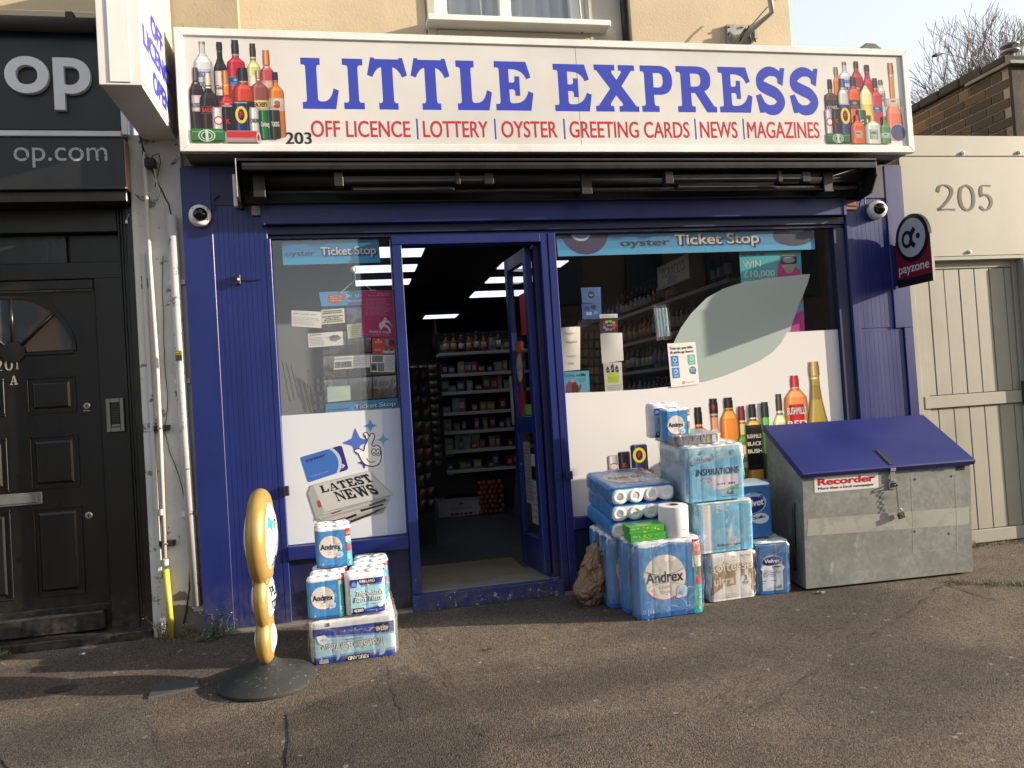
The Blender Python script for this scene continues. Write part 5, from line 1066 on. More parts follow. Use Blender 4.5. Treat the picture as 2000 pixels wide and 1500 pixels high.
t = thing('snack_stand', 'dark stand hung with rows of silver snack packets left of the facing shelves', 'display stand', (.85, 3.3, .06))
MB().box(.62, .95, 3.42, 3.45, .3, 1.75).build('stand_back', M_dark, t)
for i in range(3):
    for j in range(13):
        x = .66+i*.1; z = .62+j*.085; mb = MB(); mb.grid(4, 4, lambda u, v: (x+(u-.5)*.085, 3.40-.03*math.sin(pi*u)*math.sin(pi*v)-.01*(12-j)*.3, z+v*.075)); mb.build('snack_packet', flat(R_.choice([(120, 115, 105), (95, 90, 80), (130, 120, 90), (70, 65, 62)]), .35, .6), t, smooth=True)
def crate(name, label, x0, x1, y0, z0, z1, c, draw=None):
    t = thing(name, label, 'box', ((x0+x1)/2, y0+.12, z0)); MB().box(x0, x1, y0, y0+.25, z0, z1).build('carton', flat(c, .6, .7, var=.2), t, bev=.003)
    MB().box(x0+.005, x1-.005, y0-.001+.0, y0+.2, z1+.0005, z1+.003).build('carton_lid', flat(tuple(int(v*.85) for v in c), .6, .7), t)
    if draw: cvx = Canvas(); draw(cvx, x1-x0, z1-z0); cvx.build('print', lambda u, v, h: (x0+u, y0-.0005-h, z0+v), t)
a = ptz(857, 1012, .062); s_ = (ptz(943, 1010, .062)-a).length
crate('produce_carton', 'white carton reading Oaklands on the shop floor', a.x, a.x+s_, a.y, .062, .062+s_*.34, (190, 182, 185), lambda cv, w, h: (cv.text('Oaklands', w*.25, h*.42, h*.2, (60, 50, 60), w=w*.5), [cv.ell(w*(.3+i*.1), h*.15, w*.04, h*.09, (120, 40, 50)) for i in range(5)], cv.poly([(w*.44, h*.8), (w*.5, h*.9), (w*.58, h*.78), (w*.5, h*.72)], (60, 60, 60))))
b0 = a.y+.35; k = 1.07
crate('paper_pack_carton', 'white carton standing on another, left of the dark box', a.x-.22*k, a.x+.10*k, b0+.05, .35, .68, (200, 198, 192), lambda cv, w, h: (cv.text('A', w*.45, h*.5, h*.15, (60, 60, 70)), cv.bars(w*.35, h*.1, w*.65, h*.2, 1, (80, 80, 80), .5, .1, rr_)))
crate('paper_pack_carton', 'lower white carton with blue side lettering on the floor', a.x-.24*k, a.x+.03, b0, .062, .345, (196, 194, 192), lambda cv, w, h: (cv.rect(w*.35, h*.1, w*.75, h*.85, (60, 90, 110)), cv.text('SQ', w*.42, h*.35, h*.3, (200, 210, 215))))
crate('drinks_crate', 'dark crate with a small white label behind the white carton', a.x+.13, a.x+.5, b0+.05, .25, .66, (36, 34, 38), lambda cv, w, h: cv.rect(w*.1, h*.55, w*.3, h*.68, (160, 160, 160)))
crate('rabbit_box', 'open white box printed with blue rabbits above the dark crate', a.x-.15, a.x+.25, b0, .69, .9, (196, 200, 206), lambda cv, w, h: [(cv.ell(w*(.25+.3*i), h*.4, w*.07, h*.25, (50, 90, 150)), cv.ell(w*(.25+.3*i), h*.75, w*.03, h*.18, (50, 90, 150)), cv.ell(w*(.25+.3*i), h*.22, w*.06, h*.1, (190, 60, 50))) for i in range(2)])
crate('rabbit_box', 'second white box with blue rabbits, right of the first', a.x+.27, a.x+.56, b0-.02, .72, .93, (196, 200, 206), lambda cv, w, h: [(cv.ell(w*(.25+.4*i), h*.4, w*.08, h*.25, (60, 100, 160)), cv.ell(w*(.25+.4*i), h*.75, w*.03, h*.18, (60, 100, 160))) for i in range(2)])
t = thing('fruit_net', 'net bag of orange fruit on the floor beside the grey panel', 'net bag', (a.x+.62, a.y-.1, .062))
for i in range(5):
    for j in range(7):
        MB().lathe([(0, -.028), (.02, -.02), (.028, 0), (.02, .02), (0, .028)], (a.x+.46+i*.055+(j % 2)*.02, a.y-.05+(i % 2)*.04, .09+j*.052), 8).build('fruit', flat((170, 80, 45), .5, .7), t, smooth=True)
q = [ptz(*p_, .062) for p_ in ((940, 950), (995, 1030))]
t = thing('grey_counter_panel', 'plain grey leaning panel by the open door inside the shop', 'counter', (1.75, 2.6, .062))
mb = MB(); mb.prism([(2.45, .062), (3.3, .062), (2.6, 1.35), (2.45, 1.5)], lambda u, v: (1.62, u, v), lambda u, v: (1.66, u, v)); mb.build('panel', flat((130, 132, 138), .6, .5), t)
# notices on the open door leaf
def onleaf(name, label, cat, u0, u1, z0, z1, c, draw=None):
    cpt = DM@Vector(((u0+u1)/2, .006, z0)); t = thing(name, label, cat, cpt)
    f = lambda u, v, h: DM@Vector((u, .006+h, v)); c_ = Canvas(); c_.rect(u0, z0, u1, z1, c)
    if draw: draw(c_)
    c_.build('print', f, t)
LL = L-.08
onleaf('red_advert', 'tall red advert with rounded top on the open door glass', 'poster', .12, LL*.55, 1.72, 2.0, (190, 35, 50))
onleaf('oval_advert', 'narrow black advert with a cream oval on the open door glass', 'poster', LL*.55, LL, 1.37, 1.62, (32, 38, 60), lambda cv: (cv.ell(LL*.78, 1.5, LL*.16, .1, (200, 190, 180)), cv.text('Hello', LL*.66, 1.48, .025, (60, 60, 70), w=LL*.25)))
onleaf('orange_tag', 'jagged orange price tag on the open door glass', 'tag', .25, .4, 1.5, 1.68, (215, 100, 45)); onleaf('orange_tag', 'lower orange price tag beside the oval advert', 'tag', .25, .38, 1.37, 1.46, (205, 90, 45))
onleaf('green_sticker', 'lime green sticker low on the open door glass', 'sticker', .1, .28, 1.17, 1.24, (110, 170, 60)); onleaf('red_sticker', 'red sticker at the bottom of the upper door glass', 'sticker', LL*.6, LL*.95, 1.17, 1.33, (165, 40, 55))
onleaf('door_notice', 'long white price list on the lower glass of the open door', 'notice', LL*.5, LL*.85, .55, .98, (150, 150, 148), lambda cv: cv.bars(LL*.53, .57, LL*.82, .96, 16, (90, 90, 95), .4, .3, rr_)); onleaf('door_notice', 'curled white notice low on the open door near the hinge', 'notice', .1, .25, .42, .72, (160, 158, 155), lambda cv: cv.bars(.12, .45, .23, .7, 6, (110, 110, 110), .3, .3, rr_))
onleaf('door_notice', 'small white handwritten tag near the hinge of the open door', 'notice', .09, .2, .82, .9, (180, 178, 175))
# hanging pull curtain cord / red extinguisher cone at back
t = thing('hanging_red_item', 'dark red bottle-shaped item hanging near the far ceiling light', 'ornament', (.99, 5.2, 2.0)); MB().lathe([(.05, 0), (.07, .04), (.07, .2), (.02, .3), (.02, .42), (0, .43)], (1.1, 5.2, 1.98), 12).build('body', flat((90, 25, 25), .5, .6), t, smooth=True)
# ================================================================== left neighbour
nb = thing('black_shop_building', 'neighbouring building with black frontage, black panelled door and cream wall above', 'building', (-1.9, .2, 0))
def NP(name, mat, *boxes, bev=.003, parent=None):
    mb = MB()
    for b in boxes: mb.box(*b)
    return mb.build(name, mat, parent or nb, bev=bev)
NP('upper_wall', M_wall, (-4.5, -1.0, .16, .4, 3.3, 7), bev=.01); NP('ledge', M_wall, (-4.5, -1.02, .1, .159, 3.72, 3.79), bev=.01)
NP('fascia_panel', M_char, (-4.5, -1.252, .0, .3, 3.025, 3.66)); NP('fascia_trim', M_alu, (-4.5, -1.25, -.012, .02, 2.985, 3.018)); NP('fascia_edge', M_alu, (-1.251, -1.215, .0, .05, 3.0, 3.45))
NP('signboard_box', M_char, (-4.5, -1.235, -.03, .2, 2.665, 2.965)); NP('signboard_edge', wear('tan_board_edge', (.34, .25, .16), (.1, .08, .06), .7, .7, .3), (-1.2345, -1.228, -.03, .2, 2.668, 2.962))
def letters3(s, parent, mat, px_a, px_b, hpx, y, depth=.02, bold=.01):
    """raised letters, each its own part; placed by the photographed ends of the word"""
    a = pt(*px_a, y); b = pt(*px_b, y); H = (pt(px_a[0], px_a[1]-hpx, y)-a).length
    V, F = textmesh(s, bold); x0 = min(v.x for v in V); x1 = max(v.x for v in V); k = H/CAPH; kx = (b.x-a.x)/(x1-x0)
    # split into connected letters
    par = list(range(len(V)))
    def fd(i):
        while par[i] != i: i = par[i]
        return i
    for f in F:
        r_ = fd(f[0])
        for i in f[1:]: par[fd(i)] = r_
    gr = {}
    for f in F: gr.setdefault(fd(f[0]), []).append(f)
    for fs in gr.values():
        ids = sorted({i for f in fs for i in f}); mp_ = {i: n_ for n_, i in enumerate(ids)}; P_ = [(a.x+(V[i].x-x0)*kx, a.z+V[i].y*k) for i in ids]; n_ = len(P_)
        from collections import Counter
        ec = Counter(); dirs = {}
        for f in fs:
            for i in range(3): e = (f[i], f[(i+1) % 3]); ec[frozenset(e)] += 1; dirs[frozenset(e)] = e
        m_ = MB(); m_.add([(p[0], y-depth, p[1]) for p in P_]+[(p[0], y, p[1]) for p in P_], [tuple(mp_[i] for i in f) for f in fs]+[tuple(mp_[i]+n_ for i in f[::-1]) for f in fs]+[(mp_[dirs[e][0]], mp_[dirs[e][1]], mp_[dirs[e][1]]+n_, mp_[dirs[e][0]]+n_) for e, c in ec.items() if c == 1])
        m_.build('letter', mat, parent)
letters3('op', nb, flat((238, 236, 236), .45, .95), (14, 181), (181, 179), 97, .0, .03, .02)
wl = wear('worn_white_vinyl', (.42, .42, .42), (.03, .03, .032), .58, .5, .2, .02, 6, 30, streak=False)
cv = Canvas(); a = pt(27, 314, -.03); b = pt(210, 314, -.03); cv.text('op.com', a.x, a.z, (pt(27, 275, -.03)-a).length, (128, 128, 130), w=b.x-a.x, bold=.0)
cv.text('t', a.x-.12, a.z+.01, .08, (120, 120, 122)); o = cv.build('worn_lettering', front(-.03), nb); o.data.materials.clear(); o.data.materials.append(wl)
# black frontage, frame and door
yF = .15
NP('soffit', M_black, (-4.5, -1.24, .0, .3, 2.6, 2.664))
NP('frame_post', M_black, (-1.282, -1.235, .10, .3, 0, 2.6), (-1.308, -1.286, .14, .3, 0, 2.6), bev=.006); NP('frame_moulding', M_black, (-1.326, -1.311, .155, .3, 0, 2.6), (-1.345, -1.33, .165, .3, 0, 2.6), bev=.004)
NP('wall_panel', M_black, (-1.50, -1.347, .2, .3, 0, 2.28)); NP('frame_head', M_black, (-4.5, -1.347, .17, .3, 2.46, 2.6), (-4.5, -1.347, .197, .3, 2.18, 2.281)); NP('transom_backing', M_black, (-4.5, -1.347, .27, .31, 2.2, 2.6)); NP('door_base', M_black, (-4.5, -1.3, .225, .32, -.02, .2)); NP('transom_panel', wear('dark_transom_glass', (.03, .032, .035), (.05, .05, .05), .8, .25, .2), (-2.3, -1.66, .235, .3, 2.285, 2.455)); NP('transom_panel', M_black, (-1.64, -1.347, .235, .3, 2.285, 2.455))
NP('door_step', M_black, (-4.5, -1.24, .05, .3, 0, .05)); NP('weatherboard', M_black, (-3, -1.53, .16, .22, .055, .17), bev=.01)
yD = .25
dx1 = pt(193, 700, yD).x; dx0 = dx1-.84
NP('door_frame', M_black, (dx1, -1.5, .21, .3, .05, 2.18), (dx0, dx1, .21, .3, 2.12, 2.18), bev=.004)
NP('shopfront_wall', M_black, (-4.5, dx0-.004, .24, .33, 0, 2.2), (-4.5, dx0-.1, .2, .239, 0, .6), (-4.5, dx0-.1, .2, .239, 2.05, 2.18)); dr = NP('door', M_black, (dx0, dx1-.004, yD, .29, .06, 2.115), bev=.003)
dcx = pt(27, 690, yD).x; fz = pt(27, 690, yD).z
st = pt(145, 700, yD).x
# raised panels
def rp(x0, x1, z0, z1):
    m_ = MB(); y = yD-.001
    m_.box(x0, x1, y-.004, y, z0, z0+.012); m_.box(x0, x1, y-.010, y, z1-.012, z1); m_.box(x0, x0+.012, y-.010, y, z0+.013, z1-.013); m_.box(x1-.012, x1, y-.010, y, z0+.013, z1-.013)
    m_.hexa([(x0+.03, y, z0+.03), (x1-.03, y, z0+.03), (x1-.045, y-.012, z0+.045), (x0+.045, y-.012, z0+.045), (x0+.03, y, z1-.03), (x1-.03, y, z1-.03), (x1-.045, y-.012, z1-.045), (x0+.045, y-.012, z1-.045)])
    m_.build('panel', M_black, dr, bev=.002)
zz = [pt(100, q, yD).z for q in (735, 808, 850, 955, 990, 1165)]
for x0, x1 in ((dcx+.06, st), (dcx-(st-dcx), dcx-.06)):
    rp(x0, x1, zz[1], zz[0]); rp(x0, x1, zz[3], zz[2]); rp(x0, x1, zz[5], zz[4])
# fanlight in the door: five panes between radiating bars
fr_ = st-dcx+.0
fg, nt, b = nodes('fanlight_glass'); b.inputs['Base Color'].default_value = (.10, .075, .05, 1); setin(b, Roughness=.08); nn = coords(nt); nt.links.new(mixc(nt, ramp(nt, tex(nt, nn, 3.5, 1), .45, .52), (.12, .085, .06), (.05, .06, .07)), b.inputs['Base Color'])  # brown and grey mottle paints brick reflections into the pane colour
for i in range(4):
    a0, a1 = 45*i, 45*i+45; P_ = arc(dcx, fz, fr_*.22, fr_*.22, a0+4, a1-4, 6)+arc(dcx, fz, fr_, fr_, a1-1.5, a0+1.5, 12)
    MB().prism(P_, lambda u, v: (u, yD-.003, v), lambda u, v: (u, yD, v)).build('fanlight_pane', fg, dr)
for an in (45, 90, 135):
    c_, s_ = math.cos(math.radians(an)), math.sin(math.radians(an)); MB().tube([(dcx+c_*fr_*.2, yD-.008, fz+s_*fr_*.2), (dcx+c_*fr_*.99, yD-.008, fz+s_*fr_*.99)], .011, 8).build('glazing_bar', M_black, dr, smooth=True)
L_, R2 = ribbon(arc(dcx, fz, fr_+.008, fr_+.008, 0, 180, 24), .02); MB().prism(L_+R2[::-1], lambda u, v: (u, yD-.012, v), lambda u, v: (u, yD, v)).build('fanlight_rim', M_black, dr); NP('fanlight_rim', M_black, (dcx-fr_, dcx+fr_, yD-.012, yD, fz-.02, fz), parent=dr)
MB().lathe([(0, .015), (fr_*.2, .012), (fr_*.21, 0)], (dcx, yD, fz+.01), 16, Matrix.Rotation(pi/2, 4, 'X')).build('fanlight_boss', M_black, dr)
# number 201 A, letterbox, locks
def nib(cv, P_, w0, w1, c, ang=.35, n=7): cv.line(spline(P_, n), w0, c, w2=w1, nib=ang)
cv = Canvas(); zc_ = (160, 150, 130); a = pt(0, 723, yD); h_ = .062
def digit(cv, d, x, z, h, c, W=.6, w0=.07, w1=.17):
    g = {'2': [(.06, .74), (.16, .93), (.42, 1), (.72, .9), (.78, .7), (.6, .45), (.3, .2), (.08, .05), (.5, .06), (.92, .04)], '0': [(.5, 1), (.2, .85), (.1, .5), (.2, .15), (.5, 0), (.8, .15), (.9, .5), (.8, .85), (.5, 1)], '1': [(.3, .8), (.5, .98), (.5, .5), (.5, .02)], '5': [(.88, .97), (.3, .95), (.22, .58), (.45, .62), (.75, .5), (.82, .28), (.65, .06), (.35, .0), (.08, .14)]}[d]
    cv.line(spline([(x+p[0]*h*W, z+p[1]*h) for p in g], 12), w0*h, c, w2=w1*h, nib=0)
    if d == '1': cv.rect(x+.2*h*W, z, x+.8*h*W, z+.06*h, c)
digit(cv, '2', a.x-.02, a.z-.005, h_, zc_); digit(cv, '0', a.x+.03, a.z-.002, h_, zc_, .68); digit(cv, '1', a.x+.078, a.z, h_, zc_)
q = pt(20, 752, yD); cv.glyph(GL['A'], q.x, q.z, .045, .055, zc_)
o = cv.build('house_number', lambda u, v, h: (u, yD-.004-h*3, v), dr)
q0 = pt(-40, 992, yD); q1 = pt(83, 960, yD); lbx = NP('letterbox', M_steel, (q1.x-.29, q1.x, yD-.012, yD-.0005, q1.z-.075, q1.z), bev=.004, parent=dr); NP('letterbox_flap', M_steel, (q1.x-.27, q1.x-.025, yD-.018, yD-.013, q1.z-.062, q1.z-.013), bev=.004, parent=dr)
for px, py, w_ in ((170, 793, .02), (174, 1007, .022)):
    q = pt(px, py, yD); R3 = Matrix.Rotation(pi/2, 4, 'X')
    MB().lathe([(w_, 0), (w_, .006), (w_*.8, .009), (0, .009)], (q.x, yD, q.z), 20, R3).build('lock', M_chrome, dr, smooth=False); MB().box(q.x-.003, q.x+.003, yD-.0125, yD-.0095, q.z-.008, q.z+.008).build('keyhole', M_black, dr)
    if py < 900: NP('lock_guard', M_chrome, (q.x-.022, q.x+.022, yD-.012, yD-.0005, q.z-.035, q.z-.024), parent=dr)
# intercom
q0 = pt(208, 779, .2); q1 = pt(246, 842, .2)
it = thing('intercom_panel', 'silver intercom with dark grille beside the black door', 'intercom', (q0.x, .2, q1.z))
m_ = MB(); x0, x1, z0, z1 = q0.x, q1.x, q1.z, q0.z; wb = .022
for b in ((x0, x0+wb, z0, z1), (x1-wb, x1, z0, z1), (x0+wb, x1-wb, z1-wb*1.2, z1), (x0+wb, x1-wb, z0, z0+wb*1.2)): m_.box(b[0], b[1], .175, .199, b[2], b[3])
m_.build('casing', M_steel, it, bev=.003); MB().box(x0+wb+.001, x1-wb-.001, .19, .199, z0+wb, z1-wb).build('grille_back', M_blackpl, it)
for i in range(9): MB().box(x0+wb+.006, x1-wb-.006, .183, .189, z0+.06+i*.0145, z0+.067+i*.0145).build('grille_bar', flat((60, 60, 62), .4), it)
MB().box(x0+wb+.004, x1-wb-.004, .18, .189, z0+.032, z0+.045).build('call_button', M_steel, it)
# roller at top left
t = thing('canopy_roller', 'dark round roller blind tube above the black fascia', 'awning', (-1.7, -.05, 3.68)); a = pt(0, 42, -.05); b = pt(187, 50, -.05)
MB().tube([(-3, -.05, b.z), (b.x, -.05, b.z)], .042, 16).build('tube', wear('brown_dark_fabric', (.035, .032, .028), (.06, .05, .045), .7, .8, .2), t, smooth=True); MB().tube([(b.x, -.05, b.z), (b.x+.006, -.05, b.z)], .045, 16).build('end_cap', M_blackpl, t)
MB().box(b.x-.16, b.x-.12, -.06, .16, b.z+.03, b.z+.075).build('bracket', M_blackpl, t)

# ------------------------------------------------------------------ white pier with pipes
pier = thing('white_pier', 'flaking white masonry pier between the black frontage and the blue shop', 'pier', (-1.08, .1, 0))
MB().box(-1.234, -.936, .06, .4, -.1, 3.02).build('pier_wall', M_pier, pier, bev=.006)
def peel(px, m, y, nm):
    P_ = []
    for i, q in enumerate(px):
        a = pt(*q, y); b = pt(*px[(i+1) % len(px)], y)
        for k in range(5): p_ = a.lerp(b, k/5); P_.append((p_.x+random.uniform(-.004, .004), p_.z+random.uniform(-.004, .004)))
    return MB().prism(P_, lambda u, v: (u, y-.003, v), lambda u, v: (u, y+.002, v)).build(nm, m, pier)
MP2 = wear('bare_grey_render', (.17, .15, .12), (.3, .28, .24), .66, .95, .3, .8, 10, 20, streak=False)
peel([(338, 1163), (350, 1155), (362, 1156), (368, 1168), (366, 1172), (340, 1173)], MP2, .059, 'peeled_patch'); peel([(336, 1184), (350, 1180), (372, 1183), (380, 1195), (398, 1192), (400, 1240), (340, 1243), (335, 1220)], MP2, .059, 'peeled_patch'); peel([(302, 986), (312, 984), (316, 1010), (312, 1028), (304, 1018)], MP2, .059, 'peeled_patch'); peel([(276, 540), (286, 536), (290, 560), (284, 570), (277, 562)], MP2, .059, 'peeled_patch')
for i in range(26): q = pt(370+random.uniform(-28, 12), random.uniform(430, 1180), .058); MB().lathe([(random.uniform(.002, .006), 0), (0, .001)], (q.x, .0585, q.z), 6, Matrix.Rotation(pi/2, 4, 'X')).build('chip_mark', M_blackpl, pier) if False else None
pp = thing('rain_pipe', 'fat white plastic downpipe beside the blue pilaster', 'downpipe', (pt(375, 1180, .02).x, .02, .1))
a = pt(331, 420, .015); b = pt(384, 1190, .015); xm = (a.x+b.x)/2
MB().tube([(a.x+.01, .029, a.z), (xm, .029, 1.2), (b.x, .029, b.z+.02)], .029, 18).build('pipe', wear('white_drainpipe', (.46, .46, .45), (.12, .12, .11), .6, .5, .35, .2, 5, 14), pp, smooth=True)
for z in (.7, 1.5, 2.1): MB().box(xm-.045, xm+.045, .045, .0585, z, z+.03).build('clip', M_white, pp, bev=.002)
q = pt(349, 695, -.02); MB().box(q.x-.018, q.x+.018, -.022, -.018, q.z-.03, q.z+.03).build('sticker', flat((60, 52, 30), .5), pp); MB().box(q.x-.015, q.x+.015, -.0245, -.0225, q.z+.005, q.z+.025).build('sticker', flat((200, 165, 50), .5), pp)
cvp = Canvas(); cvp.text('AA', q.x-.012, q.z+.008, .013, (30, 28, 20), w=.024, bold=.03)
for i in range(26): z_ = q.z-.09-random.random()*.5; xx = q.x+random.uniform(-.012, .004); cvp.rect(xx, z_, xx+random.uniform(.003, .012), z_+random.uniform(.001, .004), (135, 140, 152))
cvp.build('print', lambda u, v, h: (u, -.0245-h-(.0 if v > q.z else -.004), v), pp)
gp = thing('gas_pipe', 'thin pale conduit with a yellow sleeve at its foot on the white pier', 'pipe', (pt(335, 1255, 0).x, .02, 0))
X0 = [pt(*q, .025) for q in ((283, 330), (292, 500), (306, 700), (313, 845), (322, 1090))]
MB().tube([(X0[0].x, .03, 2.9)]+[(q.x, .025, q.z) for q in X0], .0125, 12).build('pipe', M_pipe, gp, smooth=True)
q = pt(324, 1112, .025); e = pt(337, 1258, .025)
MB().tube([(q.x, .025, q.z), (e.x, .025, -.02)], .0175, 14).build('yellow_sleeve', M_yellow, gp, smooth=True)
for px, py in ((315, 1000), (323, 1098)): q = pt(px, py, .025); MB().tube([(q.x, .025, q.z-.018), (q.x, .025, q.z+.018)], .0175, 12).build('coupling', M_pipe, gp, smooth=False)
for px, py in ((316, 836), (327, 1061)): q = pt(px, py, .04); MB().box(q.x-.045, q.x+.045, .03, .059, q.z-.017, q.z+.017).build('pipe_bracket', M_blackpl, gp, bev=.003); MB().box(q.x-.02, q.x+.006, .008, .029, q.z-.004, q.z+.004).build('clamp', M_steel, gp, bev=.001)
gp2 = thing('edge_conduit', 'flat white trunking running down the left edge of the pier', 'conduit', (-1.2, .05, 0)); MB().box(-1.19, -1.165, .045, .059, .35, 2.3).build('trunking', M_pier, gp2, bev=.004)
def wire(name, label, px, y, r=.0035, m=None):
    P_ = [pt(*q, y) for q in px]; t = thing(name, label, 'cable', P_[-1])
    pts = []
    for i in range(len(P_)-1):
        for k in range(5): pts.append(P_[max(0, i)].lerp(P_[i+1], k/5)+Vector((random.uniform(-.002, .002), 0, 0)))
    pts.append(P_[-1]); MB().tube(pts, r, 6).build('cable', m or M_blackpl, t, smooth=True)
wire('hanging_cable', 'long thin black cable meandering down the middle of the pier', [(318, 500), (317, 560), (319, 640), (322, 720), (328, 780), (324, 820), (320, 835), (330, 880), (350, 930), (361, 975)], .052, .0022)
wire('hanging_cable', 'thick black cable end at the bottom of the pier between the pipes', [(371, 1110), (370, 1150), (364, 1190), (358, 1228)], .05, .005)
wire('hanging_cable', 'black cable bundle falling from under the projecting sign', [(268, 250), (280, 290), (292, 320), (302, 345), (315, 370), (330, 400), (334, 420)], .03, .005)
wire('hanging_cable', 'thin dark cable beside the pale conduit near its top', [(276, 260), (279, 300), (288, 330), (298, 305), (310, 300), (314, 318), (303, 365)], .02, .003)
wire('hanging_cable', 'stiff pale cable leading into the white downpipe', [(299, 320), (305, 350), (315, 385), (322, 425)], .02, .005, M_pipe)
t = thing('junction_box', 'small black box where the cables meet under the projecting sign', 'junction box', pt(294, 320, .03)); q = pt(294, 320, .03); MB().box(q.x-.03, q.x+.03, .0, .058, q.z-.03, q.z+.03).build('box', M_blackpl, t, bev=.008); MB().box(q.x-.012, q.x+.012, -.006, -.0005, q.z-.012, q.z+.012).build('box_lid', M_blackpl, t, bev=.003)
t = thing('light_pull', 'tiny white tag on a string hanging from the black frame', 'tag', pt(248, 435, .09)); a = pt(252, 418, .09); b = pt(247, 430, .09); MB().tube([a, b], .0015, 5).build('string', M_white, t); MB().box(b.x-.006, b.x+.006, .087, .093, b.z-.02, b.z).build('tag', M_white, t)

# ------------------------------------------------------------------ pipes and bracket on the upper wall
t = thing('black_downpipe', 'black downpipe on the cream wall right of the upper window', 'downpipe', (pt(1222, 40, .05).x, .06, 3.6)); x = pt(1223, 40, .07).x
MB().tube([(x, .07, 3.0), (x, .07, 6.8)], .034, 16).build('pipe', M_blackpl, t, smooth=True); MB().tube([(x, .07, 4.6), (x, .07, 4.68)], .042, 16).build('collar', M_blackpl, t)
x = pt(1134, 20, .095).x; t = thing('thin_conduit', 'thin grey cable conduit beside the upper window', 'conduit', (x, .1, 3.7)); MB().tube([(x, .09, 3.75), (x-.02, .09, 4.3), (x-.02, .09, 5.5)], .007, 8).build('conduit', M_galv, t)
t = thing('aerial_bracket', 'galvanised pole bracket with looping black cables on the cream wall', 'bracket', pt(1440, 65, .1))
q0 = pt(1418, 48, .1); q1 = pt(1466, 82, .1); MB().box(q0.x, q1.x, .09, .119, q1.z-.03, q0.z).build('wall_plate', M_galv, t, bev=.002)
for dx in (.02, .12): MB().lathe([(.008, 0), (.008, .012), (0, .012)], (q0.x+dx, .09, q0.z-.02), 6, Matrix.Rotation(pi/2, 4, 'X')).build('bolt', M_galv, t)
A = pt(1440, 80, .06); B = pt(1508, 25, -.16); C3 = pt(1500, -30, -.16); D3 = pt(1495, -160, -.16)
MB().tube([A, A.lerp(B, .5), B, C3, D3], .02, 14).build('pole', M_galv, t, smooth=True); MB().tube([pt(1425, 62, .08), A], .012, 8).build('strut', M_galv, t)
MB().box(q1.x-.02, q1.x+.0, .0, .089, q1.z-.02, q1.z+.07).build('side_plate', M_galv, t)
for s_ in ([(1515, 0), (1495, 18), (1472, 45), (1455, 60), (1447, 78)], [(1456, 55), (1448, 66), (1445, 82)], [(1470, 62), (1476, 82)], [(1462, 50), (1466, 84)]):
    MB().tube([pt(*p_, -.02) for p_ in s_], .005, 6).build('cable', M_blackpl, t, smooth=True)

# ================================================================== gate 205
gate = thing('timber_gate', 'stone-grey boarded gate with a panel carved 205 above it', 'gate', (4.5, .05, 0))
def GP(name, m, *bx, bev=.003):
    mb = MB()
    for b in bx: mb.box(*b)
    return mb.build(name, m, gate, bev=bev)
gz0, gz1 = 2.13, 3.032
GP('number_panel', M_gatedk, (4.015, 5.3, .02, .05, gz0, 2.874)); GP('top_panel', M_gatedk, (4.015, 5.3, .02, .05, 2.878, gz1)); GP('head_trim', M_gate, (4.015, 5.3, .012, .06, gz0-.03, gz0-.003)); GP('head_rail', M_gate, (4.015, 5.0, .06, .1, gz0-.085, gz0-.031))
for px, py in ((1880, 299), (1990, 298), (1893, 492)):
    q = pt(px, py, .02); t_ = MB(); t_.lathe([(.014, 0), (.014, .004), (.011, .012), (.004, .016), (0, .016)], (q.x, .02, q.z), 14, Matrix.Rotation(pi/2, 4, 'X')).build('bolt_cap', M_white, gate, smooth=True)
cv = Canvas(); dk = (70, 62, 48)
for d, A, B in (('2', (1832, 412), (1864, 412)), ('0', (1873, 411), (1902, 411)), ('5', (1912, 410), (1938, 410))):
    a = pt(*A, .02); b = pt(*B, .02); h_ = pt(A[0], 358, .02).z-a.z; digit(cv, d, a.x, a.z, h_*.93, dk, (b.x-a.x)/(h_*.93)/.86, .05, .15)
o = cv.build('carved_number', lambda u, v, h: (u, .0175-h*.5, v), gate)
cv = Canvas()
for d, A, B in (('2', (1832, 412), (1864, 412)), ('0', (1873, 411), (1902, 411)), ('5', (1912, 410), (1938, 410))):
    a = pt(*A, .02); b = pt(*B, .02); h_ = pt(A[0], 358, .02).z-a.z; digit(cv, d, a.x+.004, a.z-.004, h_*.93, (205, 196, 165), (b.x-a.x)/(h_*.93)/.86, .035, .12)
cv.build('painted_lit_edge', lambda u, v, h: (u, .0195-h*.5, v), gate)  # pale offset copy of the digits paints the carving's lit edge
jx = pt(1825, 700, .05).x
GP('jamb', M_gate, (4.015, 4.08, .035, .1, 0, gz0-.03), bev=.004); GP('hanging_stile', M_gate, (4.082, 4.15, .055, .1, .005, gz0-.09))
zr0 = pt(1890, 792, .05).z; zr1 = pt(1890, 769, .05).z
GP('middle_rail', M_gate, (4.1, 4.95, .045, .09, zr0-.005, zr1), bev=.004); GP('bottom_rail', M_gate, (4.1, 4.95, .045, .09, .005, .10), bev=.004)
bx0, bx1 = 4.152, 4.94; nbd = 6; bw_ = (bx1-bx0)/nbd
for z0, z1 in ((.103, zr0-.008), (zr1+.003, gz0-.09)):
    for i in range(nbd+1):
        xa = bx0+bw_*(i-.45); xb = xa+bw_-.005; xa = max(xa, bx0+.001); xb = min(xb, bx1)
        if xb-xa > .02: MB().box(xa, xb, .064+random.uniform(-.001, .001), .09, z0, z1).build('board', M_gate, gate, bev=.003)
GP('backing', M_blackpl, (4.08, 4.98, .092, .1, 0, 2.05), bev=0)
GP('gate_post', M_gate, (4.985, 5.12, -.01, .1, 0, gz0-.032), (4.942, 4.984, .05, .1, 0, gz0-.032), bev=.005)
GP('latch', M_blackpl, (4.935, 4.975, .03, .049, 1.0, 1.18))
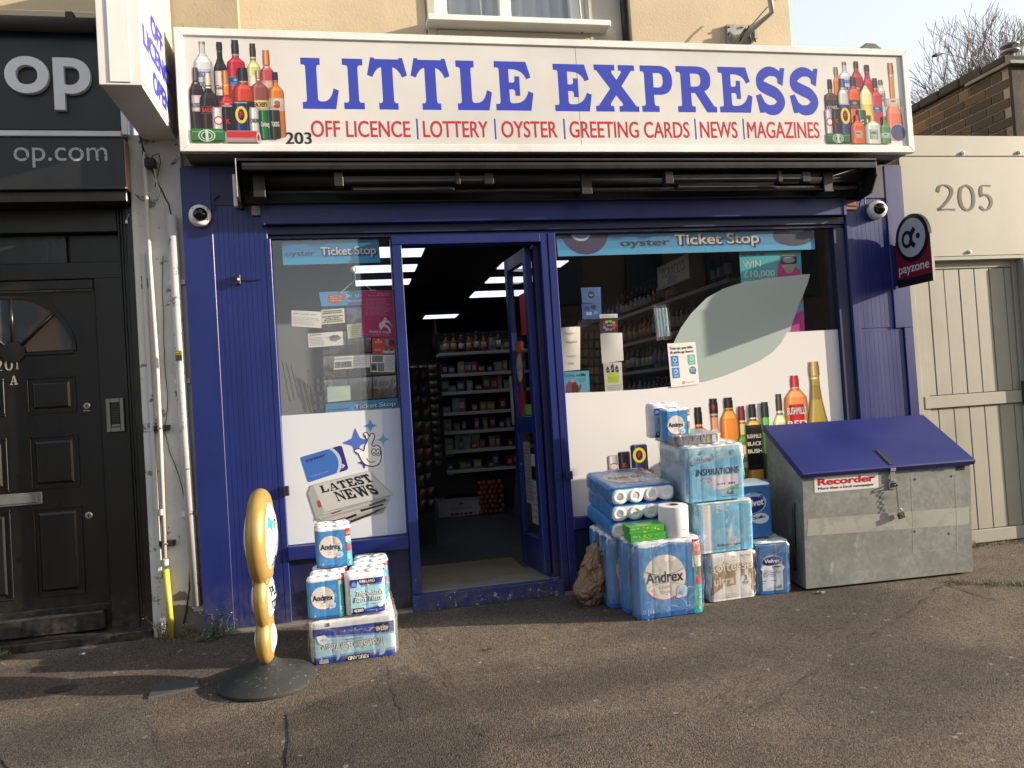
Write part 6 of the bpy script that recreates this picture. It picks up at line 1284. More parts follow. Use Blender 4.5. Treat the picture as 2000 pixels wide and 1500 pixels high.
# ------------------------------------------------------------------ brick wall behind the gate
bk = thing('brick_wall', 'dark weathered brick wall with coping behind the grey gate panel', 'brick wall', (5.25, 1.5, 0))
M_mort = wear('pale_mortar', (.27, .245, .21), (.15, .14, .12), .6, .95, .3, .5)
BX = 5.1
MB().box(BX+.0045, BX+.25, .11, 7.0, 0, 3.62).build('mortar_core', M_mort, bk)
bmats = [wear('brick_colour_%d' % i, c, (.05, .045, .04), .66, .9, .3, .5, 9, 22, streak=False) for i, c in enumerate([(.07, .048, .035), (.055, .042, .032), (.095, .057, .033), (.042, .035, .029), (.15, .09, .045)])]
bme = [MB().box(0, .02, 0, l, 0, .064).mesh('brick', m) for m in bmats for l in (.212, .1)]
R_ = random.Random(2)
for cidx in range(11):
    z = 2.85+cidx*.075; y = .115+(cidx % 2)*.056-.0; k = 0
    while y < 3.3:
        hd = (k % 2 == 0) if cidx % 2 else False
        l = 1 if hd else 0; ln = .1 if hd else .212
        o = bpy.data.objects.new('brick', bme[R_.choices(range(5), (4, 4, 2, 3, .6))[0]*2+l]); col.objects.link(o); o.parent = bk
        o.matrix_local = INV[bk.name]@Matrix.Translation((BX-.002+R_.uniform(-.003, .003), y, z)); y += ln+.011; k += 1
mdk = wear('mossy_coping', (.03, .025, .02), (.06, .052, .042), .62, .95, .4, .8, 9, 15, streak=False)
for i in range(14):
    y = .1+i*.235; MB().box(BX-.035, BX+.3, y, y+.228, 3.625+random.uniform(0, .01), 3.70+random.uniform(-.01, .015)).build('coping_stone', mdk, bk, bev=.01)
MB().box(BX-.04, BX+.6, .04, .5, 3.60, 3.63).build('lead_flashing', flat((140, 138, 130), .6, .6, var=.3), bk, bev=.004)
MB().box(BX+.006, 8, .08, .109, 0, 3.6).build('front_facing', mdk, bk); MB().box(BX+.26, 8, .11, .4, 0, 3.6).build('front_wall', mdk, bk)
q = pt(1975, 135, .45); t = thing('flue_pipe', 'pale metal flue pipe with a double rain cap on the brick wall', 'flue', (q.x, .45, 3.7)); top = pt(1968, 88, .45)
Mf = flat((170, 170, 165), .35, .7, metal=.4, var=.15)
MB().tube([(q.x, .45, 3.6), (q.x, .45, top.z-.03)], .036, 18).build('pipe', Mf, t, smooth=True)
for z in (top.z-.07, top.z-.02): MB().lathe([(.036, z), (.072, z+.003), (.074, z+.02), (.05, z+.028), (.0, z+.034)], (q.x, .45, 0), 24).build('rain_cap', Mf, t, smooth=True)

# ------------------------------------------------------------------ bare tree beyond
tree = thing('bare_tree', 'leafless tree with dense fine twigs beyond the brick wall', 'tree', (17.0, 20, 0))
tx = pt(1905, 300, 20).x
tb = MB(); tw = MB(); R_ = random.Random(9)
def grow(p, d, L_, r, dep):
    n_ = 3; pts = [p]; dd = d.copy()
    for i in range(n_):
        dd = (dd+Vector((R_.gauss(0, .1), R_.gauss(0, .1), R_.gauss(.03, .07)))).normalized(); pts.append(pts[-1]+dd*L_/n_)
    (tb if dep < 3 else tw).tube(pts, [max(.0095, r*(1-.35*i/n_)) for i in range(n_+1)], 7 if dep < 3 else 3, cap=False)
    if dep >= 7: return
    for k in range(3 if dep < 5 else 2):
        a = R_.uniform(.25, .62); ax = Vector((R_.gauss(0, 1), R_.gauss(0, 1), R_.gauss(0, 1))).cross(dd).normalized()
        nd = (Matrix.Rotation(a, 3, ax)@dd); nd.z += .12; grow(pts[R_.choice([2, 3, 3])], nd.normalized(), L_*R_.uniform(.62, .82), r*.58, dep+1)
    if dep > 0 and dep < 6: grow(pts[-1], dd, L_*.75, r*.6, dep+1)
grow(Vector((tx, 20, 0)), Vector((0, 0, 1)), 4.15, .24, 0)
Mb = flat((135, 122, 110), .9, .6)
tb.build('trunk', Mb, tree, smooth=True); o = tw.build('branches', Mb, tree); o['kind'] = 'stuff'
# a small bird resting in the twigs
q = pt(1828, 108, 14); t = thing('small_bird', 'small dark bird perched in the top left twigs of the bare tree', 'bird', q)
mb = MB(); mb.lathe([(0, -.16), (.035, -.1), (.05, 0), (.04, .08), (.015, .13), (0, .15)], q, 10, Matrix.Rotation(math.radians(75), 4, 'Y')); mb.tube([q+Vector((.1, 0, .02)), q+Vector((.3, 0, .07))], [.02, .008], 6); mb.build('body', flat((60, 55, 50), .8), t, smooth=True)

# ------------------------------------------------------------------ houses across the street (seen only in reflections)
for i, (x0, x1, c, l) in enumerate([(-16, -5.5, (.36, .36, .34), 'pale rendered terrace house across the street, left'), (.45, 4, (.12, .08, .06), 'dark brick terrace house across the street, middle'), (4, 14, (.14, .10, .07), 'brown brick terrace house across the street, right')]):
    t = thing('terrace_house', l, 'house', ((x0+x1)/2, -15.5, -.44)); m = wear('terrace_wall_%d' % i, c, tuple(v*.6 for v in c), .7, .9, .2)
    MB().box(x0+.02, x1-.02, -20, -15.5, -.45, 7).build('wall', m, t)
    MB().prism([(-15.2, 7), (-20.3, 7), (-17.75, 9)], lambda u, v: (x0, u, v), lambda u, v: (x1, u, v)).build('roof', flat((70, 62, 60), .9), t)
    x = x0+1.2
    while x < x1-1.5:
        for z in (.6, 3.8): MB().box(x, x+1.1, -15.52, -15.44, z, z+1.6).build('window', flat((30, 34, 40), .1), t)
        x += 2.4
# ================================================================== goods stacked on the forecourt
CR = {}
def rollmesh(r):
    if r in CR: return CR[r]
    m_ = MB(); m_.lathe([(r*.95, -.02), (r*.93, -.003), (r*.86, .0025), (r*.5, .003), (r*.43, .001), (r*.40, -.004), (r*.39, -.03)], (0, 0, 0), 20)
    m_.f = [f for f in m_.f if len(f) == 4]; m_.m = [0]*len(m_.f); m_.cur = 1; m_.lathe([(r*.39, -.0295), (0, -.0295)], (0, 0, 0), 14)
    m_.m = [1 if i >= len(m_.m)-14 else v for i, v in enumerate(m_.m)]
    CR[r] = m_.mesh('roll', [M_white_roll, flat((70, 62, 56), .9, .5)], smooth=True); return CR[r]
def pack(name, label, x, y, z, nx, ny, nz, r, rh, side, draw, rz=0, film=None, group=None, ends='top', pre=None, cat='toilet paper', topc=(236, 238, 240), sag=.0, lump=.045, blump=None, seed=0, rolls=True, fpad=.006):
    TMx = TILT@Matrix.Translation((x, y, z))@Matrix.Rotation(math.radians(rz), 4, 'Z')
    if pre: TMx = TMx@pre
    w, d, h = 2*r*nx, 2*r*ny, rh*nz; b = lump*r; b2 = (lump if blump is None else blump)*r
    t = thing(name, label, cat, group=group); t.matrix_world = TMx; INV[t.name] = TMx.inverted()
    f1 = lambda u: b*(1-math.sqrt(max(0, 1-(((u % (2*r))-r)/r)**2)))
    rr_c = .62*r
    def edge(L_):
        n_ = int(round(L_/(2*r)))*8; return [rr_c+(L_-2*rr_c)*i/n_ for i in range(n_+1)]
    def fc(u):
        q_ = min(u, w-u); q_ = max(q_, 0); return max(f1(u), rr_c-math.sqrt(max(0, rr_c**2-(rr_c-q_)**2)) if q_ < rr_c else 0)
    ca = [math.radians(a_) for a_ in (75, 60, 45, 30, 15)]
    loop = ([(rr_c-rr_c*math.sin(a_), rr_c-rr_c*math.cos(a_)) for a_ in ca]+[(u, f1(u)) for u in edge(w)]+[(w-rr_c+rr_c*math.sin(a_), rr_c-rr_c*math.cos(a_)) for a_ in ca[::-1]]+[(w-f1(v), v) for v in edge(d)]
            +[(w-rr_c+rr_c*math.sin(a_), d-rr_c+rr_c*math.cos(a_)) for a_ in ca]+[(u, d-f1(u)*b2/b) for u in edge(w)[::-1]]+[(rr_c-rr_c*math.sin(a_), d-rr_c+rr_c*math.cos(a_)) for a_ in ca[::-1]]+[(f1(v), v) for v in edge(d)[::-1]])
    zs = []
    for k in range(nz):
        for q in (.03, .12, .5, .88, .97): zs.append((rh*(k+q), .0022 if q in (.03, .97) else (.0006 if q != .5 else 0)))
    zs = [(0, .009), (.004, .003)]+zs[1:-1]+[(h-.007, .0025), (h-.002, .006), (h, .011)]
    cx, cy = w/2, d/2
    def nz_(p): return noise.noise(Vector((p[0]*22+seed*7.3, p[1]*22, p[2]*16)))*.0022
    m_ = MB(); n_ = len(loop)
    for zz_, ins in zs:
        for (lx, ly) in loop:
            sx = 1-ins*2/w; sy = 1-ins*2/d; e = nz_((lx, ly, zz_)); m_.v.append(Vector((cx+(lx-cx)*sx+(e if lx > cx else -e), cy+(ly-cy)*sy+(e if ly > cy else -e), zz_-(sag*zz_/h*math.sin(pi*lx/w)))))
    for k in range(len(zs)-1):
        for i in range(n_): m_.f.append((k*n_+i, k*n_+(i+1) % n_, (k+1)*n_+(i+1) % n_, (k+1)*n_+i)); m_.m.append(1 if (k >= len(zs)-3) else 0)
    m_.f.append(tuple(range(n_))); m_.m.append(1); m_.f.append(tuple((len(zs)-1)*n_+i for i in range(n_))); m_.m.append(1)
    m_.build('wrapper', [flat(side, .3, var=.12), flat(topc, .35)], t, smooth=False, world=False).data.set_sharp_from_angle(angle=.9)
    for p_ in t.children:
        p_.data.polygons.foreach_set('use_smooth', [True]*len(p_.data.polygons))
    if rolls:
        for i in range(nx):
            for j in range(ny):
                o = bpy.data.objects.new('roll', rollmesh(r*.96)); col.objects.link(o); o.parent = t
                o.matrix_local = Matrix.Translation((r*(2*i+1), r*(2*j+1), h)) if ends == 'top' else Matrix.Translation((r*(2*i+1), r*(2*j+1), 0))@Matrix.Rotation(pi, 4, 'X')
    cv = Canvas(); cv.EPS = .0002; draw(cv, w, h)
    if cv.items:
        F = lambda u, v, hh: TMx@Vector((u, fc(u)-.0028-hh-abs(nz_((u, 0, v))), v))
        cuts = [r*(k*.25) for k in range(1, nx*8)]+[rr_c*k for k in (.06, .14, .25, .55)]+[w-rr_c*k for k in (.06, .14, .25, .55)]
        o = cv.build('print', F, t, cuts=cuts, rough=.25)
    if film:
        fm_ = MB(); p_ = fpad; sd = seed*3.1+x
        def fp(a, b_, c):
            q = Vector((-p_+(w+2*p_)*a, -p_+(d+2*p_)*b_, -.001+(h+p_*1.3)*c)); k = 9
            nv = Vector((noise.noise(q*k*1.5+Vector((sd, 0, 0))), noise.noise(q*k*1.5+Vector((0, sd, 3))), .5*noise.noise(q*k+Vector((5, sd, 0)))))*p_*1.25
            for ax, (lo, hi) in enumerate(((a, 1-a), (b_, 1-b_), (c, 1-c))): pass
            rnd = sum(1 for g_ in (a, b_, c) if g_ < .02 or g_ > .98)
            if rnd >= 2:
                q.x += (.5-a)*.034; q.y += (.5-b_)*.034; q.z += (.5-c)*.014
            return q+nv
        for s_ in (0, 1):
            fm_.grid(16, 12, lambda u, v, s_=s_: fp(u, s_, v)); fm_.grid(10, 12, lambda u, v, s_=s_: fp(s_, u, v))
        fm_.grid(16, 10, lambda u, v: fp(u, v, 1))
        o = fm_.build('plastic_film', film, t, smooth=True, world=False); bm = bmesh.new(); bm.from_mesh(o.data); bmesh.ops.remove_doubles(bm, verts=bm.verts, dist=.002); bm.to_mesh(o.data); bm.free()
    return t
AB, AB2, AD = (72, 142, 208), (95, 160, 215), (46, 102, 178)
def andrex(n):
    def d(cv, w, h):
        e = .004; cw = w*.85
        cv.rect(e, .002, w-e, h-.005, AB); rr = random.Random(n)
        for i in range(9): cv.ell(rr.uniform(.1, .75)*w, rr.uniform(.1, .92)*h, rr.uniform(.04, .14)*w, rr.uniform(.03, .08)*h, rr.choice([(84, 152, 214), (62, 130, 200), (96, 162, 220)]))
        cv.rect(e, .002, cw, h*.07, AD); cv.poly([(e, h-.005), (cw, h-.005), (cw, h*.95), (w*.5, h*.985), (w*.2, h*.93), (e, h*.96)], (225, 232, 240))
        cx, cy, R = w*.43, h*.53, w*.315
        cv.ell(cx, cy-.0, R*1.02, R*1.02, (200, 35, 110)) if False else None
        cv.poly(arc(cx, cy, R*1.03, R*1.03, 190, 318, 18)+arc(cx+R*.08, cy+R*.1, R*.95, R*.95, 318, 190, 18), (212, 40, 115))
        cv.ell(cx, cy, R*.99, R*.99, (232, 228, 220), 40)
        cv.poly(arc(cx, cy, R*.96, R*.96, 15, 165, 20), (216, 214, 210)); cv.line(arc(cx, cy+R*1.6, R*1.75, R*1.5, 238, 302, 14), R*.03, (110, 110, 125)); cv.line(arc(cx, cy-R*1.75, R*1.8, R*1.5, 58, 122, 14), R*.02, (140, 140, 150))
        NV = (42, 38, 78)
        cv.text('Andrex', cx-R*.86, cy-R*.22, R*.47, NV, w=R*1.72, bold=.035); cv.text('Classic', cx, cy-R*.5, R*.14, (150, 150, 158), align='c'); cv.text('Clean', cx, cy-R*.72, R*.14, (150, 150, 158), align='c')
        cv.ell(cx+R*.78, cy-R*.72, R*.3, R*.3, (212, 60, 130)); cv.ell(cx+R*.8, cy-R*.70, R*.28, R*.28, (190, 220, 240)); cv.ell(cx+R*.72, cy-R*.8, R*.13, R*.1, (110, 180, 225)); cv.ell(cx+R*.62, cy-R*.92, R*.12, R*.08, (235, 240, 245))
        cv.rect(cw, .002, w-e, h-.006, (95, 175, 180)); cv.rect(cw, h*.77, w-e, h-.006, (215, 55, 48)); cv.rect(cw, h*.62, w-e, h*.77, (235, 225, 205)); cv.rect(cw, h*.38, w-e, h*.62, (120, 100, 88))
        cv.ell((cw+w)/2+.003, h*.53, (w-cw)*.2, h*.05, (150, 90, 80)); cv.poly([(cw+(w-cw)*.25, h*.39), (cw+(w-cw)*.3, h*.5), (cw+(w-cw)*.8, h*.5), (cw+(w-cw)*.9, h*.39)], (205, 70, 90)); cv.rect(cw, .002, w-e, h*.37, (50, 165, 165)); cv.bars(cw+(w-cw)*.15, h*.18, w-e*2, h*.33, 3, (200, 230, 225), .4, .1, rr); cv.poly([(cw+(w-cw)*.4, h*.1), (cw+(w-cw)*.6, h*.05), (w-e*2, h*.14)], (235, 220, 170))
        cv.text('£2.50' if n == 4 else 'VALUE', cw+(w-cw)*.1, h*.83, h*.055 if n == 4 else h*.04, (245, 215, 120), w=(w-cw)*.75, bold=.03)
        cv.text('|%d' % n, w*.17, h*.065, h*.055, (215, 225, 240), bold=.02); cv.ell(w*.11, h*.095, w*.022, w*.022, (180, 205, 230)); cv.ell(w*.11, h*.095, w*.015, w*.015, AD)
    return d
def kirk(inv=False, big=False):
    def d(cv, w, h):
        DB, LB = (48, 66, 160), (165, 215, 232); rr = random.Random(8)
        def body(cv, w, h, x0, z0, x1, z1):
            W_, H_ = x1-x0, z1-z0
            cv.rect(x0, z0, x1, z1, LB); cv.rect(x0, z1-H_*.16, x1, z1, DB); cv.poly([(x0, z1-H_*.16), (x1, z1-H_*.16), (x1, z1-H_*.2), (x0, z1-H_*.24)], (105, 150, 215)); cv.poly([(x0, z0), (x1, z0), (x1, z0+H_*.2), (x0+W_*.3, z0+H_*.1), (x0, z0+H_*.06)], DB); cv.poly([(x0+W_*.3, z0+H_*.1), (x1, z0+H_*.2), (x1, z0+H_*.24), (x0+W_*.3, z0+H_*.13)], (105, 150, 215))
            for i in range(3): cv.poly([(x0, z0+H_*(.3+.15*i)), (x0+W_*.4, z0+H_*(.4+.12*i)), (x1, z0+H_*(.3+.17*i)), (x1, z0+H_*(.26+.17*i)), (x0+W_*.4, z0+H_*(.34+.12*i))], (182, 224, 238))
            return W_, H_
        if not big:
            x0, x1, z0, z1 = w*.13, w*.97, h*.03, h*.88; W_, H_ = body(cv, w, h, x0, z0, x1, z1)
            cv.rect(x0+W_*.26, z1-H_*.17, x0+W_*.76, z1-H_*.02, (28, 26, 34)); cv.text('KIRKLAND', x0+W_*.29, z1-H_*.115, H_*.075, (240, 240, 240), w=W_*.44, bold=.05); cv.bars(x0+W_*.3, z1-H_*.16, x0+W_*.72, z1-H_*.135, 1, (200, 50, 50), .7, .05, rr)
            cv.ell(x0+W_*.12, z1-H_*.14, W_*.09, W_*.09, (40, 50, 110)); cv.ell(x0+W_*.12, z1-H_*.14, W_*.075, W_*.075, (120, 150, 205))
            for s_, v, a, b_ in (('Triple Satin', .52, .12, .95), ('Bath Tissue', .35, .1, .97)):
                cv.text(s_, x0+W_*a, z0+H_*v, H_*.14, (30, 34, 48), w=W_*(b_-a), bold=.085, shear=.25); cv.text(s_, x0+W_*(a+.01), z0+H_*(v+.005), H_*.14, (240, 244, 248), w=W_*(b_-a-.02), bold=.02, shear=.25)
            cv.text('soft and absorbent', x0+W_*.32, z0+H_*.24, H_*.04, (60, 80, 110), w=W_*.42, shear=.2)
            cv.rrect(x0+W_*.05, z0+H_*.02, x0+W_*.38, z0+H_*.18, .004, (28, 28, 40)); cv.text('4|240', x0+W_*.08, z0+H_*.07, H_*.08, (240, 240, 240), w=W_*.27, bold=.05); cv.ell(x0+W_*.87, z0+H_*.2, W_*.08, W_*.06, (238, 236, 228)); cv.bars(x0+W_*.45, z0+H_*.06, x0+W_*.92, z0+H_*.1, 1, (160, 190, 230), .5, .1, rr)
        else:
            x0, x1, z0, z1 = w*.04, w*.985, 0, h*.83
            f0 = cv.T; ccx, ccz = (x0+x1)/2, (z0+z1)/2
            cv.T = lambda u, v: (2*ccx-u, 2*ccz-v)    # the pack stands upside down
            W_, H_ = body(cv, w, h, x0, z0, x1, z1)
            cv.poly([(x0, z0), (x1, z0), (x1, z0+H_*.2), (x0, z0+H_*.32)], DB); cv.poly([(x0, z0+H_*.32), (x1, z0+H_*.2), (x1, z0+H_*.25), (x0, z0+H_*.37)], (105, 150, 215))
            cv.rect(x0+W_*.32, z1-H_*.16, x0+W_*.62, z1, (28, 26, 34)); cv.text('KIRKLAND', x0+W_*.34, z1-H_*.12, H_*.1, (240, 240, 240), w=W_*.25, bold=.05)
            s_ = 'Triple Satin Bath Tissue'; cv.text(s_, x0+W_*.13, z0+H_*.46, H_*.19, (30, 34, 48), w=W_*.76, bold=.085, shear=.25); cv.text(s_, x0+W_*.135, z0+H_*.465, H_*.19, (240, 244, 248), w=W_*.75, bold=.02, shear=.25)
            cv.text('soft and absorbent', x0+W_*.4, z0+H_*.36, H_*.05, (60, 80, 110), w=W_*.22, shear=.2); cv.rrect(x0+W_*.06, z0+H_*.04, x0+W_*.24, z0+H_*.3, .005, (28, 28, 40)); cv.text('40|240', x0+W_*.075, z0+H_*.12, H_*.12, (240, 240, 240), w=W_*.15, bold=.05)
            cv.text('KIRKLAND', x0+W_*.45, z0+H_*.12, H_*.05, (160, 180, 225), w=W_*.22)
            cv.poly([(x0+W_*.8, z0+H_*.3), (x0+W_*.86, z0+H_*.48), (x0+W_*.93, z0+H_*.42), (x0+W_*.96, z0+H_*.2), (x0+W_*.86, z0+H_*.18)], (225, 235, 240)); cv.text('BATH', x0+W_*.84, z0+H_*.3, H_*.05, (60, 70, 90), w=W_*.07)
            cv.T = f0; cv.rect(w*.2, h*.87, w*.24, h*.95, (32, 32, 36)); cv.rect(w*.1, 0.002, w*.2, h*.1, (210, 210, 212))
            x = w*.105
            while x < w*.195: cv.rect(x, .004, x+.0015, h*.09, (60, 60, 60)); x += rr.uniform(.003, .005)
    return d
G1 = 'blue four-roll toilet paper packs'
# ---- left stack
pack('toilet_paper_pack', 'big forty-roll pack lying upside down at the bottom of the left stack', -.29, -.70, .002, 4, 4, 2, .056, .112, (228, 232, 236), kirk(True, True), rz=.8, film=M_film, seed=1, fpad=.011)
pack('toilet_paper_pack', 'blue four-roll pack at the front left, second layer of the left stack', -.292, -.69, .236, 2, 1, 2, .048, .106, AB, andrex(4), rz=1, seed=2, group=G1)
pack('toilet_paper_pack', 'four-roll pack reading Triple Satin Bath Tissue, front right of the left stack', -.095, -.70, .236, 2, 1, 2, .053, .11, (230, 232, 234), kirk(), rz=3, seed=3)
pack('toilet_paper_pack', 'blue four-roll pack hidden behind the front left one, second layer of the left stack', -.28, -.585, .236, 2, 1, 2, .048, .106, AB, andrex(4), seed=4, group=G1)
pack('toilet_paper_pack', 'blue four-roll pack third from the front under the top packs of the left stack', -.27, -.48, .236, 2, 1, 2, .048, .106, AB, andrex(4), seed=5, group=G1)
for i, (lab) in enumerate(('first blue pack with red strip behind the Triple Satin four-roll pack', 'second blue pack with red strip behind the Triple Satin four-roll pack', 'rearmost blue pack with red strip behind the Triple Satin four-roll pack')):
    pack('toilet_paper_pack', lab, -.07+.012*i, -.58+.105*i, .236, 2, 1, 2, .048, .107, AB, andrex(4), seed=6+i, group=G1, film=M_film if i == 2 else None)
pack('toilet_paper_pack', 'blue four-roll pack on the very top of the left stack, front', -.245, -.505, .456, 2, 1, 2, .049, .108, AB, andrex(4), rz=-1, seed=9, group=G1)
pack('toilet_paper_pack', 'blue four-roll pack behind the topmost one of the left stack', -.25, -.40, .456, 2, 1, 2, .049, .108, AB, andrex(4), seed=10, group=G1)
# ---- right stack
G2 = 'blue sixteen-roll toilet paper packs'
pack('toilet_paper_pack', 'large blue sixteen-roll pack standing foremost in the right stack', 1.537, -.64, .002, 4, 1, 4, .0525, .111, AB, andrex(16), rz=.5, film=M_film, seed=11, fpad=.009, group=G2)
pack('toilet_paper_pack', 'sixteen-roll pack right behind the foremost one, under the green boxes', 1.515, -.525, .002, 4, 1, 4, .0525, .111, AB, andrex(16), film=M_film, seed=12, group=G2)
pack('toilet_paper_pack', 'third sixteen-roll pack, its blue left side sticking out beside the brown sack', 1.455, -.40, .002, 4, 1, 4, .0525, .111, AB, andrex(16), film=M_film, seed=13, group=G2)
pack('toilet_paper_pack', 'sixteen-roll pack standing under the back of the flat packs, fourth from the front', 1.445, -.285, .002, 4, 1, 4, .0525, .111, AB, andrex(16), seed=14, group=G2)
pack('toilet_paper_pack', 'rearmost standing sixteen-roll pack against the shop wall', 1.44, -.17, .002, 4, 1, 4, .0525, .111, AB, andrex(16), seed=15, group=G2)
for i, lab in enumerate(('lowest of the three flat-lying blue packs, above the green boxes', 'middle one of the three flat-lying blue packs with roll ends facing out', 'topmost of the three flat-lying blue packs, its printed side up')):
    pack('toilet_paper_pack', lab, 1.47+.004*i, -.445-.006*i, .535+.102*i, 4, 1, 4, .0515, .11, AB, andrex(16), rz=[2, 1, 3][i], pre=Matrix.Rotation(math.radians(5), 4, 'X')@Matrix.Rotation(math.radians(-90), 4, 'X'), ends='bottom', blump=.75, seed=16+i, group=G2, film=M_film if i == 2 else None)
def inspir(cv, w, h):
    LB = (112, 190, 226); e = .004; cv.rect(e, .003, w-e, h*.66, LB); cv.poly([(e, h*.66), (w*.12, h*.66), (w*.13, h*.7), (w*.6, h*.74), (w-e, h*.8), (w-e, h*.55), (e, h*.5)], (96, 178, 222)); cv.rect(e, .003, w*.1, h*.6, (88, 165, 208))
    for x, z in ((.5, .83), (.14, .72), (.86, .68), (.8, .86), (.1, .86), (.3, .9)):
        for k in range(5): a = k*2*pi/5+x*9; cv.ell(w*x+.009*math.cos(a), h*z+.009*math.sin(a), .0065, .0065, (110, 175, 225))
    cv.text('Freedom', w*.19, h*.74, h*.07, (55, 60, 90), w=w*.28, shear=.2); cv.line([(w*.19, h*.71), (w*.3, h*.72), (w*.42, h*.74)], .003, (70, 75, 120)); cv.text('INSPIRATIONS', w*.17, h*.48, h*.11, (38, 42, 56), w=w*.72, bold=.06)
    cv.ell(w*.34, h*.385, w*.1, h*.048, (215, 55, 100)); cv.text('Triple', w*.27, h*.365, h*.04, (240, 215, 225), w=w*.13)
    cv.rect(w*.44, h*.2, w*.88, h*.46, (215, 210, 228)); cv.bars(w*.52, h*.27, w*.82, h*.31, 1, (60, 60, 70), .9, .1, rr_); cv.bars(w*.5, h*.35, w*.8, h*.43, 3, (170, 165, 185), .3, .2, rr_); cv.poly([(w*.6, h*.2), (w*.88, h*.27), (w*.88, h*.18), (w*.62, h*.16)], (90, 165, 130)); cv.text('Soft', w*.68, h*.1, h*.05, (40, 60, 90), w=w*.12, bold=.03); cv.bars(w*.6, h*.05, w*.85, h*.075, 1, (70, 110, 150), .5, .1, rr_)
def blueplain(cv, w, h):
    LB = (125, 192, 224); cv.rect(.003, .002, w-.003, h*.93, LB); cv.rect(w*.12, .002, w*.27, h*.95, (222, 222, 226)); cv.rect(w*.31, h*.06, w*.96, h*.92, (112, 184, 220)); cv.rect(w*.35, h*.78, w*.46, h*.88, (185, 195, 205)); cv.bars(w*.36, h*.8, w*.45, h*.86, 3, (110, 120, 130), .5, .1, rr_)
    cv.text('A', w*.62, h*.78, h*.05, (70, 90, 120)); cv.line([(w*.4, h*.5), (w*.7, h*.52)], .0015, (70, 100, 140)); cv.text('Bathroom Tissue', w*.36, h*.12, h*.05, (45, 60, 95), w=w*.4, bold=.03); cv.text('%', w*.4, h*.35, h*.06, (90, 130, 175)); cv.ell(w*.62, h*.22, w*.05, h*.025, (210, 80, 120))
def softesse(cv, w, h):
    cv.rect(.003, .002, w-.003, h*.98, (225, 222, 220)); TB = (160, 132, 98); cv.poly([(.003, h*.12), (w*.25, h*.26), (w*.5, h*.3), (w*.75, h*.28), (w-.003, h*.1), (w-.003, h*.62), (w*.5, h*.7), (.003, h*.6)], TB)
    cv.text('softesse', w*.04, h*.6, h*.2, TB, w=w*.9, bold=.09); cv.text('softesse', w*.05, h*.605, h*.2, (230, 225, 212), w=w*.88, bold=.02); cv.text('ultra', w*.1, h*.34, h*.16, (225, 220, 210), w=w*.42, bold=.03); cv.text('Shea Butter', w*.5, h*.86, h*.055, (90, 80, 75), w=w*.4, shear=.2)
    cv.ell(w*.78, h*.33, w*.13, h*.16, (232, 230, 228)); cv.text('3', w*.78, h*.38, h*.1, (60, 60, 65), align='c', bold=.05); cv.text('PLY', w*.78, h*.29, h*.06, (60, 60, 65), align='c', bold=.04); cv.rect(w*.25, .002, w*.6, h*.18, (232, 228, 222)); cv.bars(w*.3, h*.04, w*.55, h*.15, 3, (170, 160, 150), .4, .1, rr_)
pack('toilet_paper_pack', 'see-through pack reading softesse ultra at the foot of the right stack', 2.06, -.50, .002, 3, 3, 3, .0525, .1, (226, 224, 222), softesse, rz=3, film=M_filmw, seed=21, topc=(230, 230, 230), fpad=.012)
pack('toilet_paper_pack', 'pale blue wrapped pack between the softesse pack and the INSPIRATIONS pack', 1.985, -.50, .305, 4, 4, 3, .0485, .103, (138, 190, 214), blueplain, rz=1, film=M_filmw, seed=22, rolls=False, fpad=.008)
pack('toilet_paper_pack', 'large light blue film-wrapped pack reading INSPIRATIONS high in the right stack', 1.935, -.50, .622, 4, 4, 3, .049, .112, (150, 196, 218), inspir, rz=1.5, film=M_filmw, seed=23, rolls=True, fpad=.01)
def velvet(cv, w, h):
    cv.rect(.004, .003, w-.004, h-.008, (52, 118, 185)); rr = random.Random(2)
    for i in range(6): cv.ell(rr.uniform(.1, .9)*w, rr.uniform(.1, .9)*h, w*.12, h*.06, (60, 128, 194))
    cx = w*.46; cv.ell(cx, h*.6, w*.3, h*.16, (150, 180, 212)); cv.ell(cx-w*.12, h*.5, w*.2, h*.07, (228, 230, 234)); cv.ell(cx+w*.15, h*.5, w*.2, h*.07, (228, 230, 234)); cv.ell(cx, h*.635, w*.27, h*.085, (36, 44, 125), a=.08); cv.text('Velvet', cx-w*.22, h*.605, h*.07, (238, 240, 245), w=w*.44, bold=.04, shear=.15); cv.text('Comfort', cx+w*.02, h*.51, h*.035, (60, 70, 130), w=w*.24, bold=.02)
    cv.rect(cx-w*.28, h*.07, cx+w*.3, h*.45, (212, 222, 236)); cv.bars(cx-w*.26, h*.33, cx+w*.28, h*.43, 3, (110, 125, 150), .4, .1, rr); cv.bars(cx-w*.26, h*.19, cx+w*.28, h*.29, 2, (70, 80, 110), .3, .2, rr); cv.rect(cx+w*.08, h*.1, cx+w*.26, h*.17, (130, 140, 160))
pack('toilet_paper_pack', 'lower blue Velvet pack standing against the metal newspaper box', 2.385, -.47, .002, 2, 3, 3, .0575, .109, (52, 118, 185), velvet, rz=-5, film=M_film, seed=24)
def velvet2(cv, w, h):
    cv.rect(.004, .003, w-.004, h*.93, (50, 112, 182)); cx = w*.38
    cv.ell(cx, h*.66, w*.42, h*.2, (170, 195, 222)); cv.ell(cx, h*.62, w*.37, h*.155, (36, 44, 120), a=.15); cv.text('Velvet', cx-w*.33, h*.57, h*.12, (238, 240, 245), w=w*.66, bold=.05, shear=.15, ang=.12); cv.text('SOFTER', cx-w*.05, h*.82, h*.04, (60, 70, 120), w=w*.32, bold=.02); cv.ell(cx+w*.22, h*.36, w*.26, h*.1, (222, 226, 232)); cv.text('Comfort', cx-w*.04, h*.34, h*.055, (50, 56, 120), w=w*.42, bold=.03, ang=.1)
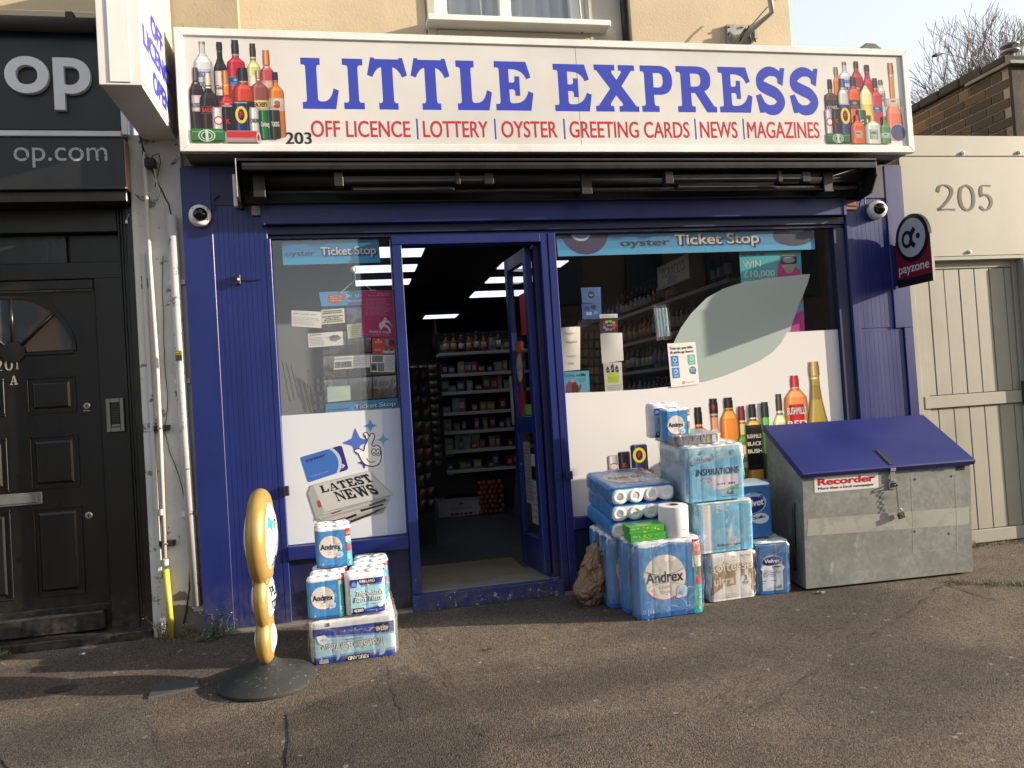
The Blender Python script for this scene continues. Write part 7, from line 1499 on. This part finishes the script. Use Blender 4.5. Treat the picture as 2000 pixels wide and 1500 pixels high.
pack('toilet_paper_pack', 'upper blue Velvet pack squeezed behind the pale blue packs', 2.335, -.40, .345, 2, 2, 3, .054, .112, (50, 112, 182), velvet2, rz=-3, seed=25)
a = ptt(1298, 860, -.33)
pack('toilet_paper_pack', 'blue four-roll pack on top of the grey film pack, highest of the right stack', a.x, -.33, a.z-.02, 2, 1, 2, .046, .105, AB, andrex(4), rz=2, seed=26, group=G1)
b = ptt(1270, 856, -.2)
pack('toilet_paper_pack', 'white Triple Satin four-roll pack peeping out behind the highest blue pack', b.x, -.215, b.z-.0, 2, 1, 2, .05, .107, (226, 228, 232), kirk(), rz=2, seed=27)
def greyp(cv, w, h):
    cv.rect(.004, .001, w-.004, h, (120, 122, 128)); rr = random.Random(5)
    for i in range(14): x = rr.uniform(0, w*.9); cv.line([(x, 0), (x+rr.uniform(-.02, .04), h)], rr.uniform(.002, .006), rr.choice([(50, 52, 58), (190, 192, 196), (85, 88, 94)]))
    cv.rect(w*.68, h*.1, w*.74, h*.8, (205, 170, 100)); cv.rect(w*.8, h*.1, w*.88, h*.9, (225, 228, 235))
c_ = ptt(1315, 868, -.42)
pack('kitchen_towel_pack', 'low grey and silver film-wrapped pack lying on the INSPIRATIONS pack', c_.x+.01, -.42, .966, 3, 3, 1, .052, .055, (110, 112, 118), greyp, rz=2, film=M_film, seed=28, rolls=False, topc=(140, 142, 148))
# jumbo roll
M0 = TILT@Matrix.Translation((1.832, -.53, .452)); t = thing('jumbo_paper_roll', 'fat white unwrapped paper roll standing beside the green tissue boxes', 'paper roll'); t.matrix_world = M0; INV[t.name] = M0.inverted()
MB().lathe([(.086, 0), (.088, .006), (.0885, .17), (.085, .178), (.036, .18), (.033, .176), (.032, .05), (0, .05)], (0, 0, 0), 40).build('paper', flat((226, 226, 230), .85, .78, var=.06), t, smooth=True, world=False); auto(t.children[0], 45)
MB().lathe([(.0335, .172), (.0335, .181), (.030, .181), (.030, .06)], (0, 0, 0), 24, close=True).build('cardboard_core', flat((150, 120, 90), .9), t, world=False)
m_ = MB(); m_.tube([(.03, -.0895, .05), (.05, -.078, .043), (.06, -.068, .04)], .0012, 5); m_.build('loose_edge', flat((120, 115, 110), .9), t, world=False)
# green tissue boxes
def tissue(lab, z, dx, rz):
    M1 = TILT@Matrix.Translation((1.528+dx, -.605, z))@Matrix.Rotation(math.radians(rz), 4, 'Z'); t = thing('tissue_box', lab, 'tissue box', group='green tissue boxes'); t.matrix_world = M1; INV[t.name] = M1.inverted()
    MB().box(0, .215, 0, .115, 0, .044).build('carton', flat((70, 165, 60), .4, var=.1), t, bev=.0015, world=False)
    cv = Canvas(); cv.EPS = .0002; rr = random.Random(int(z*1000))
    for i in range(16): cv.ell(rr.uniform(.05, .2), rr.uniform(.006, .036), rr.uniform(.003, .012), rr.uniform(.002, .006), rr.choice([(110, 190, 70), (160, 205, 80), (55, 145, 52), (185, 215, 90)]), 10)
    cv.text('tissues', .012, .027, .008, (225, 240, 225), w=.028, bold=.03); cv.build('print', lambda u, v, h: M1@Vector((u, -h, v)), t)
    cv = Canvas(); cv.EPS = .0002; cv.ell(.11, .045, .06, .03, (170, 205, 70)); cv.text('Kleenex'[:0]+'BALSAM', .05, .06, .022, (230, 240, 230), w=.11, bold=.04); cv.rect(.15, .03, .2, .045, (190, 130, 110)); cv.ell(.03, .02, .015, .01, (60, 120, 180)); cv.build('top_print', lambda u, v, h: M1@Vector((u, v, .044+h)), t)
tissue('lower green tissue box on the foremost blue pack', .449, .006, 0); tissue('upper green tissue box stacked on the lower one', .4945, 0, 1.5)
# brown paper sack
M2 = TILT@Matrix.Translation((1.385, -.27, 0)); t = thing('paper_sack', 'crumpled brown paper sack slumped against the stack by the doorway', 'sack'); t.matrix_world = M2; INV[t.name] = M2.inverted()
mb = MB(); nv, nu = 26, 36
def sk_(u, v):
    a = 2*pi*u; z = v*.39; wx = [.06, .105, .118, .11, .092, .07, .05, .028][min(7, int(v*7.99))]; k = v*7; i = int(min(6, k)); fr = k-i; W8 = [.05, .10, .118, .112, .095, .073, .052, .022]
    wx = W8[i]*(1-fr)+W8[min(7, i+1)]*fr; wy = wx*.85
    q = Vector((wx*math.cos(a)+.075*v**1.3-.01, wy*math.sin(a)+.03*v, z)); nn = noise.noise(Vector((q.x*14, q.y*14, q.z*9)))*.03-abs(noise.noise(Vector((q.x*18, q.y*18, q.z*12+4))))*.05+abs(noise.noise(Vector((a*3, q.z*25, 8))))*.02
    d = Vector((math.cos(a), math.sin(a), 0)); return q+d*nn*min(1, .4+v*3)
mb.grid(nu, nv, sk_)
def krafts():
    m, nt, b = nodes('crumpled_kraft_paper'); v = coords(nt); vn = tex(nt, v, 8, 4)
    va = N(nt, 'ShaderNodeVectorMath', operation='MULTIPLY_ADD'); nz = N(nt, 'ShaderNodeTexNoise'); nz.inputs['Scale'].default_value = 9; nt.links.new(v, nz.inputs[0]); nt.links.new(nz.outputs['Color'], va.inputs[0]); va.inputs[1].default_value = (.12, .12, .12); nt.links.new(v, va.inputs[2])
    h = None
    for sc_ in (9, 21):
        ve = N(nt, 'ShaderNodeTexVoronoi', feature='DISTANCE_TO_EDGE'); ve.inputs['Scale'].default_value = sc_; nt.links.new(va.outputs[0], ve.inputs[0])
        if h is None: h = ve.outputs['Distance']
        else: ad = N(nt, 'ShaderNodeMath', operation='MULTIPLY_ADD'); nt.links.new(ve.outputs['Distance'], ad.inputs[0]); ad.inputs[1].default_value = 1.0; nt.links.new(h, ad.inputs[2]); h = ad.outputs[0]
    nt.links.new(mixc(nt, ramp(nt, vn, .35, .7), (.22, .145, .085), (.31, .21, .13)), b.inputs['Base Color']); setin(b, Roughness=.8); bump(nt, b, h, 1.0, .035); return m
KR = krafts()
o = mb.build('bag', KR if True else wear('brown_kraft_paper', (.25, .155, .085), (.32, .21, .13), .72, .75, .3, 1.0, 9, 12, streak=False), t, smooth=True, world=False)
bm = bmesh.new(); bm.from_mesh(o.data); bmesh.ops.remove_doubles(bm, verts=bm.verts, dist=.0008); bm.to_mesh(o.data); bm.free()
m_ = MB(); m_.grid(10, 3, lambda u, v: (.04+.06*u, .0+.05*u+.006*math.sin(u*14), .375+.05*v+.008*math.sin(u*9))); m_.build('folded_top', KR, t, smooth=True, world=False)

# ================================================================== metal newspaper box
yaw = math.atan2(-.046, 1.15); BM4 = TILT@Matrix.Translation((2.70, -.512, .018))@Matrix.Rotation(yaw, 4, 'Z')
nbx = thing('newspaper_box', 'galvanised metal newspaper box with a sloping blue lid and padlock', 'storage box'); nbx.matrix_world = BM4; INV[nbx.name] = BM4.inverted()
W_, D_, HF, HB = 1.168, .45, .722, .958
mg, nt, b = nodes('galvanised_sheet'); v = coords(nt); vv = coords(nt, (1, 1, .25))
vo = N(nt, 'ShaderNodeTexVoronoi'); vo.inputs['Scale'].default_value = 42; nt.links.new(v, vo.inputs[0]); n1 = tex(nt, v, 4.5, 8, .7, .6); n2 = tex(nt, vv, 9, 7, .7); n3 = tex(nt, v, 22, 8, .75)
c = mixc(nt, ramp(nt, n1, .38, .66), (.18, .195, .185), (.275, .29, .275)); c = mixc(nt, ramp(nt, n3, .58, .78), c, (.36, .37, .34)); c = mixc(nt, ramp(nt, n2, .62, .75), c, (.42, .42, .40)); c = mixc(nt, ramp(nt, vo.outputs['Color'], .2, .9, (.0, .0, .0, 1), (.35, .35, .35, 1)), c, (.1, .115, .105)); 
nt.links.new(c, b.inputs['Base Color']); setin(b, Metallic=.35); nt.links.new(ramp(nt, n1, .3, .7, (.55,)*3+(1,), (.8,)*3+(1,)), b.inputs['Roughness']); bump(nt, b, n3, .12, .003)
def bxl(name, m, *bx, bev=.002, M=None, parent=nbx):
    m_ = MB()
    for q in bx: m_.box(*q, M=M)
    return m_.build(name, m, parent, bev=bev, world=False)
bxl('front_panel', mg, (0, W_, 0, .012, 0, HF)); bxl('back_panel', mg, (0, W_, D_-.012, D_, 0, HB-.005)); bxl('floor_panel', mg, (.013, W_-.013, .013, D_-.013, .01, .02)); bxl('skid', M_blackpl, (.05, W_-.05, .03, .08, -.018, -.001), (.05, W_-.05, D_-.1, D_-.05, -.018, -.001))
for x in (0, W_-.012):
    m_ = MB(); m_.prism([(.0125, 0), (D_-.0125, 0), (D_-.0125, HB-.006), (.0125, HF+.002)], lambda u, v_: (x, u, v_), lambda u, v_: (x+.012, u, v_)); m_.build('side_panel', mg, nbx, bev=.002, world=False)
sl = math.atan2(HB-HF, D_); LM = Matrix.Translation((0, 0, HF))@Matrix.Rotation(sl, 4, 'X'); LL2 = math.hypot(HB-HF, D_)
lid = bxl('lid', M_bluelid, (-.012, W_+.016, -.018, LL2+.02, .004, .02), (-.012, W_+.016, -.026, -.018, -.014, .02), (-.014, -.006, -.018, LL2+.02, -.02, .0035), (W_+.01, W_+.018, -.018, LL2+.02, -.02, .0035), M=LM, bev=.003)
M_iron = wear('dark_worn_iron', (.05, .045, .04), (.16, .1, .06), .6, .5, .4, .4, 20, 40, metal=.5, streak=False)
def fl(px, py):      # photographed point on the front panel plane, in the box's own frame
    I = BM4.inverted(); c = I@CAM; d = I.to_3x3()@ray(px, py); t_ = -c.y/d.y; q = c+d*t_; return q.x, q.z
hx_, hz_ = fl(1738, 905)
bxl('hasp', M_iron, (hx_-.014, hx_+.016, .0, .16, .0205, .027), M=LM@Matrix.Rotation(.0, 4, 'Z')); bxl('hasp_strap', mg, (hx_-.018, hx_+.02, -.031, -.0275, hz_-.045, HF+.0), bev=.001)
x0, z0 = fl(1742, 946); bxl('lock_plate', mg, (x0-.026, x0+.026, -.007, -.0005, z0-.03, z0+.035)); bxl('hasp_plate', mg, (x0-.018, x0+.018, -.012, -.008, z0+.02, z0+.09)); bxl('shaded_hole', M_blackpl, (x0-.012, x0+.012, -.009, -.0075, z0-.015, z0+.012))
MB().tube([(x0+.0, -.008, z0+.008), (x0+.006, -.03, z0+.01), (x0+.018, -.034, z0), (x0+.012, -.01, z0-.012)], .0045, 8).build('staple', M_iron, nbx, smooth=True, world=False)
x1_, z1_ = fl(1753, 962); x2_, z2_ = fl(1750, 988); nl = 8
for i in range(nl):
    t_ = i/(nl-1); cx_, cz_ = x0+.015+(x2_-x0-.015)*t_, z0-.01+(z2_-z0+.01)*t_; A_2 = Matrix.Translation((cx_, -.022, cz_))@Matrix.Rotation(pi/2 if i % 2 else 0, 4, 'Z')
    MB().tube([A_2@Vector((.0045*math.cos(a), 0, .0085*math.sin(a))) for a in [2*pi*k/10 for k in range(11)]], .0017, 5, cap=False).build('chain_link', M_iron, nbx, smooth=True, world=False)
x3, z3 = fl(1755, 1002); PM = Matrix.Translation((x3, -.022, z3))@Matrix.Rotation(math.radians(-14), 4, 'Y')
pl_ = bxl('padlock', wear('brassy_padlock', (.10, .08, .05), (.2, .16, .1), .6, .45, .3, .2, 20, 40, metal=.6, streak=False), (-.022, .022, -.01, .01, -.03, .006), M=PM, bev=.004); MB().tube([PM@Vector((.015*math.cos(a), 0, .008+.026*math.sin(a) if math.sin(a) > 0 else .008)) for a in [pi*k/12 for k in range(13)]], .0038, 8).build('shackle', M_steel, pl_, smooth=True, world=False)
m_ = MB(); m_.tube([(-.003, .1, .02+.5), (-.012, .1, .47), (-.013, .1, .2), (-.012, .105, .12), (-.003, .12, .09)], .009, 8); m_.build('side_strap', M_iron, nbx, smooth=True, world=False)
cv = Canvas(); cv.EPS = .0003
def fq(*pp_): return [fl(*q) for q in pp_]
M_tape = (150, 146, 134)
q = fq((1576, 1046), (1580, 1012), (1780, 998), (1892, 990), (1894, 1024), (1781, 1034), (1660, 1046)); ta = wear('pale_tape_residue', (.3, .295, .265), (.25, .26, .24), .54, .65, .2, .1, 5, 6, streak=False)
tm = MB(); P4 = [fl(1576, 1047), fl(1578, 1014), fl(1893, 990), fl(1894, 1024)]; tm.hexa([(P4[0][0], -.0008, P4[0][1]), (P4[3][0]-.004, -.0008, P4[3][1]), (P4[3][0]-.004, .0004, P4[3][1]), (P4[0][0], .0004, P4[0][1]), (P4[1][0], -.0008, P4[1][1]), (P4[2][0]-.004, -.0008, P4[2][1]), (P4[2][0]-.004, .0004, P4[2][1]), (P4[1][0], .0004, P4[1][1])]); tm.build('tape_band', ta, nbx, world=False)
A, B, C_, D2 = fq((1591, 962.5), (1715.8, 952), (1714.8, 921), (1590, 932))
cv.poly([A, B, C_, D2], (236, 234, 232)); an = math.atan2(B[1]-A[1], B[0]-A[0]); hh = D2[1]-A[1]; ww = B[0]-A[0]
cv.text('Recorder', A[0]+ww*.06-.0, A[1]+hh*.46, hh*.40, (205, 38, 42), w=ww*.87, bold=.075, ang=an); cv.text('More than a local newspaper', A[0]+ww*.06, A[1]+hh*.17, hh*.16, (35, 34, 36), w=ww*.87, bold=.02, ang=an)
for px in (1780, 1866): a = fl(px, 930); b_ = fl(px+1, 1080); cv.rect(a[0]-.0015, b_[1], a[0]+.0015, a[1], (172, 172, 160))
for px, py in ((1787, 936), (1858, 930), (1786, 1038), (1853, 1042)): a = fl(px, py); cv.ell(a[0], a[1], .006, .008, (58, 50, 40), 10)
rr = random.Random(6)
for i in range(5): a = fl(1782+i*14, 914+rr.uniform(-3, 4)); cv.ell(a[0], a[1]-.008, rr.uniform(.015, .03), rr.uniform(.003, .008), (84, 92, 140), 12)
a = fl(1867, 918); b_ = fl(1890, 908); cv.rect(a[0], a[1]-.004, a[0]+.062, a[1]+.028, (32, 32, 34))
cv.build('sticker', lambda u, v_, h: BM4@Vector((u, -.001-h, v_)), nbx)

# ================================================================== round gold pavement sign
cx0, cy0 = -.495, -.831
M5 = TILT@Matrix.Translation((cx0, cy0, 0))@Matrix.Rotation(math.radians(-1.6), 4, 'Z')@Matrix.Rotation(math.radians(1.0), 4, 'Y')
sg = thing('pavement_sign', 'gold-rimmed lottery pavement sign seen edge-on, on a round dark rubber base', 'pavement sign'); sg.matrix_world = M5; INV[sg.name] = M5.inverted()
o = MB().lathe([(.238, 0), (.243, .006), (.243, .018), (.232, .028), (.15, .058), (.085, .085), (.058, .105), (.045, .118), (.0, .12)], (0, 0, 0), 56).build('base', M_rubber, sg, smooth=True, world=False); auto(o, 35)
MB().lathe([(.036, .10), (.036, .16), (0, .16)], (0, 0, 0), 20).build('stem', M_gold, sg, smooth=True, world=False)
def ring(zc, R, tx_, tr, nm='gold_rim'):
    m_ = MB(); n1_, n2_ = 48, 18
    for i in range(n1_):
        a = 2*pi*i/n1_
        for j in range(n2_):
            b_ = 2*pi*j/n2_; rr_2 = R+tr*math.cos(b_); m_.v.append(Vector((tx_*math.sin(b_), rr_2*math.cos(a), zc+rr_2*math.sin(a))))
    m_.f = [(i*n2_+j, ((i+1) % n1_)*n2_+j, ((i+1) % n1_)*n2_+(j+1) % n2_, i*n2_+(j+1) % n2_) for i in range(n1_) for j in range(n2_)]; m_.m = [0]*len(m_.f)
    return m_.build(nm, M_gold, sg, smooth=True, world=False)
def lens(zc, R, bulge):
    for s_ in (1, -1):
        m_ = MB(); m_.lathe([(R*math.sin(a), .012+bulge*math.cos(a)) for a in [pi/2*k/10 for k in range(10, -1, -1)]], (0, 0, 0), 40); m_.v = [Vector((s_*v_.z, v_.x, zc+v_.y)) for v_ in m_.v]; m_.build('white_face', flat((235, 235, 232), .25), sg, smooth=True, world=False)
LZ = [(.735, .185, .046, .052, .066), (.43, .115, .034, .04, .046), (.22, .085, .036, .04, .042)]
for zc, R, tx_, tr, bl in LZ: ring(zc, R, tx_, tr); lens(zc, R, bl)
MB().box(-.04, .04, -.11, .11, .50, .56).build('web', M_gold, sg, bev=.02, world=False, seg=3); MB().box(-.036, .036, -.08, .08, .27, .35).build('web', M_gold, sg, bev=.02, world=False, seg=3)
cv = Canvas(); K2 = (30, 30, 32)
def lx(u, v_, zc, R, bl): q = min(1, ((u)**2+(v_-zc)**2)/R**2); return .012+bl*math.sqrt(1-q)
cv.text('PLAY', 0, .445, .05, K2, w=.15, align='c', bold=.03); cv.text('TODAY', 0, .375, .05, K2, w=.16, align='c', bold=.03)
cv.build('face_print', lambda u, v_, h: M5@Vector((lx(u, v_, .43, .115, .046)+.0015+h, u, v_)), sg, cuts=[-.08+.01*i for i in range(17)])
cv = Canvas(); cv.poly([(-.1, .86), (-.085, .83), (-.05, .82), (-.08, .80), (-.095, .76), (-.11, .795), (-.14, .80), (-.115, .83)], (60, 160, 215)); cv.line(spline([(-.06, .78), (-.03, .82), (.0, .8), (.02, .74), (-.02, .70), (-.05, .68), (-.04, .64), (.03, .62), (.08, .68), (.06, .76)], 6), .008, K2); cv.text('THE NATIONAL', 0, .62, .018, K2, w=.14, align='c'); cv.text('LOTTERY', 0, .595, .02, K2, w=.12, align='c', bold=.03)
cv.build('face_print', lambda u, v_, h: M5@Vector((lx(u, v_, .735, .185, .066)+.0015+h, u, v_)), sg, cuts=[-.16+.02*i for i in range(17)])

# ================================================================== weeds, grass and litter
leafc = [(.09, .125, .05), (.13, .14, .065), (.19, .14, .085)]
lm = [wear('weed_leaf_%d' % i, c, tuple(v*1.4 for v in c), .6, .8, .3, .1, 20, 30, streak=False) for i, c in enumerate(leafc)]
def weed(lab, px, py, y, hgt, n, spread, mats, flowers=0, seed=0):
    R_ = random.Random(seed); b0 = pt(px, py, y); b0.z = max(.07*b0.y, -.01) if y < 0 else 0; t = thing('weed_plant', lab, 'weed', b0)
    sm = MB(); lf = [MB() for _ in mats]; fl_ = MB()
    for i in range(n):
        d = Vector((R_.gauss(0, spread), R_.gauss(-.1, spread*.8), 1)).normalized(); L_ = hgt*R_.uniform(.4, 1); P_ = [b0+Vector((R_.gauss(0, .02), R_.gauss(0, .015), 0))]
        for k in range(5): d = (d+Vector((R_.gauss(0, .14), R_.gauss(0, .12), -.04))).normalized(); P_.append(P_[-1]+d*L_/5)
        sm.tube(P_, [.0022, .002, .0018, .0014, .001, .0006], 4, cap=False)
        for k in range(1, 6):
            for j in range(5):
                c = P_[k]+Vector((R_.gauss(0, .008), R_.gauss(0, .008), R_.gauss(0, .008))); a = R_.uniform(0, 2*pi); s_ = R_.uniform(.007, .017); dx = Vector((math.cos(a), math.sin(a), R_.uniform(-.3, .6)))*s_; dy = Vector((-math.sin(a), math.cos(a), R_.uniform(-.4, .4)))*s_*.35
                lf[R_.randrange(len(mats))].add([c, c+dx*.5+dy, c+dx, c+dx*.5-dy], [(0, 1, 2, 3)])
        if i < flowers: fl_.lathe([(0, -.003), (.005, 0), (0, .004)], P_[-1], 6)
    sm.build('stem', mats[-1], t)
    for m_, mt in zip(lf, mats):
        if m_.f: m_.build('leaves', mt, t)
    if flowers: fl_.build('flower', flat((225, 225, 190), .8), t)
weed('green leafy weed with pale flower heads at the left foot of the blue shop', 425, 1240, -.05, .24, 13, .38, lm[:2], 6, 1)
weed('brownish dry weed left of the yellow pipe sleeve', 318, 1248, .03, .2, 11, .3, lm[1:], 0, 2)
weed('low dry weed between the yellow pipe and the fat white downpipe', 365, 1245, .02, .1, 9, .5, lm[1:], 0, 3)
weed('straggling weed spreading on the ground in front of the white downpipe', 400, 1265, -.12, .1, 12, 1.0, lm[:2], 3, 4)
weed('tiny weed growing at the base of the left blue boards', 460, 1232, -.03, .08, 4, .6, lm[:1], 1, 5)
weed('scruffy green weed at the left edge of the photo by the black doorstep', 8, 1290, .0, .07, 10, .8, lm[:2], 0, 6)
weed('small moss-green tuft in the pavement joint right of the newspaper box', 1905, 1110, -.02, .06, 9, .8, lm[:2], 0, 7)
weed('low tuft under the corner of the newspaper box', 1872, 1135, -.42, .05, 8, .9, lm[:2], 0, 8)
gm = MB(); R_ = random.Random(5)
for i in range(900):
    k = R_.random()
    if k < .4: x, y = R_.uniform(4.02, 4.9), R_.gauss(-.02, .03)
    elif k < .7: q = ground_at(1850+R_.uniform(0, 150), 1140+R_.uniform(-3, 3)); q.y += (q.x-3.6)*-.1; x, y = q.x, q.y+R_.gauss(0, .02)
    else: x, y = R_.uniform(-1.3, -.9), R_.gauss(.0, .04)
    z = gf(x, min(y, 0))[2]; h_ = R_.uniform(.01, .035); a = R_.uniform(0, 2*pi); dx = Vector((math.cos(a), math.sin(a), 0))*.002
    b0 = Vector((x, y, z)); tip = b0+Vector((R_.gauss(0, .012), R_.gauss(0, .012), h_)); gm.add([b0-dx, b0+dx, tip], [(0, 1, 2)])
tag(gm.build('grass', lm[1]), 'sparse short grass and moss along the foot of the gate and pier', 'grass', kind='stuff')
gv = MB()
for i in range(1500):
    x = R_.uniform(-2.2, 4.6); y = R_.uniform(-2.4, -.05) if R_.random() < .6 else R_.gauss(-.06, .06)
    if y > -.01: continue
    s_ = R_.uniform(.0015, .005)*(1.8 if R_.random() < .05 else 1); z = gf(x, y)[2]; c = Vector((x, y, z+s_*.3)); a = R_.uniform(0, 6)
    P_ = [c+Vector((math.cos(a+k*2.1)*s_, math.sin(a+k*2.1)*s_, 0)) for k in range(3)]+[c+Vector((0, 0, s_*.8))]; gv.add(P_, [(0, 1, 3), (1, 2, 3), (2, 0, 3)])
tag(gv.build('grit', flat((165, 150, 130), .9, .6)), 'scattered grit and small chippings lying on the pavement', 'grit', kind='stuff')
def scrap(lab, px, py, w_, h_, c=(225, 222, 215), rz=0, nm='litter_scrap', cat='litter'):
    q = ground_at(px, py); q.z = gf(q.x, q.y)[2]+.003; t = thing(nm, lab, cat, q)
    MB().grid(5, 3, lambda u, v_: (lambda X, Y: (q.x+X*math.cos(rz)-Y*math.sin(rz), q.y+X*math.sin(rz)+Y*math.cos(rz), q.z+.006+.006*math.sin(u*7+v_*4)))((u-.5)*w_, (v_-.5)*h_)).build('paper', flat(c, .8), t, smooth=True)
scrap('torn white paper scrap under the front left corner of the newspaper box', 1605, 1160, .045, .02, rz=-.6)
scrap('thin white cigarette end lying in front of the black doorstep', 161, 1281, .03, .007, rz=.8)
scrap('small white scrap on the pavement below the middle of the photo', 1500, 1312, .012, .008)
scrap('flattened pale gum spot on the pavement right of the round sign', 955, 1270, .03, .02, (120, 112, 100)); scrap('small pale stone chip beside the inspection cover', 383, 1337, .012, .01, (200, 195, 185))
for o in list(bpy.data.objects):
    if o.type == 'EMPTY' and not o.children: bpy.data.objects.remove(o)
